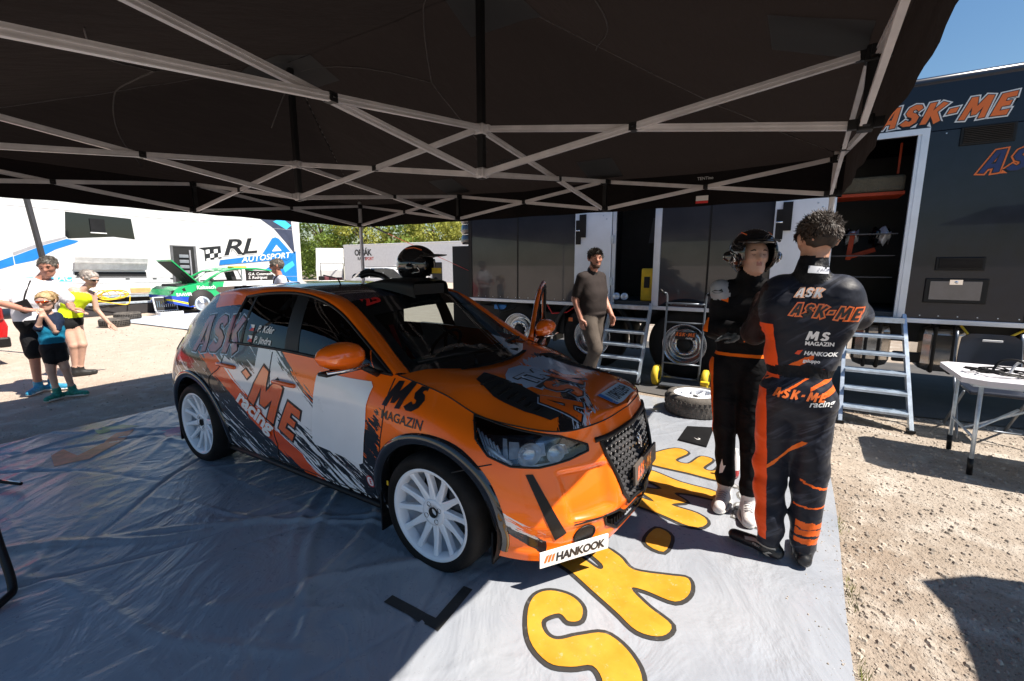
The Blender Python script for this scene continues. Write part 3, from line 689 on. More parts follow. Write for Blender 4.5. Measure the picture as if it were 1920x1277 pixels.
# driver names and flags on the rear window
def win_map(ox, oz, off=.004, ang=0):
    ca, sa = cos(ang), sin(ang)
    def f(u, v):
        h = SGB.ray_cast(Vector((ox+u*ca-v*sa, -2, oz+u*sa+v*ca)), Vector((0, 1, 0))); return h[0]+Vector((0, -off, 0)) if h[0] else None
    return f
for z_, s_ in ((1.135, 'P. Kdér'), (1.06, 'P. Jindra')):
    place('name_lettering', type_text(s_, .047, .0012, .25), win_map(-.40 if z_ > 1.1 else -.42, z_), WHITE_V, car)
    for pl, mt in (([(0, .022), (.055, .022), (.055, .044), (0, .044)], WHITE_V), ([(0, 0), (.055, 0), (.055, .022), (0, .022)], RED_V)):
        place('flag_decal', poly_shape([pl]), win_map(-.50, z_), mt, car)
    place('flag_decal', poly_shape([[(0, 0), (.025, .022), (0, .044)]]), win_map(-.50, z_, .0055), BLUE_V, car)
# ---- shut lines
def groove(pts, name='shut_line', w=.0035):
    P_ = bez([(a, b, 0) for a, b in pts], 8); q = [side_pt(p[0], p[1], .0005) for p in P_]; q = [p for p in q if p]
    b = B(); b.tube(q, w, 5); b.build(name, BLACKM, car)
groove([(.93, .97), (.95, .8), (.9, .55), (.86, .24)]); groove([(-.16, 1.02), (-.155, .8), (-.17, .5), (-.2, .22)]); groove([(-.74, 1.0), (-.8, .85), (-.95, .74), (-.9, .6)])
groove([(1.62, .645), (1.56, .63), (1.47, .60), (1.43, .585)]); groove([(-.2, .235), (.3, .232), (.86, .235)])
he = B(); he.tube([Vector((p[0], p[1]*s, p[2]))+Vector((0, 0, .001)) for s in (1,) for p in hg[:, 0]], .004, 5); he.tube([(p[0], -p[1], p[2]+.001) for p in hg[:, 0]], .004, 5); he.build('hood_gap', BLACKM, car)
# door handles
for hx_, hz in ((-.70, .875), (.02, .842)):
    hb_ = B(); P_ = [side_pt(hx_+d, hz-.006*(d/.11)**2, o) for d, o in ((-.12, .0), (-.09, .022), (0, .03), (.09, .022), (.12, .0))]; hb_.tube(bez(P_, 4), [.008]+[.015]*15+[.008], 8); hb_.build('door_handle', ORL, car)
# ---- wheels
def wheel(name, cx_, cz, R_=.327, rr=.255, spin=0, parent=None, y=-.868, flip=1, tread=False, rub=RUBBER, nsp=12):
    """wheel whose outer face is the plane y (outside is -y)"""
    def prof(p): return [(r, y+flip*d) for r, d in p]
    tb_ = B(); tb_.lathe(prof([(rr-.012, .01), (rr+.004, -.004), (rr+.02, -.012), (R_-.03, -.008), (R_-.010, .012), (R_, .045), (R_+.001, .11), (R_, .175), (R_-.012, .205), (R_-.04, .222), (rr, .21)]), (cx_, 0, cz), 'Y', 64)
    t_ = tb_.build('tyre', rub, parent)
    rb_ = B(); rb_.lathe(prof([(rr-.03, .06), (rr-.024, .012), (rr-.016, .001), (rr-.003, -.003), (rr+.004, .004), (rr+.001, .014), (rr-.006, .02), (rr-.035, .2)]), (cx_, 0, cz), 'Y', 64)
    rb_.lathe(prof([(.001, .052), (.028, .052), (.032, .034), (.058, .03), (.074, .034), (.078, .06), (.078, .1)]), (cx_, 0, cz), 'Y', 40)
    r_ = rb_.build('rim', RIMW, parent)
    sb = B()
    for k in range(nsp):
        a = spin+2*pi*k/nsp; d = Vector((cos(a), 0, sin(a))); q = Vector((-sin(a), 0, cos(a)))
        rows = []
        for rad, w_, dep in ((.055, .026, .036), (.088, .0225, .036), (.15, .0165, .03), (.20, .0145, .02), (rr-.026, .019, .012), (rr-.012, .028, .012)):
            rows.append([Vector((cx_, y+flip*(dep+.035), cz))+d*rad-q*w_*.9, Vector((cx_, y+flip*(dep+.006), cz))+d*rad-q*w_, Vector((cx_, y+flip*dep, cz))+d*rad-q*w_*.55, Vector((cx_, y+flip*dep, cz))+d*rad+q*w_*.55, Vector((cx_, y+flip*(dep+.006), cz))+d*rad+q*w_, Vector((cx_, y+flip*(dep+.035), cz))+d*rad+q*w_*.9])
        o = B(); o.grid(np.array([[list(p) for p in r] for r in rows]), smooth=False); 
        if k == 0: s0 = o.build('spoke', RIMW, parent)
        else: o.build('spoke', RIMW, parent)
    hb2 = B(); hb2.lathe(prof([(.001, .055), (.024, .055), (.026, .028), (.029, .03)]), (cx_, 0, cz), 'Y', 24)
    for k in range(4):
        a = spin+.4+pi/2*k; hb2.lathe(prof([(.001, .05), (.0125, .05), (.0125, .0285), (.014, .0285)]), (cx_+.051*cos(a), 0, cz+.051*sin(a)), 'Y', 12)
    hb2.build('lug_holes', BLACKM, parent)
    return t_
for nm, (cx_, cz), sp_ in (('front_wheel', FA_, .1), ('rear_wheel', RA_, .22)):
    we = bpy.data.objects.new('wheel', None); C.objects.link(we); we.parent = car
    wheel(nm, cx_, cz, spin=sp_, parent=we)
    bd = B(); bd.lathe([(.03, -.73), (.15, -.735), (.15, -.715), (.03, -.71)], (cx_, 0, cz+.01), 'Y', 40); bd.box((cx_+.07, -.79, cz-.02), (cx_+.17, -.70, cz+.12), bev=.01); bd.build('brake_disc', plain('brake_steel', (.12, .12, .125), .4, .8), we)
for cx_, cz in (FA_, RA_):    # far wheels
    fw = B(); fw.lathe([(.2, .7), (.3, .7), (.325, .73), (.325, .84), (.3, .868), (.25, .868), (.02, .84)], (cx_, 0, cz+.02), 'Y', 40); we = fw.build('wheel', RUBBER, car)
for a_, r_ in (((radians(62)), .30),):
    st_ = B(); st_.box((FA_[0]-.291, -.883, .40), (FA_[0]-.281, -.880, .425)); st_.build('yellow_tyre_mark', YELLOW, car)
GLOSSK = plain('gloss_black_arch', (.012, .012, .014), .12, coat=1.0, var=.1)
# wheel wells and flares
for cx_, cz in (FA_, RA_):
    for s in (-1, 1):
        wl = B(); ys_ = sorted((s*.52, s*.845)); wl.lathe([(.0, s*.52), (.40, s*.52), (.412, s*.6), (.412, s*.838)], (cx_, 0, cz), 'Y', 40, a0=-.35, a1=pi+.35); wl.build('wheel_well', BLACKM, car)
        fl = B(); rows = []
        a0, a1 = (-.22, pi+.16) if cx_ > 0 else (-.2, pi+.26)
        for k in range(41):
            a = a0+(a1-a0)*k/40; row = []
            for r_, o in ((.448, .002), (.446, .010), (.428, .014), (.394, .012), (.386, -.01), (.392, -.08)):
                x_, z_ = cx_+r_*cos(a), cz+r_*sin(a)
                h = FULL.ray_cast(Vector((x_, s*2, z_)), Vector((0, -s, 0)))
                if h[0] is None or abs(h[0].y) < .6: h = (Vector((x_, s*.80, z_)),)
                row.append((x_, h[0].y+s*o, z_))
            rows.append(row)
        fl.grid(np.array(rows)); fl.build('wheel_arch', GLOSSK, car)
for bx_ in (((FA_[0]-.40, -.84, .07), (FA_[0]-.39, -.55, .33)), ((RA_[0]-.40, -.84, .1), (RA_[0]-.39, -.55, .33)), ((FA_[0]+.365, -.82, .13), (FA_[0]+.375, -.56, .3))): mf = B(); mf.box(*bx_); mf.build('mud_flap', BLACKP, car)
sk = B(); P_ = [(.84, .20), (.3, .195), (-.3, .195), (-.84, .2)]; sk.tube([side_pt(a, b, .004) for a, b in P_], .02, 8); sk.build('side_skirt', BLACKP, car)
# ---- front end
def front_pt(y, z, off=.002, x0=3.5):
    h = FULL.ray_cast(Vector((x0, y, z)), Vector((-1, 0, 0)))
    if h[0] is None: return None
    n = h[1]; n = -n if n.x < 0 else n
    return h[0]+n*off
FULLG = lambda y, z, off: front_pt(y, z, off)
gb = B(); rows = []     # recessed backing of the grille
for i in range(13):
    z_ = .25+(.72-.25)*i/12; rows.append([tuple((front_pt(-.4+.8*k/12, z_, -.045) or Vector((2, 0, z_)))) for k in range(13)])
gb.grid(np.array(rows)); gb.build('grille_backing', BLACKM, car)
gr = B()
for i in range(13):
    z_ = .285+i*.0335
    for k in range(-9, 10):
        y_ = k*.044+(.022 if i % 2 else 0)
        if not in_poly(y_, z_, GRILLE): continue
        c_ = front_pt(y_, z_, -.006)
        if c_ is None: continue
        # small raised scale-like lozenge
        w_, h_ = .0225, .0155
        vs_ = [(c_.x-.02, y_-w_, z_), (c_.x-.02, y_, z_+h_), (c_.x-.02, y_+w_, z_), (c_.x-.02, y_, z_-h_), (c_.x, y_-w_*.55, z_+.001), (c_.x, y_, z_+h_*.5), (c_.x, y_+w_*.55, z_+.001), (c_.x, y_, z_-h_*.5)]
        gr.add(vs_, [(4, 5, 6, 7), (0, 1, 5, 4), (1, 2, 6, 5), (2, 3, 7, 6), (3, 0, 4, 7)])
grl = gr.build('grille_mesh', plain('gloss_black_trim', (.045, .045, .05), .25, coat=.6, var=.1), car); grl['kind'] = 'stuff'
fr2 = B()
def poly_tube(poly, r_, fn, closed=True, seg=6):
    pts = []
    for i in range(len(poly)):
        a, b = poly[i], poly[(i+1) % len(poly)]
        for k in range(seg): pts.append(fn(a[0]+(b[0]-a[0])*k/seg, a[1]+(b[1]-a[1])*k/seg))
    return [p for p in pts if p]
fr2.tube(poly_tube(GRILLE, .01, lambda a, b: front_pt(a, b, .002)), .011, 6, closed=True); fr2.tube(poly_tube(LOWG, .01, lambda a, b: front_pt(a, b, .0)), .008, 6, closed=True)
tt = [front_pt(-.40+.8*k/12, .712-.0*abs(k-6), .004) for k in range(13)]; fr2.tube([p for p in tt if p], .014, 6)
fr2.build('grille_frame', BLACKP, car)
for z_ in (.235, .25, .262):
    pass
lg = B()
for k in range(24):
    y_ = -.33+.66*k/23; p = front_pt(y_, .24, -.02); lg.box((p.x-.03, y_-.006, .222), (p.x+.012, y_+.006, .262))
lg.build('lower_grille', BLACKP, car)
# emblem: generic silver badge
eb = B(); p = front_pt(0, .60, .004)
for pts in ([(0, .64), (.018, .62), (.004, .60), (.02, .585), (0, .56)], [(-.02, .625), (-.006, .605), (-.016, .585)], [(.006, .63), (.028, .61), (.026, .575)]):
    eb.tube([Vector((front_pt(a, b, .008))) for a, b in pts], .005, 6)
eb.build('badge', CHROME, car)
# plate board in the grille with orange letters
pr = B(); pc = Vector((2.135, .04, .455))
pr.obox(pc, (.006, 0, 0), (0, .21, 0), (-.004, 0, .055)); pr.build('number_board', plain('board_brown', (.10, .085, .075), .5), car)
place('board_lettering', brush_text('ASK-ME', .07, .001, .15), lambda u, v: (pc.x+.0075-.0+(-.004)*(v-.035)/.055, pc.y-.175+u*.78, pc.z-.035+v), ORL, car)
# black creases, tow hole, slit
def front_poly(name, poly, mt, off=.003, cut=.03): return place(name, poly_shape([poly]), lambda u, v: front_pt(u, v, off), mt, car, cut)
DG = Vector((-.64, .77, 0)).normalized()
def diag_pt(w, z, off=.002, s=1):
    """surface point seen across the near front corner; w measured along the corner"""
    o = Vector((HW.x*w, HW.y*w, z))+Vector((HD.x, HD.y, 0))*3
    h = FULL.ray_cast(Vector((o.x, -o.y, z)), Vector((-HD.x, HD.y, 0)))
    if h[0] is None or h[0].x < 1.2 or h[0].y > -.15: return None
    n = h[1]
    if n.x*HD.x-n.y*HD.y < 0: n = -n
    p = h[0]+n*off
    return p if s == 1 else Vector((p.x, -p.y, p.z))
for s in (1, -1):
    st = [(1.745, .70, .60), (1.785, .69, .60), (1.945, .625, .30), (1.90, .665, .27)]
    place('bumper_stripe', poly_shape([[(hw(a, v), z) for a, v, z in st]]), lambda u, v: diag_pt(u, v, .004, s), BLACKP, car, .03)
front_poly('bumper_slit', [(-.60, .335), (-.42, .322), (-.42, .334), (-.60, .349)], BLACKM)
front_poly('bumper_slit', [(.60, .335), (.42, .322), (.42, .334), (.60, .349)], BLACKM)
fo = B(); c0 = front_pt(-.53, .262, .002)
for k in range(1): pass
place('fog_hole', poly_shape([[(-.53+.052*cos(a*pi/10), .262+.042*sin(a*pi/10)) for a in range(20)]]), lambda u, v: front_pt(u, v, .003), BLACKP, car, .03)
rg_ = B(); rg_.tube([front_pt(-.53+.056*cos(a*pi/10), .262+.046*sin(a*pi/10), .004) for a in range(20)], .005, 6, closed=True); rg_.build('fog_ring', BLACKP, car)
# sponsor board low on the bumper
hkp = [(-.735, .12), (-.40, .12), (-.40, .20), (-.735, .20)]
hb3 = B(); A0 = Vector((1.838, -.735, .195)); A1 = Vector((2.058, -.405, .195)); dU = (A1-A0).normalized(); nrm = Vector((dU.y, -dU.x, 0)); nrm = nrm if nrm.x > 0 else -nrm
def hk(u, v, o=0): return A0+dU*u+Vector((0, 0, v-.035))+nrm*(.034+o)-nrm*.0
Lh = (A1-A0).length; hb3.obox(hk(Lh/2, .035), dU*Lh/2, nrm*.004, Vector((0, 0, .04))); hb3.build('sponsor_board', WHITE_V, car)
place('board_lettering', type_text('HANKOOK', .043, .0022, .12, .93), lambda u, v: hk(.085+u*.97, .014+v, .0055), BLACK_V, car)
for k in range(3): place('board_logo', poly_shape([[(.02+.02*k, .02), (.032+.02*k, .018), (.05+.017*k, .058), (.034+.018*k, .054)]]), lambda u, v: hk(u, v, .0055), ORANGE_V, car)
SILVR = plain('reflector_silver', (.80, .84, .92), .22, .35, var=.15, vs=25)
# ---- head lamps
for s in (1, -1):
    hl = bpy.data.objects.new('headlight', None); C.objects.link(hl); hl.parent = car
    hs = B(); rows = []; ws = [p[0] for p in LAMP]; w0, w1 = min(ws)-.02, max(ws)+.02
    for i in range(9):
        z_ = .585+.20*i/8; rows.append([tuple(diag_pt(w0+(w1-w0)*k/14, z_, -.06, s) or (1.7, -.5*s, z_)) for k in range(15)])
    hs.grid(np.array(rows)); hs.build('lamp_housing', plain('lamp_housing_dark', (.10, .11, .13), .22, .8, var=.5, vs=30), hl)
    lp = [tuple(p) for p in LAMP]
    place('lamp_cover', poly_shape([lp]), lambda u, v: diag_pt(u, v, .001, s), glass('lamp_glass', (.95, .97, 1), .95), hl, .03)
    ed = B(); ed.tube(poly_tube(lp, 0, lambda a, b: diag_pt(a, b, .001, s), seg=4), .006, 6, closed=True); ed.build('lamp_seal', BLACKP, hl)
    wc_ = (w0+w1)/2
    for (dw, zz, r_) in ((-.035, .700, .064), (.11, .690, .050)):
        c_ = diag_pt(wc_+dw, zz, -.035, s); d_ = Vector((.8, -.6*s, -.1)).normalized() if s == 1 else Vector((.8, .6, -.1)).normalized()
        rb2 = B(); u_ = d_.orthogonal().normalized(); v2 = d_.cross(u_); rw = []
        for rr_, dd in ((r_, .028), (r_*.9, .01), (r_*.5, -.01), (.002, -.015)):
            rw.append([tuple(c_+d_*dd+(u_*cos(2*pi*k/20)+v2*sin(2*pi*k/20))*rr_) for k in range(21)])
        rb2.grid(np.array(rw)); rb2.build('reflector', SILVR, hl)
        lb = B(); bm2 = bmesh.new(); bmesh.ops.create_icosphere(bm2, subdivisions=3, radius=r_*.55)
        for v_ in bm2.verts: v_.co += c_+d_*.004
        lb.bm(bm2, 0, True); lb.build('lamp_lens', M('lens_glass', color=(.9, .95, 1), rough=.02, trans=1.0, ior=1.5).mat if s == 1 else CHROME, hl)
    for (dw, z0_, z1_, wd) in ((-.10, .665, .755, .030), (.035, .67, .745, .026), (-.145, .66, .77, .012), (.165, .665, .715, .02)):   # faceted reflectors
        a_, b_, c_, d_ = (diag_pt(wc_+dw-wd, z0_, -.03, s), diag_pt(wc_+dw+wd, z0_+.008, -.02, s), diag_pt(wc_+dw+wd*.8, z1_-.006, -.04, s), diag_pt(wc_+dw-wd*.9, z1_, -.05, s))
        if a_ and b_ and c_ and d_: q = B(); m_ = (a_+b_+c_+d_)/4-Vector((.015, 0, 0)); q.add([a_, b_, c_, d_, m_], [(0, 1, 4), (1, 2, 4), (2, 3, 4), (3, 0, 4)]); q.build('reflector_facet', SILVR, hl)
    for k in range(6):    # bright light guides at the outer end
        q = B(); pts = [diag_pt(w0+.035+.017*k+dz*.35, .79-dz-.012*k, -.02, s) for dz in (0, .04, .08, .11)]; q.tube(bez(pts, 4), .0055, 6); q.build('light_guide', SILVR, hl)
    q = B(); pts = [diag_pt(w0+.13+(.28)*t_, .628+.012*t_, -.012, s) for t_ in (0, .3, .6, 1)]; q.tube(pts, .007, 6)
    pts = [diag_pt(w0+.07+(.12)*t_, .72-.075*t_, -.012, s) for t_ in (0, .3, .6, 1)]; q.tube(pts, .012, 6); q.build('light_bar', SILVR, hl)
# tail lamp
for s in (-1, 1):
    tl = B(); gg = gn if s == -1 else mirror(gn); sel = gg[14:34, 40:49]; ctr = np.array((-1.0, 0, .9)); tl.grid(sel+(sel-ctr)*.008); tl.build('tail_lamp', plain('tail_lamp_red', (.2, .012, .012), .15, coat=1), car)
# ---- hood details
def hood_pt(x, y, off=.003):
    h = HB.ray_cast(Vector((x, y, 3)), Vector((0, 0, -1))); return h[0]+Vector((0, 0, off)) if h[0] else None
for s in (1, -1):
    ve = [(1.25, .335), (1.29, .47), (1.45, .53), (1.66, .55), (1.80, .53), (1.83, .47), (1.70, .385), (1.50, .325)]
    place('hood_vent', poly_shape([[(a, b*-s) for a, b in ve]]), lambda u, v: hood_pt(u, v, .004), BLACKM, car, .04)
    for k in range(7):
        q = B(); x_ = 1.36+k*.06; a = hood_pt(x_, -s*(.37+.018*k), .008); b = hood_pt(x_-.01, -s*(.50+.004*k), .008)
        if a and b: q.bar(a, b, .018, .006); q.build('vent_louvre', BLACKP, car)
def hood_map(ox, oy, ang, off=.004):
    ca, sa = cos(ang), sin(ang)
    return lambda u, v: hood_pt(ox+u*ca-v*sa, oy+u*sa+v*ca, off)
for k, (gr_, mt) in enumerate([(.011, PALE), (.005, BLACK_V), (-.003, REDL)]):
    place('hood_lettering', brush_text('ASK', .23, gr_, .1, .2), hood_map(1.93, -.44, radians(112), .004+.002*k), mt if k < 2 else ORL, car, .04)
hp = [(1.42, -.35), (1.36, -.27), (1.30, -.14), (1.31, -.02), (1.42, .03), (1.5, -.03), (1.53, .0), (1.59, -.14), (1.63, -.3), (1.56, -.30), (1.54, -.35), (1.5, -.31)]
place('hood_sticker', poly_shape([hp]), lambda u, v: hood_pt(u, v, .004), PALE, car, .04)
for k, (gr_, mt) in enumerate([(.009, BLACK_V), (.0, PALE)]):
    place('hood_lettering', type_text('TM', .13, gr_+.004, 0, .95), hood_map(1.55, -.27, radians(92), .006+.002*k), mt, car, .04)
place('hood_lettering', poly_shape([[(1.575, -.29), (1.61, -.29), (1.60, -.05), (1.565, -.05)]]), lambda u, v: hood_pt(u, v, .006), BLACK_V, car, .04)
# number plate on the nose
ppm = lambda u, v: hood_map(2.0, -.11, radians(90), .007)(u, v)
place('number_plate', poly_shape([[(0, 0), (.36, 0), (.36, .115), (0, .115)]]), ppm, plain('plate_white', (.55, .68, .78), .35, var=.03), car, .04)
place('number_plate', poly_shape([[(0, 0), (.04, 0), (.04, .115), (0, .115)]]), lambda u, v: (lambda p: p+Vector((0, 0, .002)) if p else None)(ppm(u, v)), BLUE_V, car, .04)
place('plate_lettering', type_text('10R0269', .082, .0, 0, .88), lambda u, v: (lambda p: p+Vector((0, 0, .003)) if p else None)(ppm(.05+u*.75, .017+v)), BLACK_V, car, .05)
place('plate_lettering', type_text('CZ', .02, .0), lambda u, v: (lambda p: p+Vector((0, 0, .004)) if p else None)(ppm(.007+u, .012+v)), WHITE_V, car)
for x_, y_ in ((1.93, -.33), (1.86, .33), (1.78, -.08), (1.74, .45)):
    q = B(); p = hood_pt(x_, y_, .004); q.lathe([(.001, p.z+.006), (.012, p.z+.004), (.014, p.z)], (p.x, p.y, 0), 'Z', 12); q.build('hood_pin', CHROME, car)
# ---- mirrors
for s in (-1, 1):
    mr = bpy.data.objects.new('mirror', None); C.objects.link(mr); mr.parent = car
    mx, my, mz = (.80, -1.0, 1.125) if s == -1 else (.93, 1.04, 1.05)
    b = B(); rows = []
    for i in range(15):
        t_ = i/14; a = -1+2*t_; wy = .15*a; prof_ = (1-abs(a)**2.6)**.5 if abs(a) < 1 else 0
        tap = 1-.28*(a*s > 0)*abs(a)
        hh = .078*prof_*tap; dd = .085*prof_
        rows.append([(mx+dd*cos(2*pi*k/20)*(.9 if cos(2*pi*k/20) > 0 else .55), my+wy, mz+hh*sin(2*pi*k/20)+(.012*a*s)) for k in range(21)])
    b.grid(np.array(rows)); b.build('mirror_shell', PAINT, mr)
    b = B(); b.box((mx-.02, my-.13, mz-.082), (mx+.055, my+.10, mz-.062), bev=.008); b.tube([(mx+.04, my+.12*-s, mz-.075), (mx+.04, my-.21*s+.0, mz-.13)], .02, 8); b.build('mirror_base', BLACKP, mr)
    b = B(); b.tube([(mx+.065, my-.13, mz-.058), (mx+.083, my, mz-.06), (mx+.065, my+.13, mz-.058)], .008, 6); b.build('turn_signal', CHROME, mr)
# ---- roof scoop
sc_ = B(); pr_ = [[(.04, .18, 1.44), (.04, .17, 1.46), (.04, 0, 1.465)], [(.24, .2, 1.43), (.24, .18, 1.49), (.24, 0, 1.505)], [(.44, .2, 1.40), (.44, .18, 1.49), (.44, 0, 1.50)], [(.56, .18, 1.37), (.54, .17, 1.475), (.55, 0, 1.485)]]
sgr = cr_axis(cr_axis(np.array(pr_), 5, 0), 5, 1); sc_.grid(sgr); sc_.grid(mirror(sgr)); sc_.build('roof_scoop', BLACKP, car)
q = B(); q.box((.46, -.16, 1.39), (.53, .16, 1.465)); q.build('scoop_opening', BLACKM, car)
an = B(); an.tube([(-.1, -.28, 1.45), (-.13, -.28, 1.50), (-.3, -.28, 1.52)], .005, 6); an.build('aerial', BLACKP, car)
# ---- interior
it = B(); it.box((.45, -.70, .80), (.98, .70, .93), bev=.05); it.box((-.2, -.12, .3), (.6, .12, .55)); it.build('dashboard', BLACKM, car)
for y_ in (-.36, .36):
    q = B(); q.box((-.42, y_-.24, .32), (.12, y_+.24, .48), bev=.06); q.obox((-.42, y_, .82), (.09, 0, .02), (0, .22, 0), (-.10, 0, .42)); q.obox((-.48, y_, 1.15), (.1, 0, .0), (0, .27, 0), (0, 0, .11)); q.build('bucket_seat', plain('seat_fabric', (.02, .02, .022), .8), car)
    q = B(); q.bar((-.36, y_-.08, 1.05), (-.1, y_-.05, .6), .05, .006); q.bar((-.36, y_+.08, 1.05), (-.1, y_+.05, .6), .05, .006); q.build('seat_belt', RED_V, car)
cg_ = B(); CGM = plain('cage_grey', (.25, .26, .28), .4)
for y_ in (-.54, .54): cg_.tube([(.85, y_, .5), (.82, y_*1.04, .98), (.36, y_*.96, 1.31), (-.35, y_*.92, 1.37), (-.42, y_, .3)], .02, 8); cg_.tube([(-.4, y_*.92, 1.34), (-1.2, y_, .75)], .02, 8)
cg_.tube([(-.36, -.5, 1.37), (-.36, .5, 1.37)], .02, 8); cg_.tube([(-.38, -.5, 1.3), (-1.15, .45, .75)], .02, 8); cg_.tube([(.36, -.5, 1.31), (.36, .5, 1.31)], .02, 8)
cg_.tube([(.2, .56, .45), (-.36, .5, 1.0)], .02, 8); cg_.build('roll_cage', CGM, car)
q = B(); sc0 = Vector((.36, .36, .93)); d_ = Vector((-.85, 0, .5)).normalized(); u_ = Vector((0, 1, 0)); v2 = d_.cross(u_)
q.tube([sc0+(u_*cos(2*pi*k/24)+v2*sin(2*pi*k/24))*.17 for k in range(24)], .014, 8, closed=True)
for a in (0, 2.1, 4.2): q.bar(sc0, sc0+(u_*cos(a)+v2*sin(a))*.17, .03, .008)
q.build('steering_wheel', BLACKM, car)
# open far door
fd = bpy.data.objects.new('open_door', None); C.objects.link(fd); fd.parent = car; fd.location = (.90, .84, 0); fd.rotation_euler = (0, 0, radians(-68))
q = B(); q.prism([(0, .25), (0, .98), (-1.05, 1.03), (-1.08, .25)], -.03, .03, 'Y'); q.build('door_panel', PAINT, fd)
q = B(); q.tube(bez([(-.02, 0, .98), (-.28, 0, 1.17), (-.56, 0, 1.32), (-.9, 0, 1.40), (-1.04, 0, 1.38), (-1.05, 0, 1.03)], 5), .022, 8); q.build('door_frame', PAINT, fd)
q = B(); q.tube(bez([(-.07, .014, .99), (-.31, .014, 1.15), (-.58, .014, 1.29), (-.9, .014, 1.37), (-1.02, .014, 1.35), (-1.03, .014, 1.03)], 5), .016, 8); q.build('door_seal', BLACKP, fd)
# ================================================================== THE CANOPY
NX = [.20, -1.95, -4.08, -6.1]; NY = [.28, 2.72, 5.12]
ZL, ZU = 2.235, 2.525
TO = (-2.95, 2.7, 0)
tent = thing('canopy_tent', 'big black pop-up canopy on an aluminium scissor frame covering the rally car', 'canopy tent', TO)
def W3(p): return (p[0]-TO[0], p[1]-TO[1], p[2]-TO[2])
def ribbed_bar(a, b):
    """tent strut: a flat extrusion with a raised centre rib and a lighter lower lip"""
    q = B(); a, b = Vector(W3(a)), Vector(W3(b)); q.bar(a, b, .017, .036); d = (b-a).normalized()
    q.bar(a-Vector((0, 0, .017)), b-Vector((0, 0, .017)), .024, .006); q.bar(a+Vector((0, 0, .003)), b+Vector((0, 0, .003)), .023, .006)
    return q.build('strut', ALU_TENT, tent)
def scissor(p, q, flip=0):
    """two crossing struts between two nodes, with a pivot plate where they cross"""
    (x0, y0), (x1, y1) = p, q; d = Vector((x1-x0, y1-y0, 0)).normalized(); n = Vector((-d.y, d.x, 0))*.013
    a0 = Vector((x0, y0, 0))+d*.05; a1 = Vector((x1, y1, 0))-d*.05
    ribbed_bar(a0+n+Vector((0, 0, ZU)), a1+n+Vector((0, 0, ZL))); ribbed_bar(a0-n+Vector((0, 0, ZL)), a1-n+Vector((0, 0, ZU)))
    c = (a0+a1)/2+Vector((0, 0, (ZL+ZU)/2)); pv = B(); pv.obox(W3(c), d*.022, n*2.0, (0, 0, .022)); pv.tube([W3(c-n*2.6), W3(c+n*2.6)], .007, 8); pv.build('pivot', BLACKP, tent)
for j, yy in enumerate(NY):
    for i in range(3): scissor((NX[i], yy), (NX[i+1], yy))
for i, xx in enumerate(NX):
    for j in range(2): scissor((xx, NY[j]), (xx, NY[j+1]))
for i, xx in enumerate(NX):
    for j, yy in enumerate(NY):
        corner = i in (0, 3) and j in (0, 2); inner = i in (1, 2) and j == 1
        for zz in (ZL, ZU):
            q = B(); mt = ALU_TENT if inner else BLACKP
            q.box(W3((xx-.03, yy-.03, zz-.035)), W3((xx+.03, yy+.03, zz+.035)), bev=.006)
            for dx, dy in ((1, 0), (-1, 0), (0, 1), (0, -1)):
                q.box(W3((xx+dx*.035-.014-abs(dx)*.018, yy+dy*.035-.014-abs(dy)*.018, zz-.022)), W3((xx+dx*.035+.014+abs(dx)*.018, yy+dy*.035+.014+abs(dy)*.018, zz+.022)))
            q.build('bracket', mt, tent)
        q = B()
        if corner:
            q.box(W3((xx-.022, yy-.022, .02)), W3((xx+.022, yy+.022, 2.62)), bev=.008); q.build('leg', ALU_TENT, tent)
            f = B(); f.box(W3((xx-.06, yy-.06, -.01 if i else .02)), W3((xx+.06, yy+.06, .035)), bev=.01); f.build('foot', BLACKP, tent)
        elif inner:
            q.box(W3((xx-.024, yy-.024, ZL-.04)), W3((xx+.024, yy+.024, 3.36)), bev=.006); q.build('mast', BLACKP, tent)
        else:
            q.box(W3((xx-.02, yy-.02, ZL-.03)), W3((xx+.02, yy+.02, 2.56))); q.build('upright', BLACKP, tent)
# the fabric roof: two peaks over the masts, sagging between ridges
EX0, EX1, EY0, EY1 = -6.22, .275, .16, 5.24
m = M('canopy_fabric', rough=.9, spec=.08); x, y, z = m.co(); n = m.noise(m.vec(x, y, z), 2.2, 5); n2 = m.noise(m.vec(x, y*.3, z), 9, 4)
m.set(color=m.mix(n.ss(.3, .7), (.0032, .0027, .0026), (.0052, .0042, .004))); m.bump(n*.6+n2*.5, .05, .8)
# a little daylight soaks through the cloth
tr = m.t.nodes.new('ShaderNodeBsdfTranslucent'); tr.inputs[0].default_value = (.0035, .0025, .0022, 1); ms = m.t.nodes.new('ShaderNodeAddShader')
out = [n_ for n_ in m.t.nodes if n_.type == 'OUTPUT_MATERIAL'][0]
m.t.links.new(m.b.outputs[0], ms.inputs[0]); m.t.links.new(tr.outputs[0], ms.inputs[1]); m.t.links.new(ms.outputs[0], out.inputs[0]); CANV = m.mat
def roof_z(x, y):
    dx = min((x-EX0)/(NX[2]-EX0), (EX1-x)/(EX1-NX[1]), 1); dy = min((y-EY0)/(2.72-EY0), (EY1-y)/(EY1-2.72))
    t = max(0, min(dx, dy)); z = 2.56+.86*t
    sag = sin(pi*min(1, t))*.05+.02*sin(pi*((x-.2)/2.1))**2*(1-t)
    return z-sag*.9+.012*fbm(x, y, 1.4)
g = B(); xs = np.linspace(EX0, EX1, 90); ys = np.linspace(EY0, EY1, 72)
g.grid(np.array([[W3((a, b_, roof_z(a, b_))) for b_ in ys] for a in xs])); g.build('roof_cloth', CANV, tent)
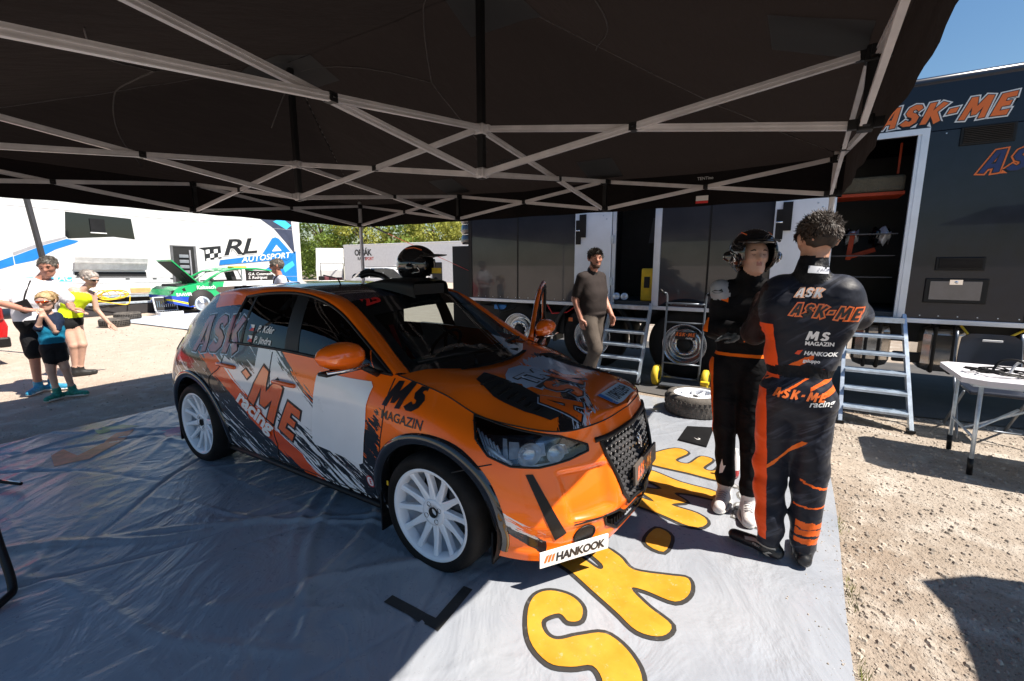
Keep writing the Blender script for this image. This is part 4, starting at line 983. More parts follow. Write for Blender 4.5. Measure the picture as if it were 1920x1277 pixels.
# hem hanging down all round
per = [(EX0, EY0)]; 
def hem(a, b, n):
    rows = []
    for k in range(n+1):
        t = k/n; x_, y_ = a[0]+(b[0]-a[0])*t, a[1]+(b[1]-a[1])*t; w = .002*sin(9*t*pi)+.001*sin(23*t*pi)
        nx_, ny_ = (b[1]-a[1]), -(b[0]-a[0]); L = sqrt(nx_**2+ny_**2); nx_, ny_ = nx_/L, ny_/L
        rows.append([W3((x_+nx_*w*s*.0, y_+ny_*0, roof_z(x_, y_)+.002)) if s == 0 else W3((x_+nx_*w*s, y_+ny_*w*s, 2.565-.355*s/4+.004*sin(17*t*pi)*(s == 4))) for s in range(5)])
    q = B(); q.grid(np.array(rows)); q.build('valance', CANV, tent)
hem((EX0, EY1), (EX1, EY1), 60); hem((EX1, EY1), (EX1, EY0), 50); hem((EX0, EY0), (EX0, EY1), 50); hem((EX0, EY0), (EX1, EY0), 60)
SEAM = plain('seam_tape', (.05, .042, .04), .6)
def seam(p, q, sag=0, w=.006, n=24):
    pts = []
    for k in range(n+1):
        t = k/n; x_ = p[0]+(q[0]-p[0])*t; y_ = p[1]+(q[1]-p[1])*t
        if sag: nx_, ny_ = -(q[1]-p[1]), q[0]-p[0]; x_ += nx_*sag*sin(pi*t); y_ += ny_*sag*sin(pi*t)
        pts.append(W3((x_, y_, roof_z(x_, y_)-.004)))
    b_ = B(); b_.tube(pts, w, 4); b_.build('seam', SEAM, tent)
P1, P2 = (NX[1], 2.72), (NX[2], 2.72)
for p, q, s in (((EX1, EY1), P1, 0), ((EX0, EY1), P2, 0), ((EX0, EY0), P2, 0), ((EX1, EY0), P1, 0), (P1, P2, 0), ((-1.0, 2.0), (-2.9, 3.3), .12), ((-2.9, 3.3), (-4.9, 3.0), .15), ((-2.9, 3.3), (-3.0, 4.3), 0), ((-1.0, 2.0), (-.4, 1.5), .1), ((-1.1, 2.2), (-1.4, 3.4), -.12), ((-4.2, 1.7), (-6.0, 2.2), .12), ((-4.2, 1.7), (-3.2, 1.0), -.1), ((-4.2, 1.7), (-4.1, 2.2), 0)): seam(p, q, s)
# dark patches sewn in over the nodes
for (a, b_) in ((NX[1], 2.72), (NX[2], 2.72), (.0, 2.72), (-1.95, 4.95), (-4.08, 4.95)):
    q = B(); s = .30 if abs(b_-2.72) < .1 and a < -1 else .2
    g_ = np.array([[W3((a+(i/4-.5)*2*s if a < -.1 else a-.22+(i/4)*.4, b_+(j/4-.5)*2*s, roof_z(min(EX1-.01, a+(i/4-.5)*2*s if a < -.1 else a-.22+(i/4)*.4), min(b_+(j/4-.5)*2*s, EY1-.01))-.008)) for j in range(5)] for i in range(5)])
    q.grid(g_); q.build('patch', BLACKM, tent)
# maker's lettering on a strut and a sewn label
LAB = plain('label_white', (.6, .6, .6), .6)
def wall_text(s, h, o, u, v, mt, par, name='lettering', **kw):
    u, v, o = Vector(u), Vector(v), Vector(o); place(name, type_text(s, h, **kw), lambda a, b_: o+u*a+v*b_, mt, par)
sx = Vector((-1.95, 2.72, 0))
wall_text('TENTino', .028, W3((-1.84, 2.72-.027, 2.262)), Vector((1, 0, .14)).normalized(), (0, 0, 1), BLACK_V, tent, grow=.001)
wall_text('TENTino', .03, W3((-.98, 5.218, 2.47)), (1, 0, 0), (0, 0, 1), LAB, tent, grow=.0005)
q = B(); q.box(W3((-.98, 5.212, 2.26)), W3((-.86, 5.218, 2.31))); q.build('sewn_label', LAB, tent); q = B(); q.box(W3((-.98, 5.212, 2.235)), W3((-.86, 5.218, 2.258))); q.build('sewn_label', RED_V, tent)
# red guy strap from the far corner
t = thing('ratchet_strap', 'thin red strap running down from the far left corner of the black canopy', 'strap', (-6.0, 5.2, 0))
q = B(); a = Vector((.0, 0.0, 2.24)); b_ = Vector((2.6, 4.2, .1)); q.bar(a, a+(b_-a)*.99, .03, .004); q.build('webbing', RED_V, t)
q = B(); q.bar(a, a+(b_-a)*.06, .05, .02); q.build('buckle', BLACKP, t)
# ================================================================== BLACK TRAILER  (side wall in the plane y = 6.5, x to the right)
TY = 6.5; TRO = (-1.5, 7.7, 0)
trl = thing('race_trailer', 'long glossy black race team trailer with orange lettering and two open side doors', 'trailer', TRO)
def T(p): return (p[0]-TRO[0], p[1]-TRO[1], p[2]-TRO[2])
m = M('trailer_paint_reflection_tone', rough=.14, coat=1.0, coatr=.02); x, y, z = m.co(); v = m.vec(x, y, z)
m.set(color=m.mix(m.noise(v, 1.2, 4).ss(.3, .7), (.034, .036, .044), (.05, .052, .06)), rough=m.noise(v, 3, 5)*.12+.08)
m.bump(m.noise(m.vec(x*.5, y, z*.9), 1.3, 2), .03, .35); TPAN = m.mat; m.b.inputs['Coat Weight'].default_value = .45; m.b.inputs['Specular IOR Level'].default_value = .35
NAVY = M('trailer_upper_paint', rough=.25, coat=.25, spec=.3, color=(.006, .011, .026)).mat
SILV = plain('silver_trim', (.74, .78, .85), .35, .3, var=.05)
XL, XR = -4.95, 4.2; ZB, ZT = 1.03, 3.5
op = [(-2.28, -1.70), (.30, .965)]       # the two door openings
panels = [(XL, -3.95), (-3.95, -2.90), (-2.90, -2.28), (-1.70, -1.02), (-1.02, -.30), (-.30, .30), (.965, 1.95), (1.95, 3.0), (3.0, XR)]
def tpanel(a, b_, z0=ZB, z1=2.95, mt=TPAN, nm='wall_panel'):
    q = B(); q.box(T((a+.004, TY, z0)), T((b_-.004, TY+.04, z1)), bev=.003); return q.build(nm, mt, trl)
for a, b_ in panels: tpanel(a, b_, mt=TPAN if b_ < .5 else plain('trailer_paint_plain_tone', (.010, .014, .026), .2, coat=.3, spec=.3))  # left and centre panels coloured lighter for silver reflections, right ones kept darker
q = B(); q.box(T((XL, TY+.001, 2.955)), T((XR, TY+.04, ZT-.06)), bev=.003); q.build('upper_panel', NAVY, trl)
q = B(); q.tube([T((XL, TY+.05, ZT-.06)), T((XR, TY+.05, ZT-.06))], .06, 10); q.build('roof_edge', NAVY, trl)
for (a, b_) in op:
    pass
q = B(); q.box(T((XL, TY+.05, ZT-.03)), T((XR, TY+2.45, ZT))); q.box(T((XL, TY+2.4, ZB)), T((XR, TY+2.45, ZT))); q.box(T((XL, TY+.04, ZB)), T((XL+.04, TY+2.45, ZT-.03))); q.box(T((XR-.04, TY+.04, ZB)), T((XR, TY+2.45, ZT-.03))); q.build('shell', BLACKP, trl)
q = B(); q.box(T((XL+.05, TY+.02, ZB-.0)), T((XR-.05, TY+2.4, ZB+.05))); q.build('floor', plain('trailer_floor', (.05, .05, .052), .6), trl)
q = B(); q.box(T((XL, TY-.012, ZB-.055)), T((XR, TY+.05, ZB-.004)), bev=.004); q.build('sill_rail', SILV, trl)
q = B(); q.box(T((XL-.01, TY-.01, ZB)), T((XL+.06, TY-.002, 2.95))); q.build('corner_post', BLACKP, trl)
# door frames, door leaves folded back on the wall, things inside
for (a, b_), zt in ((op[0], 2.9), (op[1], 2.93)):
    q = B(); q.box(T((b_, TY-.025, ZB)), T((b_+.06, TY+.0, zt+.06))); q.box(T((a-.05, TY-.025, ZB)), T((a, TY+.0, zt+.06))); q.box(T((a, TY-.025, zt)), T((b_, TY+.0, zt+.06))); q.box(T((b_-.03, TY-.014, ZB)), T((b_, TY+.04, zt))); q.build('door_frame', SILV, trl)
    q = B(); q.box(T((a, TY+.04, zt)), T((b_, TY+.06, 2.95))); q.build('lintel', BLACKP, trl)
for (a, b_) in ((-2.90, -2.335), (-.30, .245)):
    d = bpy.data.objects.new('open_door', None); C.objects.link(d); d.parent = trl
    q = B(); q.box(T((a, TY-.075, ZB+.02)), T((b_, TY-.03, 2.93)), bev=.01); q.build('door_leaf', plain('door_inner_white', (.82, .86, .92), .35, coat=.3, var=.03), d)
    q = B(); q.box(T((a+.02, TY-.09, 1.9)), T((a+.10, TY-.076, 2.25))); q.box(T((a+.08, TY-.1, 2.0)), T((a+.18, TY-.076, 2.33))); q.build('lock_plate', BLACKP, d)
    q = B(); q.tube([T((a+.02, TY-.1, 2.1)), T((a+.09, TY-.1, 2.1))], .012, 6); q.build('handle', CHROME, d)
    for zz in (1.35, 1.4, 2.25, 2.3):
        q = B(); q.tube([T((b_-.12 if zz in (1.35, 2.3) else b_-.07, TY-.08, zz)), T((b_-.12 if zz in (1.35, 2.3) else b_-.07, TY-.073, zz))], .011, 8); q.build('bolt', STEEL, d)
    q = B()
    for zz in (1.3, 1.9, 2.5): q.box(T((b_+.0, TY-.08, zz)), T((b_+.04, TY-.03, zz+.12)), bev=.004)
    q.build('hinges', STEEL, d)
# interior
INT = plain('inner_wall_dark', (.03, .03, .034), .5)
q = B(); q.box(T((-2.6, TY+1.2, ZB+.05)), T((-1.2, TY+1.25, 3.0))); q.build('inner_wall', INT, trl)
for bx_ in (((-1.2, TY+.1, ZB+.05), (-1.15, TY+1.2, 3.0)), ((-2.65, TY+.1, ZB+.05), (-2.6, TY+1.2, 3.0)), ((-.1, TY+1.5, ZB+.05), (1.5, TY+1.55, 3.0)), ((1.5, TY+.1, ZB+.05), (1.55, TY+1.5, 3.0))): q = B(); q.box(T(bx_[0]), T(bx_[1])); q.build('inner_wall', INT, trl)
place('inner_lettering', brush_text('ASK-ME', .12, 0, .2), lambda u, v: T((-2.18+u, TY+1.19, 2.62+v)), ORANGE_V, trl)
q = B(); q.tube([T(p) for p in bez([(-1.62+.35*cos(a), TY+1.1, 2.35+.35*sin(a)) for a in np.linspace(.3, 3.3, 8)], 4)], .014, 6); q.tube([T(p) for p in bez([(-1.62+.28*cos(a), TY+1.1, 2.35+.28*sin(a)) for a in np.linspace(.3, 3.3, 8)], 4)], .008, 6); q.build('steel_hoop', STEEL, trl)
q = B(); q.obox(T((-1.98, TY+1.15, 2.15)), (.12, 0, .0), (0, .01, 0), (.03, 0, .2)); q.build('hanging_cloth', plain('grey_cloth', (.16, .17, .19), .8), trl)
q = B(); q.box(T((-1.93, TY+.12, ZB+.05)), T((-1.73, TY+.3, ZB+.52)), bev=.02); q.box(T((-1.90, TY+.115, ZB+.2)), T((-1.76, TY+.13, ZB+.46))); q.build('yellow_case', YELLOW, trl)
q = B(); q.box(T((-1.88, TY+.108, ZB+.24)), T((-1.80, TY+.118, ZB+.40))); q.build('case_panel', BLACKM, trl)
q = B()
for i in range(3):
    q.box(T((.32, TY+.35+.5*0, 1.45+.25*i)), T((.93, TY+.9, 1.46+.25*i)))
q.build('shelf', plain('shelf_dark_metal', (.12, .12, .13), .5, .5), trl)
q = B(); q.box(T((.32, TY+.3, 2.42)), T((.93, TY+.7, 2.6)), bev=.03); q.build('rolled_blanket', plain('khaki_cloth', (.13, .11, .075), .9, bump=.02, bs=20), trl)
ORS = plain('orange_strap', (.45, .045, .006), .6); q = B(); q.box(T((.32, TY+.28, 2.38)), T((.93, TY+.72, 2.415))); q.build('orange_shelf', ORS, trl); q = B(); q.bar(T((.86, TY+.4, 2.62)), T((.86, TY+.4, 2.95)), .03, .02); q.build('orange_strap', ORS, trl); q = B(); q.bar(T((.50, TY+.5, 1.66)), T((.52, TY+.5, 1.98)), .06, .05); q.bar(T((.52, TY+.5, 1.70)), T((.75, TY+.55, 1.78)), .07, .05); q.build('orange_harness', ORS, trl)
for k in range(9):
    q = B(); a = rng.random(3); r_ = .03+.04*a[2]; bm2 = bmesh.new(); bmesh.ops.create_icosphere(bm2, subdivisions=2, radius=r_)
    for v_ in bm2.verts: v_.co = Vector(T((.45+.4*a[0], TY+.5+.2*a[1], 1.86+.14*rng.random())))+v_.co
    q.bm(bm2, 0, True); q.build('helmet_and_kit', [DARKGL, SILV, BLACKP][k % 3], trl)
# vents, hatch, lettering
def vent(x0, x1, z0, z1):
    v_ = bpy.data.objects.new('vent', None); C.objects.link(v_); v_.parent = trl
    q = B(); q.box(T((x0, TY-.018, z0)), T((x1, TY-.001, z1)), bev=.008); q.build('vent_frame', BLACKP, v_)
    n = 9; dz = (z1-z0-.03)/n
    for k in range(n): q = B(); q.obox(T(((x0+x1)/2, TY-.022, z0+.02+dz*(k+.5))), ((x1-x0)/2-.025, 0, 0), (0, .006, .003), (0, -.002, .0045)); q.build('slat', BLACKP, v_)
vent(1.26, 1.66, 2.78, 2.96); vent(1.22, 1.60, 1.54, 1.68)
q = B(); q.box(T((1.16, TY-.02, 1.20)), T((1.65, TY-.001, 1.46)), bev=.012); h_ = q.build('hatch', BLACKP, trl)
q = B(); q.box(T((1.20, TY-.026, 1.235)), T((1.60, TY-.021, 1.43)), bev=.002); q.build('hatch_door', plain('hatch_glass', (.1, .1, .11), .12, coat=1), trl)
q = B(); q.tube([T((1.40, TY-.05, 1.42)), T((1.40, TY-.03, 1.42))], .013, 10); q.box(T((1.35, TY-.032, 1.395)), T((1.45, TY-.026, 1.445))); q.build('latch', CHROME, trl)
def tr_text(s, h, x_, z_, cols, name='lettering', rot=0.0, ty=TY, gap=.1, slant=.28):
    for k, (gr, mt) in enumerate(cols): place(name, brush_text(s, h, gr, slant, gap), lambda u, v: T((x_+u, ty-.004-.003*k, z_+v)), mt, trl)
tr_text('ASK-ME', .20, .585, 3.03, [(.018, WHITE_V), (.006, BLACK_V), (-.001, ORANGE_V)])
tr_text('ASK-ME', .21, 1.43, 2.50, [(.016, ORANGE_V), (.003, BLACK_V), (-.004, BLUE_V if 0 else plain('deep_blue_vinyl', (.012, .03, .13), .4))])
tr_text('RACING', 0.0001, 0, 0, []) if False else None
RV = B()
for a, b_ in panels:
    n_ = max(3, int((b_-a)/.14))
    for k in range(n_):
        xx_ = a+.04+(b_-a-.08)*k/(n_-1)
        for zz_ in (ZB+.03, 2.92): RV.obox(T((xx_, TY-.003, zz_)), (.005, 0, 0), (0, .003, 0), (0, 0, .005))
rv_ = RV.build('rivets', STEEL, trl); rv_['kind'] = 'stuff'
for xx_ in (-3.95, -1.02, 1.95): q = B(); q.box(T((xx_-.012, TY-.004, ZB)), T((xx_+.012, TY-.001, 2.95))); q.build('panel_joint', BLACKP, trl)
for k, xx_ in enumerate((-4.4, -3.4, -.7, 1.5, 2.6)):
    q = B(); q.tube([T((xx_, TY+.02, .97)), T((xx_+.1, TY+.0, .80+.03*(k % 2))), T((xx_+.35, TY+.02, .86)), T((xx_+.5, TY+.04, .97))], .012, 6); q.build('air_hose', [BLACKP, RED_V, BLACKP, YELLOW, BLACKP][k], trl)
# chassis, wheels, boxes under the floor
q = B(); q.box(T((XL+.2, TY+.35, .72)), T((XR-.2, TY+.5, .95))); q.box(T((XL+.2, TY+1.9, .72)), T((XR-.2, TY+2.05, .95))); q.build('chassis', BLACKM, trl)
def truck_wheel(cx_, parent, lab=True):
    w = bpy.data.objects.new('wheel', None); C.objects.link(w); w.parent = parent
    y_ = TY+.03; c = T((cx_, 0, .50)); yy = lambda d: y_-TRO[1]+d
    q = B(); q.lathe([(.29, yy(.01)), (.33, yy(-.01)), (.45, yy(-.005)), (.495, yy(.03)), (.5, yy(.15)), (.495, yy(.27)), (.3, yy(.3))], (c[0], 0, c[2]), 'Y', 56); q.build('tyre', RUBBER, w)
    q = B(); q.lathe([(.285, yy(.03)), (.297, yy(-.012)), (.288, yy(-.018)), (.275, yy(.0)), (.262, yy(.035)), (.235, yy(.085)), (.2, yy(.11)), (.17, yy(.03)), (.165, yy(.025)), (.10, yy(.025)), (.095, yy(.06)), (.01, yy(.06))], (c[0], 0, c[2]), 'Y', 48); q.build('rim', CHROME if 0 else plain('polished_rim', (.55, .57, .6), .18, .95, var=.08), w)
    for k in range(10):
        a = 2*pi*k/10; q = B(); q.lathe([(.001, yy(-.012)), (.012, yy(-.012)), (.018, yy(.0)), (.018, yy(.03))], (c[0]+.135*cos(a), 0, c[2]+.135*sin(a)), 'Y', 8); q.build('wheel_nut', CHROME, w)
    q = B(); q.lathe([(.001, yy(.0)), (.08, yy(.0)), (.088, yy(.01)), (.09, yy(.05))], (c[0], 0, c[2]), 'Y', 20); q.build('hub', BLACKM, w)
    if lab:
        q = B(); q.box((c[0]-.12, yy(-.03), c[2]+.08), (c[0]+.15, yy(-.026), c[2]+.19)); q.build('name_plate', BLACK_V, w)
        place('plate_lettering', brush_text('ASK-ME', .052, 0, .15), lambda u, v: (c[0]-.12+u, yy(-.034), c[2]+.125+v), ORANGE_V, w)
        place('plate_lettering', type_text('racing', .026, .001, .3), lambda u, v: (c[0]+.02+u, yy(-.034), c[2]+.093+v), WHITE_V, w)
truck_wheel(-1.26, trl); truck_wheel(-2.62, trl, False); truck_wheel(-3.95, trl, False)
for cx_ in (-1.26, -2.62):
    q = B(); q.lathe([(.60, TY+.0-TRO[1]), (.66, TY-.01-TRO[1]), (.67, TY+.05-TRO[1]), (.665, TY+.4-TRO[1])], (cx_-TRO[0], 0, .48), 'Y', 32, a0=-.15, a1=pi+.15); q.build('mudguard', BLACKP, trl)
for x0, x1, nm in ((.10, .58, 'steel_tank'), (.62, .98, 'steel_tank'), (1.22, 1.62, 'steel_tank'), (2.0, 2.8, 'steel_tank')):
    q = B(); q.box(T((x0, TY+.15, .42)), T((x1, TY+.7, .93)), bev=.09); q.build(nm, plain('polished_steel', (.55, .52, .48), .16, .95, var=.15), trl)
    for xb in (x0+.12, x1-.12): q = B(); q.box(T((xb-.02, TY+.14, .41)), T((xb+.02, TY+.71, .94)), bev=.09); q.build('tank_band', BLACKP, trl)
for nm_, bx_ in (('side_guard', ((1.0, TY+.2, .5), (4.0, TY+.24, .62))), ('locker_box', ((-4.8, TY+.1, .45), (-4.3, TY+.5, .9))), ('locker_box', ((-.55, TY+.1, .45), (-.2, TY+.5, .9))), ('locker_box', ((-3.45, TY+.05, .5), (-3.1, TY+.4, .85)))): q = B(); q.box(T(bx_[0]), T(bx_[1]), bev=.02); q.build(nm_, BLACKP, trl)
q = B(); q.box(T((-3.02, TY+.02, .72)), T((-2.95, TY+.04, .78))); q.build('side_marker', ORANGE_V, trl)
q = B(); q.box(T((-4.45, TY+.03, .84)), T((-4.2, TY+.1, .92)), bev=.01); q.build('blue_box', BLUE_V, trl)
q = B(); q.tube([T((XL-.04, TY+.1, 2.2)), T((XL-.06, TY+.1, 2.2)), T((XL-.06, TY+.1, 1.5)), T((XL-.02, TY+.1, 1.5))], .012, 6); q.build('hose', BLACKP, trl)
q = B(); q.lathe([(.001, TY-.1-TRO[1]), (.05, TY-.1-TRO[1]), (.05, TY-.06-TRO[1])], (-2.22-TRO[0], 0, 1.15), 'Y', 16); q.lathe([(.001, TY-.1-TRO[1]), (.05, TY-.1-TRO[1]), (.05, TY-.06-TRO[1])], (-2.10-TRO[0], 0, 1.15), 'Y', 16); q.build('small_pulley', STEEL, trl)
q = B(); q.tube([T((-2.45, TY-.05, .95)), T((-2.46, TY-.05, .55))], .03, 8); q.box(T((-2.52, TY-.1, .55)), T((-2.4, TY, .68)), bev=.02); q.build('fire_extinguisher', RED_P, trl)
# stack of black bags/tyres on the far end
t = thing('tyre_stack', 'stack of black wrapped tyres high up at the left end of the black trailer', 'tyre stack', (-5.35, 7.3, 0))
q = B(); q.box((-.35, -.35, 0), (.3, .35, 1.95)); q.build('rack', BLACKM, t)
for k in range(3): q = B(); q.lathe([(.1, 2.0+.19*k), (.3, 1.99+.19*k), (.33, 2.05+.19*k), (.3, 2.16+.19*k), (.1, 2.16+.19*k)], (0, 0, 0), 'Z', 24); q.build('tyre', plain('wrapped_tyre', (.05, .05, .056), .25, coat=.6, bump=.02, bs=12), t)
# ------------------------------------------------------------------ step ladders
def steps(name, label, base, top, xl, xr, n, grp):
    """aluminium steps leaning on the sill; base and top are (y, z) lines"""
    cx_ = (xl[0]+xr[0])/2; t = thing(name, label, 'steps', (cx_, base, 0), 0, grp)
    def P(s, side):
        x0 = (xl if side < 0 else xr)[0]; x1 = (xl if side < 0 else xr)[1]
        return Vector((x0+(x1-x0)*s-cx_, (top[0]-base)*s, top[1]*s))
    for side in (-1, 1):
        q = B(); q.bar(P(0, side)+Vector((0, 0, .0)), P(1, side), .028, .075, up=(0, -.5, 1)); q.bar(P(0, side)+Vector((side*.014, -.03, .01)), P(1, side)+Vector((side*.014, -.03, .01)), .012, .012, up=(0, -.5, 1)); q.build('rail', STEEL, t)
        q = B(); p = P(0, side); q.box((p.x-.03, p.y-.05, -.01), (p.x+.03, p.y+.05, .02)); q.build('foot', BLACKP, t)
    for k in range(n):
        s = (k+1)/(n+.0)*.985-.02; a, b_ = P(s, -1), P(s, 1); q = B()
        q.box((a.x+.014, a.y-.09, a.z-.02), (b_.x-.014, a.y+.09, a.z+.006), bev=.003)
        for j in range(6): q.box((a.x+.014, a.y-.08+.028*j, a.z+.006), (b_.x-.014, a.y-.07+.028*j, a.z+.010))
        q.build('tread', STEEL, t)
    a, b_ = P(1, -1), P(1, 1); q = B(); q.box((a.x, a.y-.12, a.z-.075), (b_.x, a.y-.10, a.z-.02)); q.build('top_plate', STEEL, t)
    return t
steps('trailer_steps', 'aluminium steps at the left trailer door behind the man in the dark T-shirt', 5.98, (6.38, 1.06), (-2.33, -2.26), (-1.72, -1.70), 6, 'aluminium steps at the trailer doors')
steps('trailer_steps', 'aluminium steps at the right trailer door beside the folding table', 5.62, (6.36, 1.06), (.50, .50), (1.06, 1.00), 6, 'aluminium steps at the trailer doors')
# ================================================================== SMALL THINGS NEAR THE TRAILER
t = thing('hand_truck', 'grey tube hand truck with two yellow wheels standing before the trailer wheel', 'hand truck', (-1.20, 6.12, 0))
TB = plain('grey_tube', (.16, .18, .21), .35, .6)
for s in (-1, 1):
    q = B(); q.tube(bez([(s*.23, -.05, .12), (s*.235, .0, .6), (s*.24, .06, 1.16), (s*.27, .02, 1.24)], 5), .014, 8); q.build('upright', TB, t)
    q = B(); q.tube([(s*.27, .02, 1.22), (s*.32, -.02, 1.28)], .019, 8); q.build('handle', BLACKP, t)
    w = bpy.data.objects.new('wheel', None); C.objects.link(w); w.parent = t
    q = B(); q.lathe([(.05, s*.31-.03), (.10, s*.31-.045), (.135, s*.31-.03), (.14, s*.31), (.135, s*.31+.03), (.10, s*.31+.045), (.05, s*.31+.03)], (0, .0, .135), 'X', 28)
    q.v = [(a, b_-.02, c_) for a, b_, c_ in q.v]; q.build('tyre', plain('yellow_foam_tyre', (.6, .42, .02), .6, var=.2), w)
    q = B(); q.lathe([(.001, s*.31-.035), (.06, s*.31-.035), (.06, s*.31+.035), (.001, s*.31+.035)], (0, -.02, .135), 'X', 16); q.build('hub', TB, w)
for z_, r_ in ((1.10, .013), (.85, .011), (.13, .013), (.32, .011)):
    q = B(); q.tube([(-.235, .05 if z_ > .5 else -.04, z_), (.235, .05 if z_ > .5 else -.04, z_)], r_, 8); q.build('crossbar', TB, t)
q = B(); q.box((-.22, -.22, .05), (.22, -.04, .06)); q.build('toe_plate', TB, t)
t = thing('floor_jack', 'small yellow jack on the ground right of the hand truck', 'jack', (-.86, 5.85, -.01))
q = B(); q.box((-.04, -.05, 0), (.04, .05, .03)); q.box((-.02, -.02, .03), (.02, .02, .16)); q.box((-.05, -.03, .15), (.05, .03, .19), bev=.01); q.build('stand', YELLOW, t)
q = B(); q.tube([(.05, 0, .12), (.16, -.03, .1)], .013, 8); q.build('handle', CHROME, t)
# spare wheel lying on its side
t = thing('lying_wheel', 'spare wheel with white rim and dusty treaded tyre lying flat in the sun', 'wheel', (-.84, 5.13, 0))
w = bpy.data.objects.new('wheel_assembly', None)
wheel('spare', 0, 0, R_=.31, rr=.225, parent=t, y=0, rub=RUBBER_D, nsp=10)
for ch in list(t.children):      # turn the wheel flat: its outer face (-y) looks up
    ch.data.transform(Matrix.Translation((0, 0, .215))@Matrix.Rotation(radians(-90), 4, 'X'))
for k in range(40):
    a = 2*pi*k/40
    for z_, w_ in ((.05, .03), (.12, .03), (.17, .018)):
        q = B() if (k == 0 and z_ == .05) else q
        q.obox((.3105*cos(a+z_*2), .3105*sin(a+z_*2), z_), (-sin(a)*.012, cos(a)*.012, 0), (0.003*cos(a), .003*sin(a), 0), (0, 0, w_*.6))
tr_ = q.build('tread_blocks', RUBBER_D, t); tr_['kind'] = 'stuff'
# white upright plastic board by the canopy leg
t = thing('white_water_canister', 'white upright plastic weight at the foot of the canopy leg behind the driver', 'canopy weight', (.30, 4.15, .015))
q = B(); q.box((-.05, -.08, 0), (.03, .55, .40), bev=.03); q.build('body', WHITE_M, t); q = B(); q.lathe([(.001, .43), (.025, .43), (.025, .40)], (-.01, .25, 0), 'Z', 12); q.build('cap', BLACKP, t)
# bottle held/placed between the two (white and red)
t = thing('spray_bottle', 'small white and red bottle standing on the sheet between the two racers', 'bottle', (-.28, 3.62, .02))
q = B(); q.lathe([(.001, 0), (.032, 0), (.034, .02), (.034, .06)], (0, 0, 0), 'Z', 16); q.build('base', RED_P, t); q = B(); q.lathe([(.034, .06), (.034, .15), (.014, .19), (.014, .22), (.001, .22)], (0, 0, 0), 'Z', 16); q.build('body', WHITE, t)
# table with headsets, chair
t = thing('folding_table', 'white folding camping table holding black cables and headsets', 'table', (1.75, 4.98, 0))
q = B(); q.prism([(-.56, .40), (-.62, .34), (-.62, -.30), (-.50, -.38), (.7, -.38), (.7, .40)], .715, .755, 'Z'); q.build('tabletop', plain('table_plastic', (.7, .69, .74), .4, var=.04), t)
q = B(); q.box((-.56, -.33, .695), (.7, .35, .714)); q.build('rim_frame', STEEL, t)
for x_, y_ in ((-.50, .30), (-.50, -.28)):
    q = B(); q.tube([(x_, y_, .70), (x_+.015, y_, .0)], .014, 10); q.build('leg', STEEL, t); q = B(); q.tube([(x_+.01, y_, .12), (x_+.015, y_, -.01)], .019, 10); q.build('leg_cap', BLACKP, t)
for x_, y_ in ((.6, .30), (.6, -.28)): q = B(); q.tube([(x_, y_, .70), (x_-.015, y_, .0)], .014, 10); q.build('leg', STEEL, t)
q = B(); q.tube([(-.49, -.28, .28), (-.49, .30, .28)], .010, 8); q.tube([(-.49, .0, .28), (.1, .0, .62), (.12, .0, .70)], .011, 8); q.tube([(-.49, -.27, .36), (-.20, .0, .48)], .011, 8); q.build('brace', STEEL, t)
q = B(); q.tube([(.02+.032*cos(a), -.39, .63+.028*sin(a)) for a in np.linspace(0, 6.0, 12)], .005, 6); q.build('ring_tag', WHITE_M, t)
t = thing('headset_cables', 'tangle of black cables and intercom headsets lying on the white folding table', 'headset', (1.66, 4.86, .757))
rr_ = random.Random(5)
for k in range(4):
    q = B(); pts = []; a0 = rr_.random()*6
    for i in range(14):
        a = a0+i*.62; r_ = .07+.10*rr_.random(); pts.append((-.22+r_*1.5*cos(a), .05+r_*.9*sin(a), .012+.035*rr_.random()))
    q.tube(bez(pts, 4), .0055, 5); q.build('cable', BLACKP, t)
for x_, y_, mt in ((-.02, .03, BLACKP), (.10, .06, BLACKP), (.03, -.08, RED_V), (.05, .0, WHITE_M)):
    q = B(); bm2 = bmesh.new(); bmesh.ops.create_icosphere(bm2, subdivisions=2, radius=.04)
    for v_ in bm2.verts: v_.co = Vector((v_.co.x*1.2+x_, v_.co.y+y_, v_.co.z*.6+.025))
    q.bm(bm2, 0, True); q.build('ear_cup', mt, t)
for k in range(3): q = B(); q.tube(bez([(-.3+.1*k, .1, .01), (-.25+.1*k, .12, .10), (-.15+.1*k, .1, .11), (-.08+.12*k, .04, .03)], 5), .009, 6); q.build('headband', WHITE_M if k == 1 else BLACKP, t)
t = thing('folding_chair', 'black folding chair standing behind the white table', 'chair', (1.62, 6.02, 0))
q = B(); rows = []
for i in range(9):
    z_ = .60+.34*i/8; hw_ = .22-.02*(i/8)**3-(.05 if i == 8 else 0); rows.append([(-hw_+2*hw_*k/8, -.0+.03*(1-((k-4)/4)**2)+.10*(z_-.6), z_) for k in range(9)])
q.grid(np.array(rows)); q.v += [(a, b_+.018, c_) for a, b_, c_ in q.v]; n_ = len(q.v)//2; q.f += [tuple(i+n_ for i in f) for f in q.f]; q.m *= 2; q.sm *= 2; q.build('backrest', plain('navy_plastic', (.012, .018, .035), .4), t)
q = B(); q.box((-.07, -.012, .875), (.07, -.002, .895), bev=.004); q.build('grip_slot', WHITE_M, t)
q = B(); q.box((-.20, -.40, .43), (.20, .0, .465), bev=.015); q.build('seat', plain('navy_plastic_seat', (.012, .018, .035), .4), t)
for s in (-1, 1):
    q = B(); q.tube(bez([(s*.225, .12, .95), (s*.23, .02, .6), (s*.235, -.2, .35), (s*.235, -.42, .0)], 5), .012, 8); q.build('leg', TB, t)
    q = B(); q.tube([(s*.215, -.32, .44), (s*.22, .10, .0)], .012, 8); q.build('leg', TB, t)
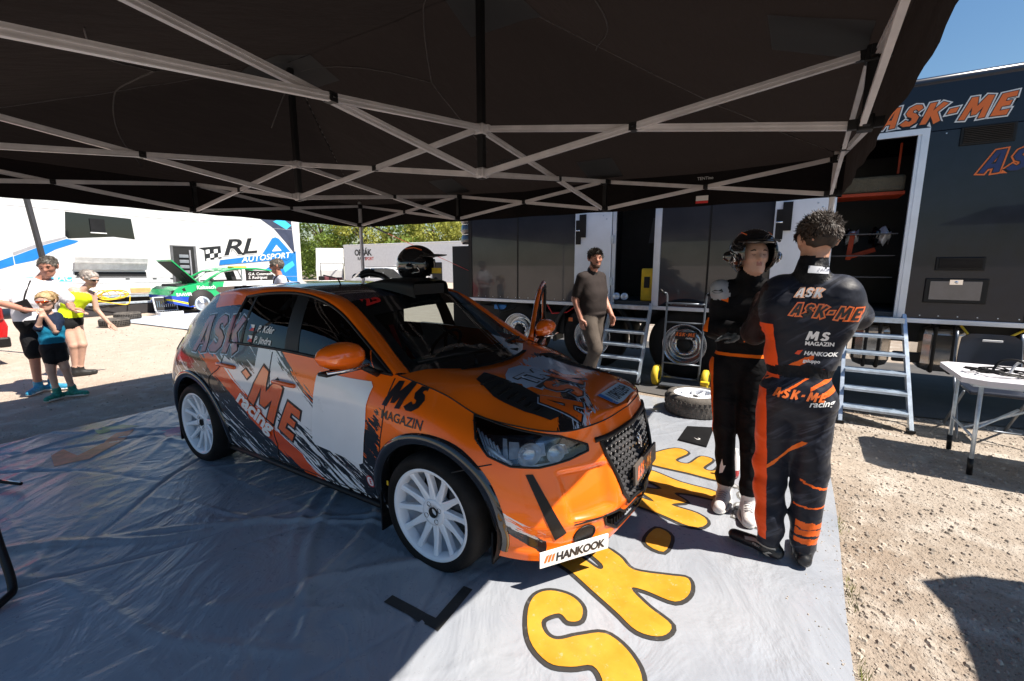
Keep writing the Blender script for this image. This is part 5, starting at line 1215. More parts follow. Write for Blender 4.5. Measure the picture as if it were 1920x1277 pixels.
q = B(); q.tube([(-.235, -.34, .1), (.235, -.34, .1)], .009, 8); q.build('stretcher', TB, t)
# helmet lying on the roof scoop
def helmet_shell(parent, c, yaw, R0=.135, peak=True, open_face=True, art=True):
    """open-face rally helmet centred at c, facing +x before yaw"""
    e = bpy.data.objects.new('helmet_shell_group', None)
    Mx = Matrix.Translation(Vector(c))@Matrix.Rotation(yaw, 4, 'Z')
    HM = plain('helmet_gloss', (.012, .012, .014), .12, coat=1.0, var=.2)
    rows = []
    for i in range(25):
        th = pi*i/24*.80                      # from the crown downwards
        row = []
        for k in range(49):
            ph = 2*pi*k/48; cx_ = cos(ph); r_ = sin(th)
            x_ = r_*cx_*(1.12 if cx_ > 0 else 1.08); y_ = r_*sin(ph)*.94; z_ = cos(th)*1.02
            row.append((x_*R0, y_*R0, z_*R0))
        rows.append(row)
    q = B(); g_ = np.array(rows)
    for i in range(24):
        for k in range(48):
            cxx = (g_[i, k]+g_[i+1, k+1])/2; front = cxx[0] > R0*.42 and abs(cxx[1]) < R0*.66 and -R0*.62 < cxx[2] < R0*.40
            low = cxx[2] < -R0*.62 and cxx[0] > R0*.2 and abs(cxx[1]) < R0*.7
            if front or low: continue
            q.add([g_[i, k], g_[i+1, k], g_[i+1, k+1], g_[i, k+1]], [(0, 1, 2, 3)], 0, True)
    sh = q.build('shell', HM, parent, weld=.0004); md = sh.modifiers.new('s', 'SOLIDIFY'); md.thickness = .018; sh.data.transform(Mx)
    if peak:
        q = B(); rows = []
        for i in range(9):
            a = -1.05+2.1*i/8; rows.append([(R0*cos(a)*1.02*(1+t_*.55)+.01*t_, R0*sin(a)*.95*(1-t_*.12), R0*(.46+.10*cos(a*1.4)-t_*.03)) for t_ in (0, .35, .7, 1)])
        q.grid(cr_axis(np.array(rows), 3, 0)); q.v = [tuple((Mx@Vector(v_))) for v_ in q.v]; pk = q.build('peak', BLACKP, parent); md = pk.modifiers.new('s', 'SOLIDIFY'); md.thickness = .006
    for s in (-1, 1):
        q = B(); pts = [(.02, s*.94, .1), (.4, s*.93, -.05), (.52, s*.86, -.35), (.15, s*.93, -.42)]
        for a, b_ in ((0, 1), (1, 2), (2, 3)): q.tube([Mx@Vector((pts[a][0]*R0, pts[a][1]*R0*1.03, pts[a][2]*R0)), Mx@Vector((pts[b_][0]*R0, pts[b_][1]*R0*1.03, pts[b_][2]*R0))], .004, 6)
        q.build('trim_line', CHROME if art else ORL, parent)
        q = B(); p = Mx@Vector((.0, s*R0*.98, -.15*R0)); bm2 = bmesh.new(); bmesh.ops.create_icosphere(bm2, subdivisions=2, radius=.035)
        for v_ in bm2.verts: v_.co = p+Vector((v_.co.x, v_.co.y*.5, v_.co.z))
        q.bm(bm2, 0, True); q.build('ear_shell', HM, parent)
        q = B(); q.tube([Mx@Vector((R0*.5, s*R0*.5, R0*.75)), Mx@Vector((R0*.1, s*R0*.55, R0*.87)), Mx@Vector((-R0*.4, s*R0*.5, R0*.82))], .0035, 5); q.build('orange_line', ORL, parent)
t = thing('racing_helmet', 'black racing helmet with a peak resting on the roof of the orange rally car', 'helmet', (-2.56, 2.68, 1.60))
helmet_shell(t, (0, 0, 0), radians(20), .150)
q = B(); q.obox((.185, .02, -.045), (.03, 0, 0), (0, .02, 0), (0, 0, .02)); q.build('orange_tab', YELLOW, t)
q = B(); q.tube(bez([(.10, -.08, -.12), (.17, -.05, -.15), (.2, 0.0, -.1)], 5), .012, 6); q.build('chin_strap', BLACKM, t)
q = B(); q.box((-.12, -.1, -.19), (.12, .1, -.1), bev=.04); q.build('padding', BLACKM, t)
t = thing('neck_brace', 'dark folded head restraint lying on the car roof next to the helmet', 'head restraint', (-2.84, 2.56, 1.48))
q = B(); q.tube(bez([(-.17, -.06, .03), (-.10, -.03, .05), (.0, 0, .035), (.12, -.05, .01), (.2, -.1, -.01)], 6), .022, 8); q.build('yoke', BLACKP, t)
q = B(); q.tube(bez([(-.18, -.05, .055), (-.13, -.02, .075), (-.08, .0, .07)], 5), .012, 6); q.build('buckle', BLACKM, t)
# tube-framed chair at the lower left edge, rod at the left edge
t = thing('camp_chair', 'black tube framed camping chair cut off by the lower left corner of the photo', 'chair', (-2.95, .12, .012))
q = B(); q.tube(bez([(-.45, .28, .42), (-.30, .27, .26), (-.16, .27, .06), (-.10, .235, .028), (-.02, .10, .02), (.02, -.15, .02), (-.02, -.3, .03)], 6), .018, 10); q.build('frame', BLACKP, t)
q = B(); q.tube([(-.245, .27, .17), (-.5, .02, .17)], .016, 8); q.build('crossbar', BLACKP, t); q = B(); q.tube(bez([(-.8, .2, .42), (-.75, .0, .1), (-.6, -.2, .02), (-.02, -.3, .03)], 5), .018, 8); q.build('frame', BLACKP, t)
q = B(); q.box((-.85, -.25, .40), (-.42, .3, .425), bev=.01); q.build('seat', plain('chair_cloth', (.02, .02, .022), .9), t)
t = thing('metal_rod', 'black rod with a bright end lying at the left edge of the ground sheet', 'rod', (-4.75, .62, .03))
q = B(); q.tube([(-.4, -.12, .02), (.15, .09, .02)], .013, 8); q.build('rod', BLACKP, t); q = B(); q.tube([(.0, .03, .033), (.15, .09, .033)], .005, 6); q.build('bright_edge', CHROME, t)
# unseen cloth added off the right edge, outlined to cast the lower right shadow
t = thing('added_shade_cloth', 'unseen dark cloth added outside the right of the view to shade the dirt', 'canopy tent', (4.2, 2.2, 0))
outl = [(-1.87, 1.02), (-1.62, 1.22), (-1.38, 1.30), (1.8, 1.3), (1.8, -2.6), (-1.72, -2.6), (-1.76, -.4), (-1.82, .2), (-1.80, .5), (-1.80, .8)]
q = B(); q.prism(outl, 2.43, 2.45, 'Z'); q.build('roof_cloth', CANV, t)
for x_, y_ in ((1.7, 1.1), (1.7, -2.5)): q = B(); q.box((x_-.02, y_-.02, 0), (x_+.02, y_+.02, 2.43)); q.build('leg', ALU_TENT, t)
# ================================================================== PEOPLE
class Fig:
    """a figure as one smooth surface grown round tapered limbs, meshed with surface nets"""
    def __init__(s, vox=.009): s.p = []; s.vox = vox
    def cap(s, a, b, ra, rb=None, m=0, k=.02, sc=(1, 1, 1), cut=False):
        s.p.append((np.array(a, float), np.array(b, float), ra, ra if rb is None else rb, m, k, np.array(sc, float), cut)); return s
    def ball(s, c, r, m=0, k=.02, sc=(1, 1, 1), cut=False): return s.cap(c, c, r, r, m, k, sc, cut)
    def chain(s, pts, rs, m=0, k=.02, sc=(1, 1, 1)):
        for i in range(len(pts)-1): s.cap(pts[i], pts[i+1], rs[i], rs[i+1], m, k, sc)
        return s
    def build(s, name, mats, parent, wr=None):
        h = s.vox; lo = np.min([np.minimum(a, b)-max(ra, rb)*1.15/1 for a, b, ra, rb, *_ in s.p], 0)-.03; hi = np.max([np.maximum(a, b)+max(ra, rb)*1.15 for a, b, ra, rb, *_ in s.p], 0)+.03
        n = np.ceil((hi-lo)/h).astype(int)+1
        D = np.full(n, .08, np.float32); RAW = np.full(n, 9., np.float32); MI = np.zeros(n, np.int8)
        for a, b, ra, rb, mi, k, sc, cut in s.p:
            R_ = max(ra, rb)+k+.035
            i0 = np.maximum(((np.minimum(a, b)-R_-lo)/h).astype(int), 0); i1 = np.minimum(((np.maximum(a, b)+R_-lo)/h).astype(int)+2, n)
            ax = [lo[d]+h*np.arange(i0[d], i1[d]) for d in range(3)]
            X, Y, Z = np.meshgrid(*ax, indexing='ij')
            P = [(X-a[0])/sc[0], (Y-a[1])/sc[1], (Z-a[2])/sc[2]]; ba = (b-a)/sc; L2 = float(ba@ba)
            t = np.clip((P[0]*ba[0]+P[1]*ba[1]+P[2]*ba[2])/L2, 0, 1) if L2 > 1e-10 else 0*X
            d = np.sqrt((P[0]-t*ba[0])**2+(P[1]-t*ba[1])**2+(P[2]-t*ba[2])**2)-(ra+(rb-ra)*t)
            d = (d*min(1, sc.min()*1.0 if sc.min() < 1 else 1)).astype(np.float32)
            sl_ = tuple(slice(i0[d_], i1[d_]) for d_ in range(3)); cur = D[sl_]
            if cut: hh = np.clip(.5-.5*(cur+d)/k, 0, 1); D[sl_] = cur*(1-hh)-d*hh+k*hh*(1-hh); continue
            hh = np.clip(.5+.5*(cur-d)/k, 0, 1); D[sl_] = cur*(1-hh)+d*hh-k*hh*(1-hh)
            w = d < RAW[sl_]; MI[sl_] = np.where(w, mi, MI[sl_]); RAW[sl_] = np.where(w, d, RAW[sl_])
        if wr: 
            ax = [lo[d]+h*np.arange(n[d]) for d in range(3)]; X, Y, Z = np.meshgrid(*ax, indexing='ij'); D = D+wr(X, Y, Z, MI).astype(np.float32)
        # surface nets
        ins = D < 0; c0 = ins[:-1, :-1, :-1]; cnt = np.zeros(c0.shape, np.int8)
        for o in np.ndindex(2, 2, 2): cnt += ins[o[0]:n[0]-1+o[0], o[1]:n[1]-1+o[1], o[2]:n[2]-1+o[2]]
        act = (cnt > 0) & (cnt < 8); ids = np.argwhere(act); vid = -np.ones(c0.shape, np.int64); vid[act] = np.arange(len(ids))
        acc = np.zeros((len(ids), 3)); num = np.zeros(len(ids)); i_, j_, k_ = ids.T
        for ax_ in range(3):
            for u in (0, 1):
                for v in (0, 1):
                    o = [0, 0, 0]; oth = [q for q in range(3) if q != ax_]; o[oth[0]] = u; o[oth[1]] = v
                    A = D[i_+o[0], j_+o[1], k_+o[2]]; o2 = list(o); o2[ax_] = 1; Bv = D[i_+o2[0], j_+o2[1], k_+o2[2]]
                    c = (A < 0) != (Bv < 0); t = np.where(c, A/np.where(c, A-Bv, 1), 0)
                    p = np.array(o, float)[None, :]+0*acc; p[:, ax_] = t; acc += p*c[:, None]; num += c
        V = (ids+acc/num[:, None])*h+lo
        mat_v = MI[np.minimum(i_+1, n[0]-1), j_, k_]; F = []; FM = []
        for ax_ in range(3):
            o1 = [q for q in range(3) if q != ax_]
            sl0 = [slice(1, n[q]-1) for q in range(3)]; sl0[ax_] = slice(0, n[ax_]-1); sl1 = list(sl0); sl1[ax_] = slice(1, n[ax_])
            a_, b_ = ins[tuple(sl0)], ins[tuple(sl1)]; e = np.argwhere(a_ != b_); 
            if not len(e): continue
            off = np.ones(3, int); off[ax_] = 0; g = e+off
            def vv(du, dv): q = g.copy(); q[:, o1[0]] -= du; q[:, o1[1]] -= dv; return vid[q[:, 0], q[:, 1], q[:, 2]]
            quad = np.stack([vv(1, 1), vv(0, 1), vv(0, 0), vv(1, 0)], 1)
            flip = a_[tuple(e.T)] if ax_ != 1 else ~a_[tuple(e.T)]
            quad[~flip] = quad[~flip][:, ::-1]
            F.append(quad); g2 = g.copy(); g2[:, ax_] += (~a_[tuple(e.T)]).astype(int); FM.append(MI[g2[:, 0], g2[:, 1], g2[:, 2]])
        F = np.concatenate(F); FM = np.concatenate(FM)
        me = bpy.data.meshes.new(name); me.vertices.add(len(V)); me.vertices.foreach_set('co', V.ravel())
        me.loops.add(len(F)*4); me.loops.foreach_set('vertex_index', F.ravel().astype(np.int32)); me.polygons.add(len(F))
        me.polygons.foreach_set('loop_start', np.arange(0, len(F)*4, 4, dtype=np.int32)); me.polygons.foreach_set('loop_total', np.full(len(F), 4, dtype=np.int32))
        me.update(calc_edges=True); me.validate()
        for mm in mats: me.materials.append(mm)
        me.polygons.foreach_set('material_index', FM.astype(np.int32)); me.polygons.foreach_set('use_smooth', [True]*len(F)); me.update()
        o = bpy.data.objects.new(name, me); C.objects.link(o); o.parent = parent; return o
def skin(name, col):
    m = M(name, rough=.48); x, y, z = m.co(); n = m.noise(m.vec(x, y, z), 14, 4)
    m.set(color=m.mix(n.ss(.3, .7), tuple(c*.86 for c in col), col)); m.b.inputs['Subsurface Weight'].default_value = .12; m.b.inputs['Subsurface Radius'].default_value = (.02, .008, .004)
    m.bump(m.noise(m.vec(x, y, z), 220, 3), .002); return m.mat
def cloth(name, col, rough=.8, sc=14, amt=.025, var=.2):
    m = M(name, rough=rough, spec=.15); x, y, z = m.co(); n = m.noise(m.vec(x, y, z*.6), sc, 4, .55, 1.2)
    m.set(color=m.mix(n.ss(.3, .7), tuple(c*(1-var) for c in col), tuple(c*(1+var) for c in col))); m.bump(n, amt, .6); return m.mat
SK1 = skin('skin_tan', (.50, .27, .18)); SK2 = skin('skin_fair', (.62, .38, .29)); SK3 = skin('skin_sunburnt', (.5, .23, .16)); LIP = plain('lips', (.44, .20, .155), .5)
HAIR_B = plain('hair_brown', (.026, .015, .009), .65, var=.4, vs=40); HAIR_D = plain('hair_dark', (.022, .016, .012), .4, var=.4, vs=40); HAIR_G = plain('hair_grey', (.12, .105, .09), .5, var=.5, vs=50); HAIR_Y = plain('hair_blond', (.42, .29, .15), .5, var=.35, vs=40); HAIR_S = plain('hair_silver', (.34, .30, .27), .5, var=.4, vs=40)
EYE = plain('eye_dark', (.03, .02, .015), .2)
def v3(*a): return np.array(a, float)
def head(f, c, fwd, r=.098, m=0, up=(0, 0, 1), chin=1.0, nose=1.0, lip=None, ears=True):
    """skull, jaw, nose, brows, lips, ears; fwd = direction faced"""
    c = v3(*c); F_ = v3(*fwd); F_ /= np.linalg.norm(F_); U_ = v3(*up); U_ -= F_*(U_@F_); U_ /= np.linalg.norm(U_); R_ = np.cross(F_, U_)
    s = r/.098
    P = lambda a, b, d: c+(F_*a+R_*b+U_*d)*s
    f.cap(P(-.028, 0, .028), P(.018, 0, .026), .084*s, .080*s, m, .02)
    f.cap(P(.028, 0, -.02), P(.040, 0, -.052), .062*s, .050*s, m, .03)
    f.cap(P(.045, 0, -.085), P(.066, 0, -.092), .030*s, .020*s*chin, m, .028)
    for b in (-1, 1):
        f.cap(P(.02, b*.040, -.06), P(.05, b*.024, -.088), .022*s, .018*s, m, .022)
        f.ball(P(.062, b*.036, -.012), .022*s, m, .02)                       # cheekbone
        f.cap(P(.086, b*.014, .030), P(.074, b*.044, .028), .010*s, .008*s, m, .014)     # brow
        f.ball(P(.096, b*.031, .010), .0145*s, m, .010, cut=True)              # eye socket
        f.ball(P(.074, b*.031, .010), .0135*s, m, .005)
        if ears: f.cap(P(-.006, b*.080, .012), P(-.002, b*.082, -.020), .014*s, .010*s, m, .006, sc=(1, 1, 1)); f.cap(P(-.014, b*.088, .018), P(-.012, b*.090, -.004), .010*s, .008*s, m, .005)
    f.cap(P(.088, 0, .016), P(.108*nose, 0, -.018), .008*s, .0125*s, m, .010)
    for b in (-1, 1): f.ball(P(.096, b*.011, -.022), .009*s, m, .006)
    lm = m if lip is None else lip
    f.cap(P(.089, -.018, -.049), P(.089, .018, -.049), .0048*s, .0048*s, lm, .004); f.cap(P(.0875, -.015, -.0575), P(.0875, .015, -.0575), .0055*s, .0055*s, lm, .004)
    return P
def eyes(P, parent, closed=False, s=1):
    for b in (-1, 1):
        q = B(); bm2 = bmesh.new(); bmesh.ops.create_icosphere(bm2, subdivisions=2, radius=.0062*s)
        for v_ in bm2.verts: v_.co = Vector(P(.0835, b*.031, .008 if not closed else .004))+Vector((v_.co.x, v_.co.y, v_.co.z*(.8 if not closed else .3)))
        q.bm(bm2, 0, True); q.build('eye', EYE, parent)
        q = B(); q.tube([P(.093, b*.014, .027), P(.095, b*.031, .034), P(.084, b*.050, .029)], [.0042*s, .0045*s, .0025*s], 6); q.tube([P(.088, b*.020, .006), P(.0895, b*.031, .002), P(.083, b*.043, .006)], .0016*s, 5); q.build('eyebrow', HAIR_B, parent)
def hand(f, w, d, n, s=1.0, m=0, curl=.5, side=1, fm=None):
    """w wrist, d direction of the fingers, n palm normal (where the fingers curl to), side = thumb side sign"""
    w = v3(*w); d = v3(*d); d /= np.linalg.norm(d); n = v3(*n); n -= d*(n@d); n /= np.linalg.norm(n); t = np.cross(d, n)*side
    f.cap(w, w+d*.02*s, .024*s, .026*s, m, .012)
    for o in (-.024, -.008, .008, .024): f.cap(w+d*.02*s+t*o*.7*s, w+d*.085*s+t*o*s, .0135*s, .011*s, m, .008)
    for k, (o, L) in enumerate(((.027, .070), (.009, .080), (-.009, .075), (-.026, .058))):
        p = w+d*.085*s+t*o*s; a = curl*(.55+.12*k); dirn = d; segs = (L*.45, L*.32, L*.23); r0 = .0092
        for q, sg_ in enumerate(segs):
            an = a*(q+1); dr = d*cos(an)+n*sin(an); p2 = p+dr*sg_*s; f.cap(p, p2, r0*s, (r0-.001)*s, m, .003); p = p2; r0 -= .001
    p0 = w+d*.025*s+t*.024*s; p1 = p0+(d*.6+t*.7+n*.3)*.038*s; p2 = p1+(d*.9+t*.15+n*.35*curl)*.030*s; p3 = p2+(d*.9-t*.1+n*.5*curl)*.024*s
    f.cap(p0, p1, .016*s, .012*s, m, .01); f.cap(p1, p2, .0115*s, .0105*s, m, .004); f.cap(p2, p3, .0105*s, .009*s, m, .004)
def hair_cap(name, P, parent, mat, s=1.0, spikes=500, length=.035, seed=1, low=-.03, flow=0):
    f = Fig(.007); f.cap(P(-.032, 0, .034), P(.016, 0, .036), .091*s, .083*s, 0, .01); f.cap(P(-.048, 0, .0), P(-.052, 0, low+.015), .058*s, .038*s, 0, .03)
    for b in (-1, 1): f.cap(P(.03, b*.075, .03), P(.0, b*.081, .0), .016*s, .012*s, 0, .02)
    f.ball(P(.105, 0, -.012), .075*s, 0, .008, cut=True); f.ball(P(.04, 0, -.085), .075*s, 0, .008, cut=True)
    for b in (-1, 1): f.ball(P(.004, b*.100, -.018), .036*s, 0, .006, cut=True)
    f.ball(P(-.05, 0, low-.075), .055*s, 0, .01, cut=True)
    ff = random.Random(seed)
    o = f.build(name, [mat], parent, wr=lambda X, Y, Z, MI: .0022*np.sin(X*90+3*np.sin(Z*60))*np.sin(Y*80+X*40))
    bvh = [v.co.copy() for v in o.data.vertices]; nn = [v.normal.copy() for v in o.data.vertices]
    q = B(); U_ = Vector(P(0, 0, 1))-Vector(P(0, 0, 0)); U_.normalize(); Fw = (Vector(P(1, 0, 0))-Vector(P(0, 0, 0))).normalized()
    for _ in range(spikes):
        i = ff.randrange(len(bvh)); p, n_ = bvh[i], nn[i]; hgt = (p-Vector(P(0, 0, 0))).dot(U_)
        if hgt < low*.5*s: continue
        L = length*(.5+.8*ff.random())*(.35+.65*max(0, min(1, (hgt+.01)/.09)))
        d_ = (n_*(.32-.25*flow)+Fw*(.55-1.0*flow)-U_*((.5 if hgt < .055*s else -.25)+.5*flow)+Vector((ff.random()-.5, ff.random()-.5, ff.random()-.5))*(.75-.5*flow)).normalized(); sd = d_.orthogonal().normalized()*.0032; c_ = d_.cross(sd)
        bend = Vector((ff.random()-.5, ff.random()-.5, ff.random()-.5))*L*.5
        m_ = p+d_*L*.55; e_ = p+d_*L+bend
        q.add([p-sd, p+sd, p+c_, m_-sd*.8, m_+sd*.8, m_+c_*.8, e_], [(0, 1, 4, 3), (1, 2, 5, 4), (2, 0, 3, 5), (3, 4, 6), (4, 5, 6), (5, 3, 6)])
    h_ = q.build('hair_tufts', mat, parent); h_['kind'] = 'stuff'
    return o
def proj_text(obj, shp, fn, direction, mat, parent, name='suit_lettering', off=.004, cut=.03):
    me = obj.data; bv = BVHTree.FromPolygons([v.co for v in me.vertices], [tuple(p.vertices) for p in me.polygons]); d = Vector(direction).normalized()
    def g(u, v):
        p = Vector(fn(u, v)); h = bv.ray_cast(p-d*1.0, d); return h[0]-d*off if h[0] else None
    return place(name, shp, g, mat, parent, cut)
def shoe(f, an, d, m, L=.27, sole=None, s=1.0):
    """shoe below an ankle, pointing along d (xy)"""
    an = v3(*an); d = v3(d[0], d[1], 0); d /= np.linalg.norm(d); z = lambda q, h_: v3(q[0], q[1], h_)
    f.cap(z(an-d*.045*s, .045*s), z(an+d*.02*s, .05*s), .040*s, .043*s, m, .02); f.cap(z(an+d*.02*s, .05*s), z(an+d*(L-.10)*s, .036*s), .043*s, .036*s, m, .02, sc=(1, 1, .9)); f.cap(z(an, .05*s), z(an, .13*s), .042*s, .045*s, m, .02)
    if sole is not None:
        for t_ in np.linspace(-.05, L-.105, 9): f.ball(z(an+d*t_*s, .012*s), (.042-.004*abs(t_-.05)*6)*s, sole, .004, sc=(1, 1, .32))
# ---- suit materials
m = M('racing_suit_back', rough=.5, sheen=.08, spec=.25); x, y, z = m.co()
a_ = x*.82+z*.57; b_ = z*.82-x*.57; n = m.noise(m.vec(a_*5, b_*34, y*3), 1, 5, .6, .4); n2 = m.noise(m.vec(a_*1.6, b_*9, 0), 1, 3)
c = m.mix(n.ss(.5, .62)*n2.ss(.42, .6)*.75, (.006, .008, .017), (.05, .058, .085))
for off_, w_, lo_, hi_ in ((1.18, .014, -.35, .0), (1.075, .006, -.35, .05), (.945, .012, -.12, .30), (1.015, .010, .0, .3)):
    l_ = (b_+(n-.5)*.05-off_*.82).abs().lt(w_)*x.gt(lo_)*x.lt(hi_)*n.gt(.40); c = m.mix(l_*z.gt(.98), c, (.85, .13, .01))
lg = (z-.60-(x*1.1+.12)+(n-.5)*.05).abs().lt(.012)*x.lt(.03)*z.lt(.72)*z.gt(.40); c = m.mix(lg, c, (.85, .16, .015))
for zz in (.215, .255, .165): c = m.mix((z+(n-.5)*.05-zz).abs().lt(.017)*x.gt(.0), c, (.85, .13, .01))
c = m.mix((z+(n-.5)*.04-.36).abs().lt(.005)*x.gt(-.02), c, (.85, .13, .01)); c = m.mix((z+x*.3+(n-.5)*.04-.5).abs().lt(.006)*x.gt(.0), c, (.85, .13, .01))
c = m.mix((x+z*.078+.118+(n2-.5)*.02).lt(0)*z.lt(.985)*z.gt(.13), c, (.88, .09, .01)); c = m.mix((x+z*.20-.07+(n2-.5)*.02).lt(0)*z.gt(1.05)*z.lt(1.33), c, (.88, .09, .01))
m.set(color=c); v = m.vec(x, y, z*.75); w1 = m.noise(m.vec(x, y, z*1.7), 8, 3, .5, 1.0); w2 = m.noise(v, 26, 3, .5, .6); m.bump(m.noise(m.vec(x, y, z*1.5), 5.5, 2, .5, .5)+w2*.06, .04, .6); SUIT = m.mat
SUIT_O = cloth('suit_orange', (.86, .10, .012), .5, 9, .03, .06); SUIT_K = cloth('suit_black', (.010, .010, .012), .55, 9, .04, .3); SUIT_M = cloth('suit_maroon_black', (.022, .011, .011), .6, 9, .03, .3)
BOOT = plain('boot_black', (.011, .011, .012), .4, var=.3); GREYL = plain('boot_grey_trim', (.32, .30, .27), .4); SOLE = plain('white_sole', (.7, .68, .64), .6); SNK = plain('white_sneaker', (.62, .6, .6), .5, bump=.003, bs=60)
def wrinkle(clothm, amp=.0035):
    def w(X, Y, Z, MI):
        k = np.isin(MI, clothm)
        a = np.sin(Z*31+5*np.sin(X*6.1+Y*4.3+Z*2)+2.2*np.sin(Y*9-X*5)); b = np.sin(X*13+Y*9+Z*21+2.5*np.sin(Z*7+X*4)); g = .5+.5*np.sin(X*8.3-Y*6.1+Z*5.7+1.2)
        return np.where(k, amp*(.9*a*g+.8*b*(1-g)), 0)
    return w
# ---- driver, seen from behind (faces +y)
t = thing('person', 'bare-headed racer in a black and orange suit seen from behind, beside the helmeted one', 'person', (.10, 2.70, .016)); t.scale = (.955, .98, .970)
f = Fig(.0085)
# legs: x to the right
for s_, hp, kn, an, mt in ((-1, (-.135, .0, .90), (-.145, .03, .52), (-.115, -.02, .14), 0), (1, (.025, .01, .91), (.045, .03, .54), (.05, .01, .15), 0)):
    f.cap(hp, kn, .108, .082, mt, .05); f.cap(kn, an, .080, .064, mt, .04); f.cap((kn[0], kn[1]-.02, kn[2]-.1), (an[0], an[1]-.01, .2), .074, .066, mt, .03)
    f.cap((an[0], an[1], .135), (an[0], an[1]+.0, .12), .062, .060, mt, .01)
f.cap((-.10, -.045, .95), (.005, -.04, .96), .108, .104, 0, .05)          # seat
f.cap((-.115, .0, 1.00), (.0, .0, 1.00), .102, .098, 0, .05, sc=(1, .95, 1)); f.cap((-.10, .01, 1.10), (-.01, .01, 1.11), .104, .100, 2, .04, sc=(1, .95, 1)); f.cap((-.115, .01, 1.17), (.01, .01, 1.18), .110, .108, 0, .05, sc=(1, .95, 1))
f.cap((-.13, .0, 1.32), (.045, .0, 1.33), .120, .118, 0, .06, sc=(1, .92, 1)); f.cap((-.15, .0, 1.43), (.07, .0, 1.44), .118, .115, 0, .06, sc=(1, .9, 1))
f.cap((-.165, .01, 1.50), (.085, .01, 1.51), .078, .078, 0, .05)
# collar, neck
f.cap((-.045, .0, 1.575), (-.042, .012, 1.635), .078, .066, 2, .02, sc=(1.05, 1, 1)); f.cap((-.04, .01, 1.62), (-.036, .02, 1.70), .058, .056, 3, .015)
P = head(f, (-.035, .035, 1.755), (-.36, .90, -.18), .102, 3)
# right arm lifted: shoulder, elbow out to the right and forward, hand to the other's chin
f.cap((.095, .01, 1.475), (.175, .14, 1.375), .082, .068, 0, .04); f.cap((.175, .14, 1.375), (.02, .34, 1.42), .064, .050, 0, .03)
hand(f, (.0, .345, 1.43), (-.9, .3, .25), (0, -.4, .9), 1.0, 3, .6, -1)
# left arm: down and forward, elbow low on the left, hand raised
f.cap((-.19, .02, 1.475), (-.285, .10, 1.27), .080, .070, 4, .03); f.cap((-.285, .10, 1.27), (-.27, .30, 1.43), .066, .050, 4, .03); f.cap((-.285, .10, 1.265), (-.285, .10, 1.26), .07, .07, 4, .02)
hand(f, (-.27, .31, 1.445), (.2, .45, .7), (.5, .3, 0), 1.0, 3, .7, 1)
shoe(f, (-.115, -.02, 0), (-.9, .30), 5, .29); shoe(f, (.055, .01, 0), (-.10, 1), 5, .29)
f.cap((-.115, -.02, .10), (-.115, -.02, .17), .052, .054, 5, .02); f.cap((.055, .01, .10), (.055, .01, .17), .052, .054, 5, .02)
body_ = f.build('body', [SUIT, SUIT_O, SUIT_K, SK1, SUIT_M, BOOT], t, wr=wrinkle([0, 1, 2, 4], .0055))
hair_cap('hair', P, t, HAIR_B, .985, 4200, .026, 3, low=-.012, flow=.25)
def back(z0, x0, sx=1, rot=0):
    ca, sa = cos(rot), sin(rot); return lambda u, v: (x0+(u*ca-v*sa)*sx, -.4, z0+u*sa+v*ca)
for k, (gr, mt) in enumerate([(.006, ORL), (-.001, BLACK_V)]): proj_text(body_, brush_text('ASK-ME', .062, gr, .25, .12), back(1.385, -.125, .93, -.06), (0, 1, 0), mt, t, off=.004+.002*k)
for k, (gr, mt) in enumerate([(.004, plain('peach_print', (.75, .42, .28), .5)), (-.001, plain('silver_print', (.55, .56, .6), .35))]): proj_text(body_, brush_text('ASK', .044, gr, .25, .12), back(1.475, -.11), (0, 1, 0), mt, t, off=.004+.002*k)
proj_text(body_, brush_text('MS', .046, .0, .12, .12), back(1.262, -.045, 1.15), (0, 1, 0), WHITE_V, t); proj_text(body_, type_text('MAGAZIN', .020, .001), back(1.236, -.045), (0, 1, 0), WHITE_V, t)
proj_text(body_, type_text('HANKOOK', .020, .0012, .2), back(1.185, -.045), (0, 1, 0), WHITE_V, t); proj_text(body_, poly_shape([[(0, 0), (.02, -.004), (.035, .022), (.012, .018)]]), back(1.187, -.085), (0, 1, 0), plain('red_orange_print', (.75, .06, .01), .5), t)
proj_text(body_, type_text('galuppo', .017, .0008), back(1.148, -.045), (0, 1, 0), WHITE_V, t)
q_ = B(); 
proj_text(body_, brush_text('ASK-ME', .046, .0, .2, .16), back(.965, -.165, .95, -.03), (0, 1, 0), ORANGE_V, t); proj_text(body_, type_text('racing', .032, .001, .35), back(.93, .0, 1, .1), (0, 1, 0), WHITE_V, t)
proj_text(body_, poly_shape([[(-.035, 0), (.055, 0), (.055, .032), (-.035, .036)]]), back(1.592, -.03, 1, -.05), (0, 1, 0), plain('collar_patch_white', (.5, .52, .58), .5), t, 'collar_patch'); proj_text(body_, type_text('RACING', .014, .0), back(1.603, -.052+.03, .95, -.05), (0, 1, 0), plain('collar_navy', (.01, .02, .07), .5), t, off=.007)
for x_ in (-.11, .055): pass
proj_text(body_, poly_shape([[(-.22, .07), (-.14, .088), (-.06, .085), (-.055, .072), (-.14, .076), (-.215, .058)]]), lambda u, v: (u-.02, -.4, v), (0, 1, 0), GREYL, t, 'boot_trim', cut=.02); proj_text(body_, type_text('FIRST', .012, .0006), lambda u, v: (-.195+u, -.4, .052+v), (0, 1, 0), GREYL, t, 'boot_trim', cut=.02)
proj_text(body_, poly_shape([[(.0, .03), (.03, .055), (.05, .05), (.02, .038), (.04, .02), (.028, .018)]]), lambda u, v: (u-.14, -.4, v), (0, 1, 0), GREYL, t, 'boot_trim', cut=.02)
m = M('racing_suit_front', rough=.7, spec=.12); x, y, z = m.co(); n2 = m.noise(m.vec(x, y, z), 9, 3)
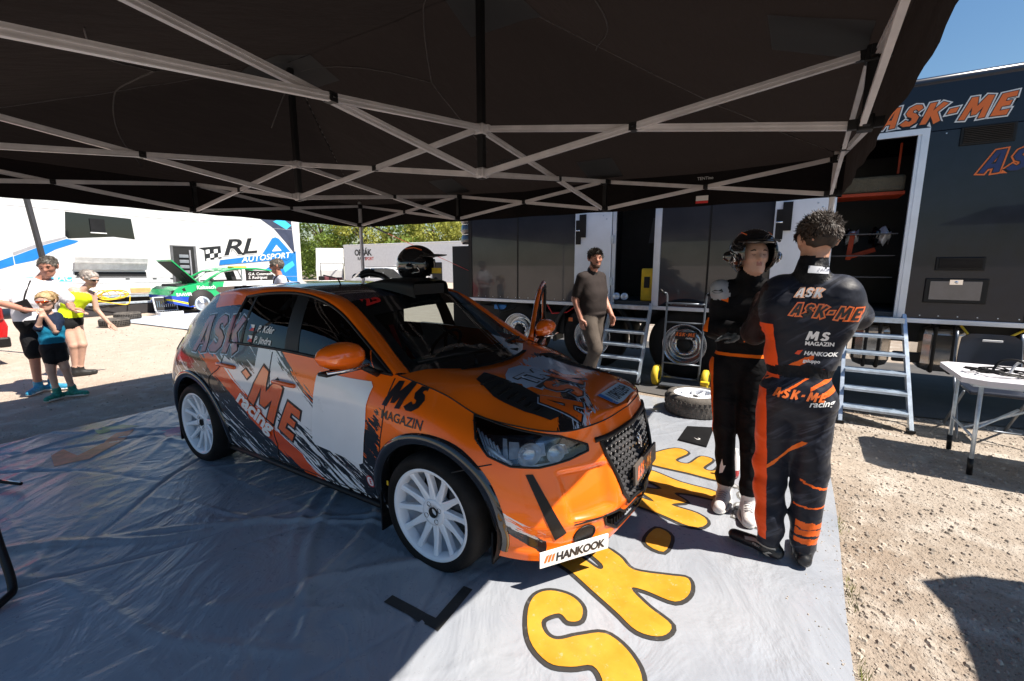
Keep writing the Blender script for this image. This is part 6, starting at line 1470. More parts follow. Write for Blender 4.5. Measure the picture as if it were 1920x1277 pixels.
c = m.mix(n2.ss(.3, .7), (.004, .004, .005), (.009, .009, .011)); OO = (.88, .16, .01)
c = m.mix((x+.085+(z-.32)*.055+(n2-.5)*.012).lt(0)*z.lt(.985)*z.gt(.36)*(x+.085+(z-.32)*.055).gt(-.2), c, OO)
c = m.mix((z+x*.35-1.345).abs().lt(.016)*x.lt(-.06), c, OO); c = m.mix((z-1.018+(n2-.5)*.01).abs().lt(.010), c, OO); c = m.mix((z-1.20).abs().lt(.045)*x.lt(-.165), c, OO); c = m.mix((z-x*.4-1.115).abs().lt(.012)*x.gt(.06)*x.lt(.2)*z.gt(1.04), c, OO)
m.set(color=c); m.bump(m.noise(m.vec(x, y, z*1.4), 6, 3, .5, .8), .03, .7); SUITF = m.mat
# ---- co-driver with the helmet on, facing the camera, chin up
t = thing('person', 'racer wearing a black open-face helmet and black orange-trimmed suit, eyes closed, standing before the other', 'person', (-.30, 3.20, .016))
f = Fig(.008); fc = v3(.42, -.85, .16)
for hp, kn, an in (((-.055, .03, .90), (-.03, .01, .52), (.005, -.02, .17)), ((.11, .02, .90), (.13, -.04, .53), (.155, -.10, .17))):
    f.cap(hp, kn, .094, .070, 0, .05); f.cap(kn, an, .068, .056, 0, .03); f.cap((an[0], an[1], .19), (an[0], an[1], .16), .062, .05, 0, .02)
f.cap((-.03, .03, .97), (.09, .03, .97), .105, .105, 0, .05, sc=(1, .85, 1)); f.cap((-.03, .03, 1.12), (.09, .03, 1.12), .100, .100, 0, .05, sc=(1, .85, 1)); f.cap((-.05, .03, 1.30), (.11, .03, 1.32), .112, .112, 0, .05, sc=(1, .85, 1)); f.cap((-.06, .03, 1.42), (.13, .03, 1.43), .070, .070, 0, .04)
f.cap((.035, .02, 1.43), (.045, .005, 1.53), .058, .054, 2, .02); f.cap((.035, .03, 1.44), (.042, .012, 1.515), .074, .066, 0, .015)
P = head(f, (.055, -.005, 1.625), fc, .094, 2, lip=4)
# arms folded: upper arms down, forearms across the belly
f.cap((-.10, .02, 1.40), (-.135, -.01, 1.17), .066, .056, 0, .03); f.cap((-.135, -.01, 1.17), (.03, -.17, 1.20), .056, .044, 0, .03)
f.cap((.16, .02, 1.40), (.195, -.05, 1.18), .066, .056, 0, .03); f.cap((.195, -.05, 1.18), (.05, -.18, 1.16), .054, .042, 0, .03)
f.cap((-.115, .0, 1.43), (-.112, .0, 1.41), .062, .066, 5, .006)
hand(f, (.035, -.175, 1.205), (.8, -.35, .2), (-.1, .2, -1), .95, 6, .35, -1); hand(f, (.045, -.185, 1.165), (-.9, -.1, -.1), (.1, .3, -1), .95, 6, .35, 1)
shoe(f, (.005, -.02, 0), (-.05, -1), 3, .27, 7); shoe(f, (.155, -.10, 0), (.12, -1), 3, .27, 7)
b_ = f.build('body', [SUITF, SUIT_O, SK2, SNK, LIP, plain('shoulder_badge_grey', (.3, .32, .36), .5), plain('glove_grey', (.1, .11, .12), .7, var=.6, vs=30), SOLE], t, wr=wrinkle([0], .0045))
eyes(P, t, True)
for ax_, ay_, dx_, dy_ in ((.005, -.02, -.05, -1), (.155, -.10, .12, -1)):
    d_ = Vector((dx_, dy_, 0)).normalized(); n_ = Vector((-d_.y, d_.x, 0)); a_ = Vector((ax_, ay_, 0))
    q = B(); q.tube([a_+d_*(.062+.125*cos(k*pi/10))+n_*.050*sin(k*pi/10)+Vector((0, 0, .014)) for k in range(20)], .011, 6, closed=True); q.build('shoe_sole', plain('worn_white_rubber', (.55, .53, .50), .6), t)
    for k in range(5): c_ = a_+d_*(.040+.021*k)+Vector((0, 0, .104-.0055*k)); q = B(); q.tube([c_-n_*.024-Vector((0, 0, .008)), c_+Vector((0, 0, .003)), c_+n_*.024-Vector((0, 0, .008))], .0035, 5); q.build('shoe_lace', plain('lace_grey', (.30, .30, .32), .7), t)
proj_text(b_, poly_shape([[(-.04, 0), (-.02, .012), (.0, .008), (.02, .02), (.03, .0), (.01, -.008), (-.02, -.01)]]), lambda u, v: (-.12+u, -.5, 1.415+v), (0, 1, 0), BLACK_V, t, 'shoulder_badge_mark', cut=0)
proj_text(b_, poly_shape([[(0, 0), (.02, .01), (.035, .06), (.02, .055), (.01, .10), (.0, .05)]]), lambda u, v: (-.03+u, -.5, .22+v), (0, 1, 0), WHITE_V, t, 'suit_mark', cut=0)
hm = bpy.data.objects.new('helmet', None); C.objects.link(hm); hm.parent = t
helmet_shell(hm, (.05, .0, 1.655), atan2(fc[1], fc[0]), .142, peak=True)
# ---- man in the dark T-shirt walking past the steps (body turned right, looking at the camera)
TSH = cloth('dark_tshirt', (.034, .027, .026), .85, 5, .02, .1); PANT = cloth('brown_work_trousers', (.10, .082, .070), .85, 6, .02, .12)
t = thing('person', 'bearded man in a dark T-shirt and brown work trousers walking past the trailer steps', 'person', (-2.28, 5.62, -.01), 0)
f = Fig(.0085)
fw = v3(.955, -.296, 0); rt = v3(fw[1], -fw[0], 0)          # forward, his right hand side
Q = lambda a, b, z_: tuple(fw*a+rt*b+v3(0, 0, z_))
f.cap(Q(.02, .10, .93), Q(.17, .10, .53), .118, .088, 1, .05); f.cap(Q(.17, .10, .53), Q(.06, .10, .13), .084, .066, 1, .03)
f.cap(Q(.0, -.10, .93), Q(.02, -.10, .50), .116, .086, 1, .05); f.cap(Q(.02, -.10, .50), Q(-.16, -.10, .14), .082, .064, 1, .03)
f.cap(Q(0, -.07, .97), Q(0, .07, .97), .125, .125, 1, .05); f.cap(Q(.01, -.06, 1.08), Q(.01, .06, 1.08), .158, .158, 0, .05, sc=(1, 1, 1)); f.cap(Q(.015, -.07, 1.22), Q(.015, .07, 1.22), .152, .152, 0, .06); f.cap(Q(.0, -.10, 1.36), Q(.0, .10, 1.36), .115, .115, 0, .06); f.cap(Q(.01, -.06, .985), Q(.01, .06, .985), .150, .150, 0, .004, sc=(1, 1, .45))
f.cap(Q(-.01, -.13, 1.46), Q(-.01, .13, 1.46), .070, .070, 0, .05); f.cap(Q(0, 0, 1.50), Q(.03, 0, 1.60), .060, .056, 2, .02)
f.cap(Q(0, 0, 1.515), Q(.0, 0, 1.54), .068, .062, 3, .01)
for b in (1, -1):
    e_ = Q(-.08, b*.235, 1.17) if b == 1 else Q(.02, b*.235, 1.18); w_ = Q(.02, b*.225, .92) if b == 1 else Q(.18, b*.20, .96)
    sh_ = Q(-.01, b*.195, 1.45); mid = tuple(np.array(sh_)*.25+np.array(e_)*.75)
    f.cap(sh_, mid, .068, .064, 0, .03); f.cap(tuple(np.array(sh_)*.35+np.array(e_)*.65), e_, .050, .046, 2, .006); f.cap(e_, w_, .046, .030, 2, .015)
    hand(f, w_, tuple(fw*.25+v3(0, 0, -1)), tuple(-rt*b), 1.02, 2, .45, 1 if b == 1 else -1)
hd = v3(.62, -.78, -.05); P = head(f, Q(.045, 0, 1.685), hd, .102, 2, lip=4)
for b in (-1, 1): f.cap(P(.03, b*.050, -.045), P(.062, b*.020, -.092), .020, .022, 5, .012)
f.cap(P(.072, -.012, -.085), P(.072, .012, -.085), .024, .024, 5, .01); f.cap(P(.097, -.016, -.040), P(.097, .016, -.040), .006, .006, 5, .004)
shoe(f, Q(.06, .10, 0), (fw[0], fw[1]), 6); shoe(f, Q(-.16, -.10, 0), (fw[0], fw[1]), 6)
b_ = f.build('body', [TSH, PANT, SK3, BLACKM, LIP, plain('beard', (.07, .035, .022), .8, var=.4, vs=90), BOOT], t, wr=wrinkle([0, 1], .003)); eyes(P, t, s=1.0); hair_cap('hair', P, t, HAIR_D, 1.01, 2600, .026, 5)
# ---- the three spectators at the left
t = thing('person', 'grey-haired man in a white T-shirt and black shorts with an arm round the girl', 'person', (-8.1, 1.58, -.01))
f = Fig(.0095)   # faces +x (towards us), turned a little to -y
for y_, an in ((-.02, (-.02, -.02, .10)), (.14, (.0, .11, .12))):
    f.cap((0, y_, .86), (.03, y_, .50), .092, .066, 1, .04); f.cap((.03, y_, .50), an, .055, .038, 2, .02); f.cap((.02, y_, .70), (.03, y_, .53), .092, .088, 1, .03)
f.cap((0, -.02, .90), (0, .13, .90), .115, .115, 1, .04); f.cap((0, -.03, 1.0), (0, .14, 1.0), .125, .125, 0, .05); f.cap((.02, -.02, 1.16), (.02, .16, 1.16), .128, .128, 0, .06); f.cap((.02, -.02, 1.30), (.02, .20, 1.30), .115, .110, 0, .06); f.cap((.0, -.02, 1.38), (.0, .25, 1.36), .075, .072, 0, .05)
f.cap((.0, .16, 1.42), (.05, .21, 1.50), .06, .056, 2, .02); P = head(f, (.06, .235, 1.585), (.82, -.52, -.25), .102, 2, lip=4)
f.cap((0, -.05, 1.36), (.05, -.19, 1.22), .074, .078, 0, .03); f.cap((.04, -.17, 1.24), (.08, -.24, 1.17), .048, .045, 2, .006); f.cap((.08, -.24, 1.17), (.27, -.06, 1.07), .044, .030, 2, .015); hand(f, (.28, -.05, 1.07), (.3, .9, -.05), (-.3, 0, -1), 1.0, 2, .5, 1)
f.cap((0, .27, 1.34), (.05, .36, 1.18), .072, .078, 0, .03); f.cap((.05, .35, 1.19), (.08, .38, 1.08), .046, .043, 2, .006); f.cap((.08, .38, 1.08), (.27, .34, 1.06), .043, .030, 2, .015); hand(f, (.28, .335, 1.06), (.6, .5, -.05), (0, 0, -1), 1.0, 2, .5, -1)
shoe(f, (-.02, -.02, 0), (.75, -.65), 3, .28, 5); shoe(f, (.0, .11, 0), (.6, .8), 3, .28, 5)
f.build('body', [cloth('white_tshirt', (.72, .72, .78), .85, 8, .03, .03), cloth('black_shorts', (.012, .012, .014), .8), SK3, plain('blue_trainers', (.03, .25, .42), .5, var=.3, vs=30), LIP, SOLE], t, wr=wrinkle([0, 1], .004)); eyes(P, t); hair_cap('hair', P, t, HAIR_G, 1.0, 2200, .016, 8, flow=.4)
q = B(); q.tube([(.255+.034*cos(a)*.5, -.075+.034*cos(a)*.8, 1.075+.036*sin(a)) for a in np.linspace(0, 5.9, 14)], .012, 6); q.build('wrist_watch', BLACKP, t)
q = B(); q.tube(bez([(.09, .05, 1.42), (.15, -.03, 1.25), (.16, -.06, 1.13)], 5), .01, 6); q.obox((.165, -.06, 1.12), (.02, 0, 0), (0, .055, .02), (0, -.02, .06)); q.build('shoulder_bag', BLACKP, t)
t = thing('person', 'blond girl with orange mirrored sunglasses and a blue T-shirt in front of the grey-haired man', 'person', (-7.51, 1.57, -.01))
f = Fig(.008)
for y_, kn, an in ((.01, (.0, .0, .36), (.0, .02, .08)), (.09, (.03, .12, .37), (.0, .16, .09))):
    f.cap((0, y_, .62), kn, .066, .044, 2, .03); f.cap(kn, an, .042, .028, 2, .02); f.cap((0, y_, .60), (.005, y_+.01, .50), .078, .076, 1, .02)
f.cap((0, .02, .64), (0, .09, .64), .082, .082, 1, .03); f.cap((0, .02, .74), (0, .09, .74), .084, .084, 5, .03); f.cap((.0, .02, .84), (.0, .10, .84), .084, .084, 5, .03); f.cap((0, .02, .94), (0, .11, .94), .080, .080, 0, .04); f.cap((0, .01, 1.0), (0, .13, 1.0), .046, .046, 0, .03)
f.cap((.0, .06, 1.03), (.01, .06, 1.08), .038, .036, 2, .015); P = head(f, (.02, .055, 1.185), (.72, -.65, -.1), .094, 2, lip=4, nose=.96)
f.cap((.0, .13, 1.0), (.07, .09, .86), .044, .042, 0, .02); f.cap((.045, .105, .90), (.08, .08, .83), .030, .029, 2, .005); f.cap((.08, .08, .83), (.12, .0, 1.02), .028, .021, 2, .012); hand(f, (.12, -.003, 1.03), (0, -.3, 1), (-.9, .2, 0), .72, 2, .9, 1)
f.cap((.0, .01, 1.0), (.05, -.06, .88), .042, .038, 0, .02); f.cap((.05, -.06, .88), (.12, -.03, 1.02), .028, .021, 2, .012)
shoe(f, (.0, .02, 0), (.5, -.85), 3, .24, 6, .9); shoe(f, (.0, .16, 0), (.6, .8), 3, .24, 6, .9)
f.build('body', [cloth('navy_sleeves', (.012, .02, .045), .8), cloth('black_sport_shorts', (.014, .014, .017), .7), SK2, plain('green_trainers', (.01, .22, .17), .5, var=.4, vs=40), LIP, cloth('blue_tshirt', (.01, .16, .28), .8, 9, .02, .1), SOLE], t, wr=wrinkle([0, 1, 5], .003)); hair_cap('hair', P, t, HAIR_Y, 1.0, 1500, .035, 9, flow=1)
q = B(); q.tube(bez([P(-.10, 0, .02), P(-.13, .01, .0), P(-.135, .02, -.06), P(-.12, .02, -.12)], 5), [.02]*6+[.024]*5+[.014]*5, 8); q.build('ponytail', HAIR_Y, t)
def shades(P, parent, lens, frame, s=1.0):
    for b in (-1, 1):
        q = B(); q.grid(cr_axis(np.array([[P(.103-.001*i, b*.004, .024-.026*i/1.0*1), P(.103, b*.028, .028-.034*i), P(.088, b*.052, .024-.024*i), P(.070, b*.066, .018-.012*i)] for i in (0, .5, 1)]), 4, 1)); q.v = [tuple(v_) for v_ in q.v]; o = q.build('lens', lens, parent); md = o.modifiers.new('s', 'SOLIDIFY'); md.thickness = .004
        q = B(); q.tube([P(.070, b*.068, .016), P(.02, b*.086, .016), P(-.01, b*.088, .012)], .004, 6); q.tube([P(.104, b*.002, .024), P(.105, b*.028, .030), P(.090, b*.053, .026), P(.070, b*.068, .018)], .0035, 6); q.build('frame', frame, parent)
gs = bpy.data.objects.new('sunglasses', None); C.objects.link(gs); gs.parent = t
shades(P, gs, plain('orange_mirror_lens', (.75, .13, .04), .1, .7), plain('grey_frame', (.4, .4, .42), .3))
t = thing('person', 'woman in a neon yellow tank top and sunglasses bending forward beside the grey-haired man', 'person', (-8.85, 2.08, -.01))
f = Fig(.009)
for y_, kn, an in ((-.0, (.06, .03, .46), (-.02, .03, .10)), (.10, (.10, .12, .47), (.0, .08, .10))):
    f.cap((-.02, y_, .80), kn, .082, .054, 2, .03); f.cap(kn, an, .050, .032, 2, .02)
f.cap((-.03, -.01, .83), (-.03, .10, .83), .105, .105, 1, .04); f.cap((0, .0, .76), (0, .09, .76), .095, .09, 1, .03); f.cap((-.01, .03, .92), (-.0, .12, .93), .098, .095, 0, .04); f.cap((.03, .07, 1.05), (.03, .16, 1.06), .098, .094, 0, .05); f.cap((.07, .12, 1.15), (.07, .22, 1.13), .090, .088, 0, .05)
f.cap((.07, .12, 1.25), (.07, .29, 1.20), .050, .048, 2, .04); f.cap((.09, .22, 1.25), (.12, .28, 1.32), .046, .044, 2, .02); P = head(f, (.14, .305, 1.41), (.85, .42, -.32), .098, 2, lip=4)
f.cap((.07, .33, 1.18), (.08, .34, .96), .040, .034, 2, .02); f.cap((.08, .34, .96), (.16, .43, .76), .033, .024, 2, .015); hand(f, (.165, .435, .75), (.2, .5, -.8), (.9, 0, .2), .88, 2, .15, 1)
f.cap((.06, .10, 1.23), (.02, .06, 1.06), .042, .036, 2, .02); f.cap((.02, .06, 1.06), (.14, .10, .95), .034, .024, 2, .015); hand(f, (.145, .10, .95), (.5, .6, -.1), (0, 0, -1), .88, 2, .4, 1)
shoe(f, (-.02, .03, 0), (.4, .9), 3, .26, 3, .95); shoe(f, (.0, .08, 0), (.2, 1), 3, .26, 3, .95)
f.build('body', [cloth('neon_yellow_top', (.62, .80, .02), .7, 9, .02, .05), cloth('black_hot_pants', (.012, .012, .014), .8), SK2, plain('black_trainers', (.012, .012, .013), .6), LIP], t, wr=wrinkle([0, 1], .003)); hair_cap('hair', P, t, HAIR_S, 1.0, 1500, .035, 12, flow=1)
gs = bpy.data.objects.new('sunglasses', None); C.objects.link(gs); gs.parent = t; shades(P, gs, DARKGL, WHITE)
# ---- man with sunglasses behind the car
t = thing('person', 'man in a white shirt and dark sunglasses standing behind the roof of the orange car', 'person', (-7.55, 4.55, -.01))
f = Fig(.0095); fw = v3(-.35, -.93, 0); rt = v3(fw[1], -fw[0], 0); Q = lambda a, b, z_: tuple(fw*a+rt*b+v3(0, 0, z_))
for b in (-1, 1):
    f.cap(Q(0, b*.09, .88), Q(.02, b*.09, .48), .09, .066, 1, .04); f.cap(Q(.02, b*.09, .48), Q(0, b*.09, .12), .06, .045, 1, .02); shoe(f, Q(0, b*.09, 0), (fw[0], fw[1]), 3)
    f.cap(Q(0, b*.17, 1.36), Q(-.02, b*.22, 1.16), .062, .062, 0, .03); f.cap(Q(-.02, b*.22, 1.18), Q(-.03, b*.225, 1.08), .045, .042, 2, .006); f.cap(Q(-.03, b*.225, 1.08), Q(.05, b*.21, .84), .04, .028, 2, .015); hand(f, Q(.05, b*.21, .83), (0, 0, -1), tuple(-rt*b), .95, 2, .4, b)
f.cap(Q(0, -.06, .92), Q(0, .06, .92), .115, .115, 1, .04); f.cap(Q(0, -.06, 1.05), Q(0, .06, 1.05), .122, .122, 0, .05); f.cap(Q(0, -.08, 1.22), Q(0, .08, 1.22), .12, .12, 0, .05); f.cap(Q(0, -.14, 1.36), Q(0, .14, 1.36), .072, .072, 0, .05)
f.cap(Q(0, 0, 1.40), Q(.02, 0, 1.49), .056, .052, 2, .02); P = head(f, Q(.03, 0, 1.585), (-.55, -.83, -.12), .10, 2, lip=4)
f.build('body', [cloth('white_shirt', (.62, .63, .72), .8, 9, .02, .04), cloth('grey_trousers', (.08, .08, .09), .8), SK3, BOOT, LIP], t, wr=wrinkle([0, 1], .003)); hair_cap('hair', P, t, HAIR_G, 1.0, 1200, .016, 14)
gs = bpy.data.objects.new('sunglasses', None); C.objects.link(gs); gs.parent = t; shades(P, gs, DARKGL, BLACKP)
q = B(); q.tube(bez([Q(.13, -.12, 1.15), Q(.11, -.10, 1.36), Q(.0, -.1, 1.435), Q(-.12, -.03, 1.35), Q(-.14, .05, 1.15)], 5), .012, 6); q.build('bag_strap', BLACKP, t)
# ================================================================== BACKGROUND
# ---- white motorhome of the neighbouring team: side wall in the plane x = -20
HX = -20.0; HO = (-21.2, 6.0, 0)
mh = thing('team_motorhome', 'long white race team motorhome with blue swoosh and black and blue wall lettering', 'motorhome', HO)
mh.rotation_euler = (radians(-1.0), 0, 0)
def Hh(p): return (p[0]-HO[0], p[1]-HO[1], p[2]-HO[2])
WH = plain('motorhome_white', (.60, .605, .62), .3, coat=.4, var=.02)
def hbox(y0, y1, z0, z1, d0=0, d1=.03, bev=0):
    q = B(); q.box(Hh((HX+d0, y0, z0)), Hh((HX+d1, y1, z1)), bev=bev); return q
q = B(); q.prism([(0.2-HO[1], .75), (0.2-HO[1], 3.7), (2.9-HO[1], 3.85), (13.15-HO[1], 3.85), (13.15-HO[1], .75)], HX-2.5-HO[0], HX-HO[0], 'X')
q.build('body_shell', WH, mh)
hbox(0.2, 13.1, .60, .745, -.06, .0).build('skirt', WH, mh)
hbox(5.35, 12.2, .30, .56, -.4, -.3).build('chassis_rail', BLACKM, mh)
for y_ in (1.4, 11.6, 10.4):
    q = B(); q.lathe([(.001, -.04), (.25, -.04), (.30, -.0), (.48, .0), (.5, -.04), (.5, -.25), (.2, -.3)], (0, y_-HO[1], .48), 'X', 32); q.v = [(a+HX-.06-HO[0], b_, c_) for a, b_, c_ in q.v]; q.build('wheel', RUBBER, mh)
for z_ in (1.18, 3.3):
    hbox(.5, 13.0, z_, z_+.012, 0, .008).build('moulding', plain('grey_moulding', (.4, .4, .42), .4), mh)
def decal_h(poly, mt, name='side_decal', off=.006): return place(name, poly_shape([poly]), lambda u, v: Hh((HX+off, u, v)), mt, mh)
decal_h([(5.05, 3.26), (6.75, 3.20), (6.8, 2.50), (6.2, 2.55), (5.05, 2.42), (4.98, 2.5)], DARKGL, 'long_window')
hbox(5.62, 6.0, 2.66, 3.1, .0, .05).build('opening_pane', BLACKP, mh); q = hbox(5.60, 6.02, 2.63, 2.66, .0, .07); q.build('pane_frame', WHITE, mh)
GREYV = plain('grey_vinyl', (.30, .30, .33), .4)
decal_h([(3.0, 1.55), (3.6, 1.72), (4.4, 2.15), (5.0, 2.40), (5.3, 2.36), (5.2, 2.28), (4.7, 2.05), (4.2, 1.7), (3.6, 1.52), (3.0, 1.42)], BLUE_V); decal_h([(3.0, 1.62), (3.6, 1.84), (4.4, 2.26), (5.0, 2.48), (5.0, 2.43), (4.4, 2.17), (3.6, 1.75), (3.0, 1.58)], GREYV)
decal_h([(3.0, 1.22), (5.0, 1.18), (5.0, 1.05), (3.3, 1.08)], CYAN_V)
place('side_lettering', type_text('RACE II', .16, .004, .2), lambda u, v: Hh((HX+.01, 4.55+u, 1.08+v)), WHITE_V, mh)
# hatch flap standing open over the locker
q = B(); q.obox(Hh((HX+.13, 6.05, 1.66)), (.13, 0, .0), (0, .97, 0), (.003, 0, .0)); q.obox(Hh((HX+.18, 6.05, 1.63)), (.012, 0, 0), (0, .97, 0), (.10, 0, .20)); fl = q.build('locker_flap', plain('flap_white', (.7, .7, .7), .4), mh)
hbox(5.08, 7.02, 1.16, 1.36, -.01, .004).build('locker_opening', BLACKM, mh)
for y_ in (5.5, 6.65): q = B(); q.obox(Hh((HX+.20, y_, 1.72)), (.02, 0, 0), (0, .05, 0), (.03, 0, .06)); q.build('flap_hinge', STEEL, mh)
hbox(5.0, 7.8, .98, .995, 0, .008).build('moulding', plain('grey_moulding_low', (.4, .4, .42), .4), mh)
for y_ in (6.4, 7.2, 7.75): hbox(y_, y_+.12, 1.10, 1.14, 0, .01).build('locker_latch', BLACKP, mh)
# side doorway with shelves inside
hbox(7.92, 8.62, .80, 2.32, .0, .012).build('doorway', BLACKM, mh); 
q = hbox(7.84, 7.92, .78, 2.36, 0, .03); q.box(Hh((HX, 8.62, .78)), Hh((HX+.03, 8.70, 2.36))); q.box(Hh((HX, 7.92, 2.32)), Hh((HX+.03, 8.62, 2.36))); q.build('door_frame', plain('frame_dark_grey', (.12, .12, .13), .4), mh)
for k in range(6): q = hbox(8.1, 8.42, .9+.2*k, 1.02+.2*k, .012, .05, .015); q.build('stacked_rim', plain('grey_stack', (.2, .22, .25), .5), mh)
hbox(8.45, 8.5, .8, 2.2, .012, .04).build('inner_rail', GREYV, mh)
# lettering block near the rear
def H2(u, v, o=.012): return Hh((HX+o, 9.35+u, 1.62+v))
dk = plain('dark_slate_vinyl', (.04, .05, .09), .4)
place('logo_flag', poly_shape([[(0, .0), (.25, .06), (.62, .12), (.62, .62), (-.2, .5), (.0, .42)]]), lambda u, v: H2(u-.35, v+.18, .008), BLACK_V, mh)
for i in range(4):
    for j in range(3):
        if (i+j) % 2 == 0: place('logo_flag', poly_shape([[(i*.15, j*.17), (i*.15+.14, j*.17+.02), (i*.15+.14, j*.17+.17), (i*.15, j*.17+.15)]]), lambda u, v: H2(u-.3, v+.12+u*.1, .014), WHITE_V, mh)
for k, (gr, mt) in enumerate(((.035, GREYV), (.022, WHITE_V), (.0, BLACK_V))): place('side_lettering', type_text('RL', .72, gr+.02, .25, .92), lambda u, v: H2(u*1.35+.3, v*.9+.42+u*.16, .014+.003*k), mt, mh)
place('side_lettering', poly_shape([[(2.0, .35), (2.55, 1.15), (2.7, 1.2), (2.85, 1.15), (3.5, .45), (3.2, .2), (2.5, .3)]]), lambda u, v: H2(u-.1, v+.1, .02), BLUE_V, mh); place('side_lettering', poly_shape([[(2.5, .55), (2.72, .85), (2.95, .6)]]), lambda u, v: H2(u-.1, v+.12, .024), WHITE_V, mh)
place('side_lettering', poly_shape([[(.25, .05), (3.3, .38), (3.5, .60), (3.3, .72), (.9, .34), (.3, .25)]]), lambda u, v: H2(u-.1, v-.02, .022), BLUE_V, mh)
place('side_lettering', type_text('AUTOSPORT', .25, .006, .2, 1.05), lambda u, v: H2(1.05+u*1.05, .16+v+u*.13, .027), WHITE_V, mh)
decal_h([(11.0, 3.85), (12.75, 3.85), (12.85, 2.2), (12.45, 2.7), (11.9, 3.3)], dk); decal_h([(11.9, 3.6), (12.5, 3.3), (12.75, 3.5), (12.3, 3.8)], CYAN_V, off=.01); decal_h([(11.4, 1.5), (12.9, 2.35), (12.9, .95), (12.6, .95)], BLUE_V); decal_h([(12.2, 1.6), (12.7, 1.9), (12.8, 1.7), (12.3, 1.35)], CYAN_V, off=.01)
hbox(5.35, 7.6, .50, .56, -.02, .3).build('running_board', STEEL, mh)
q = hbox(6.5, 7.1, .62, .80, -.02, .03, .02); q.build('marker_lamp', plain('amber_lamp', (.5, .3, .12), .4), mh)
# ---- white tractor cab ahead of it and the leaning black pole
cab = thing('truck_cab', 'rounded white truck cab cut off at the left edge beside the motorhome', 'truck', (-21.0, 2.2, 0))
q = B(); q.prism([(-3.2, .9), (-3.2, 3.3), (-.6, 3.75), (1.1, 3.7), (1.35, 3.3), (1.5, 2.3), (1.55, .9)], .1, 1.45, 'X'); q.build('cab_body', WH, cab)
q = B(); q.prism([(-1.8, 1.95), (-1.8, 2.7), (.55, 2.75), (.75, 2.6), (.8, 2.1), (.6, 1.95)], 1.455, 1.47, 'X'); q.build('side_window', DARKGL, cab)
q = B(); q.box((1.455, -3, 3.36), (1.47, 1.15, 3.4)); q.build('roof_line', BLACKP, cab)
place('side_decal', poly_shape([[(-3, 1.3), (.6, 1.4), (1.5, 1.85), (1.5, 1.6), (.4, 1.15), (-3, 1.05)]]), lambda u, v: (1.46, u, v), BLUE_V, cab)
q = B(); q.lathe([(.001, 1.38), (.25, 1.38), (.3, 1.42), (.5, 1.42), (.5, 1.1)], (0, -.4, .5), 'X', 28); q.build('wheel', RUBBER, cab)
t = thing('tent_pole', 'dark leaning pole standing in front of the white motorhome at the left', 'pole', (-11.0, 2.56, 0))
q = B(); q.bar((0, .0, 0), (.05, -.28, 3.6), .10, .05); q.build('pole', plain('dark_pole', (.035, .035, .04), .5), t); q = B(); q.box((-.03, -.45, 3.05), (.03, -.2, 3.1)); q.build('bracket', BLACKP, t)
# ---- white and green competition car with its bonnet up (nose towards -y)
GC = (-17.8, 8.55, 0)
gc = thing('rally_car', 'white and green hatchback with its bonnet raised beside the white motorhome', 'car', GC)
side_prof = [(-1.95, .35), (-2.0, .62), (-1.88, .80), (-1.75, .88), (-1.1, 1.0), (-.98, 1.02), (1.62, 1.02), (1.85, 1.0), (1.95, .85), (2.0, .6), (1.95, .32), (1.6, .25), (-1.5, .22)]
q = B()
for x0, x1 in ((.25, .80),): pass
def carbody(parent, prof, hw_, mt, axles, r_, origin_y=0, name='body'):
    """side profile (y,z) extruded across x with rounded shoulders"""
    poly = []; N = len(prof); P_ = [Vector((a, b_, 0)) for a, b_ in prof]
    q = B(); rows = []
    for x_, ins in ((-hw_, .10), (-hw_, .04), (-hw_*.97, .0), (0, -.015), (hw_*.97, .0), (hw_, .04), (hw_, .10)):
        row = []
        for a, b_ in prof:
            k = .0 if b_ < .5 else ins*.35
            row.append((x_ if b_ < .9 else x_*.95, a*(1-ins*.10), b_-k))
        rows.append(row+[row[0]])
    q.grid(np.array(rows), smooth=False); q.add([rows[0][i] for i in range(N)], [tuple(range(N))]); q.add([rows[-1][i] for i in range(N)], [tuple(range(N))])
    return q.build(name, mt, parent)
m = M('green_white_livery', rough=.25, coat=.8); x, y, z = m.co(); n = m.noise(m.vec(x, y, z), 3, 4)
c = m.mix((y-z*.5+(n-.5)*.1).lt(-.85), (.78, .78, .79), (.012, .36, .12)); c = m.mix((z+y*.12).lt(.38)*y.lt(-.9), c, (.01, .06, .42)); c = m.mix(((z+y*.3)+.12).abs().lt(.03)*y.lt(-1.2), c, (.7, .65, .02)); m.set(color=c)
gb_ = carbody(gc, side_prof, .86, m.mat, None, None)
# cabin
prof = [(-1.0, 1.0), (-.35, 1.38), (.1, 1.47), (.9, 1.47), (1.45, 1.38), (1.85, 1.0)]
q = B(); q.grid(np.array([[(x_, a, b_) for a, b_ in prof] for x_ in (-.62, -.3, 0, .3, .62)])); q.v = [(a*(1.22-.22*min(1, (c_-1.0)/.4)), b_, c_) for a, b_, c_ in q.v]; 
rf = B()
for i in range(1, 4):
    a0, a1 = prof[i], prof[i+1]; rf.add([(-.64, a0[0], a0[1]), (.64, a0[0], a0[1]), (.64, a1[0], a1[1]), (-.64, a1[0], a1[1])], [(0, 1, 2, 3)])
rf.tube([(.80, -1.0, 1.0), (.68, -.35, 1.37), (.65, .1, 1.46), (.65, .9, 1.46), (.68, 1.45, 1.37), (.8, 1.85, 1.0)], .035, 6); rf.tube([(-.80, -1.0, 1.0), (-.68, -.35, 1.37), (-.65, .1, 1.46), (-.65, .9, 1.46), (-.68, 1.45, 1.37), (-.8, 1.85, 1.0)], .035, 6); rf.build('roof', GREEN_P, gc)
q = B(); q.box((.62, .35, 1.0), (.72, .45, 1.44)); q.build('pillar', WHITE, gc)
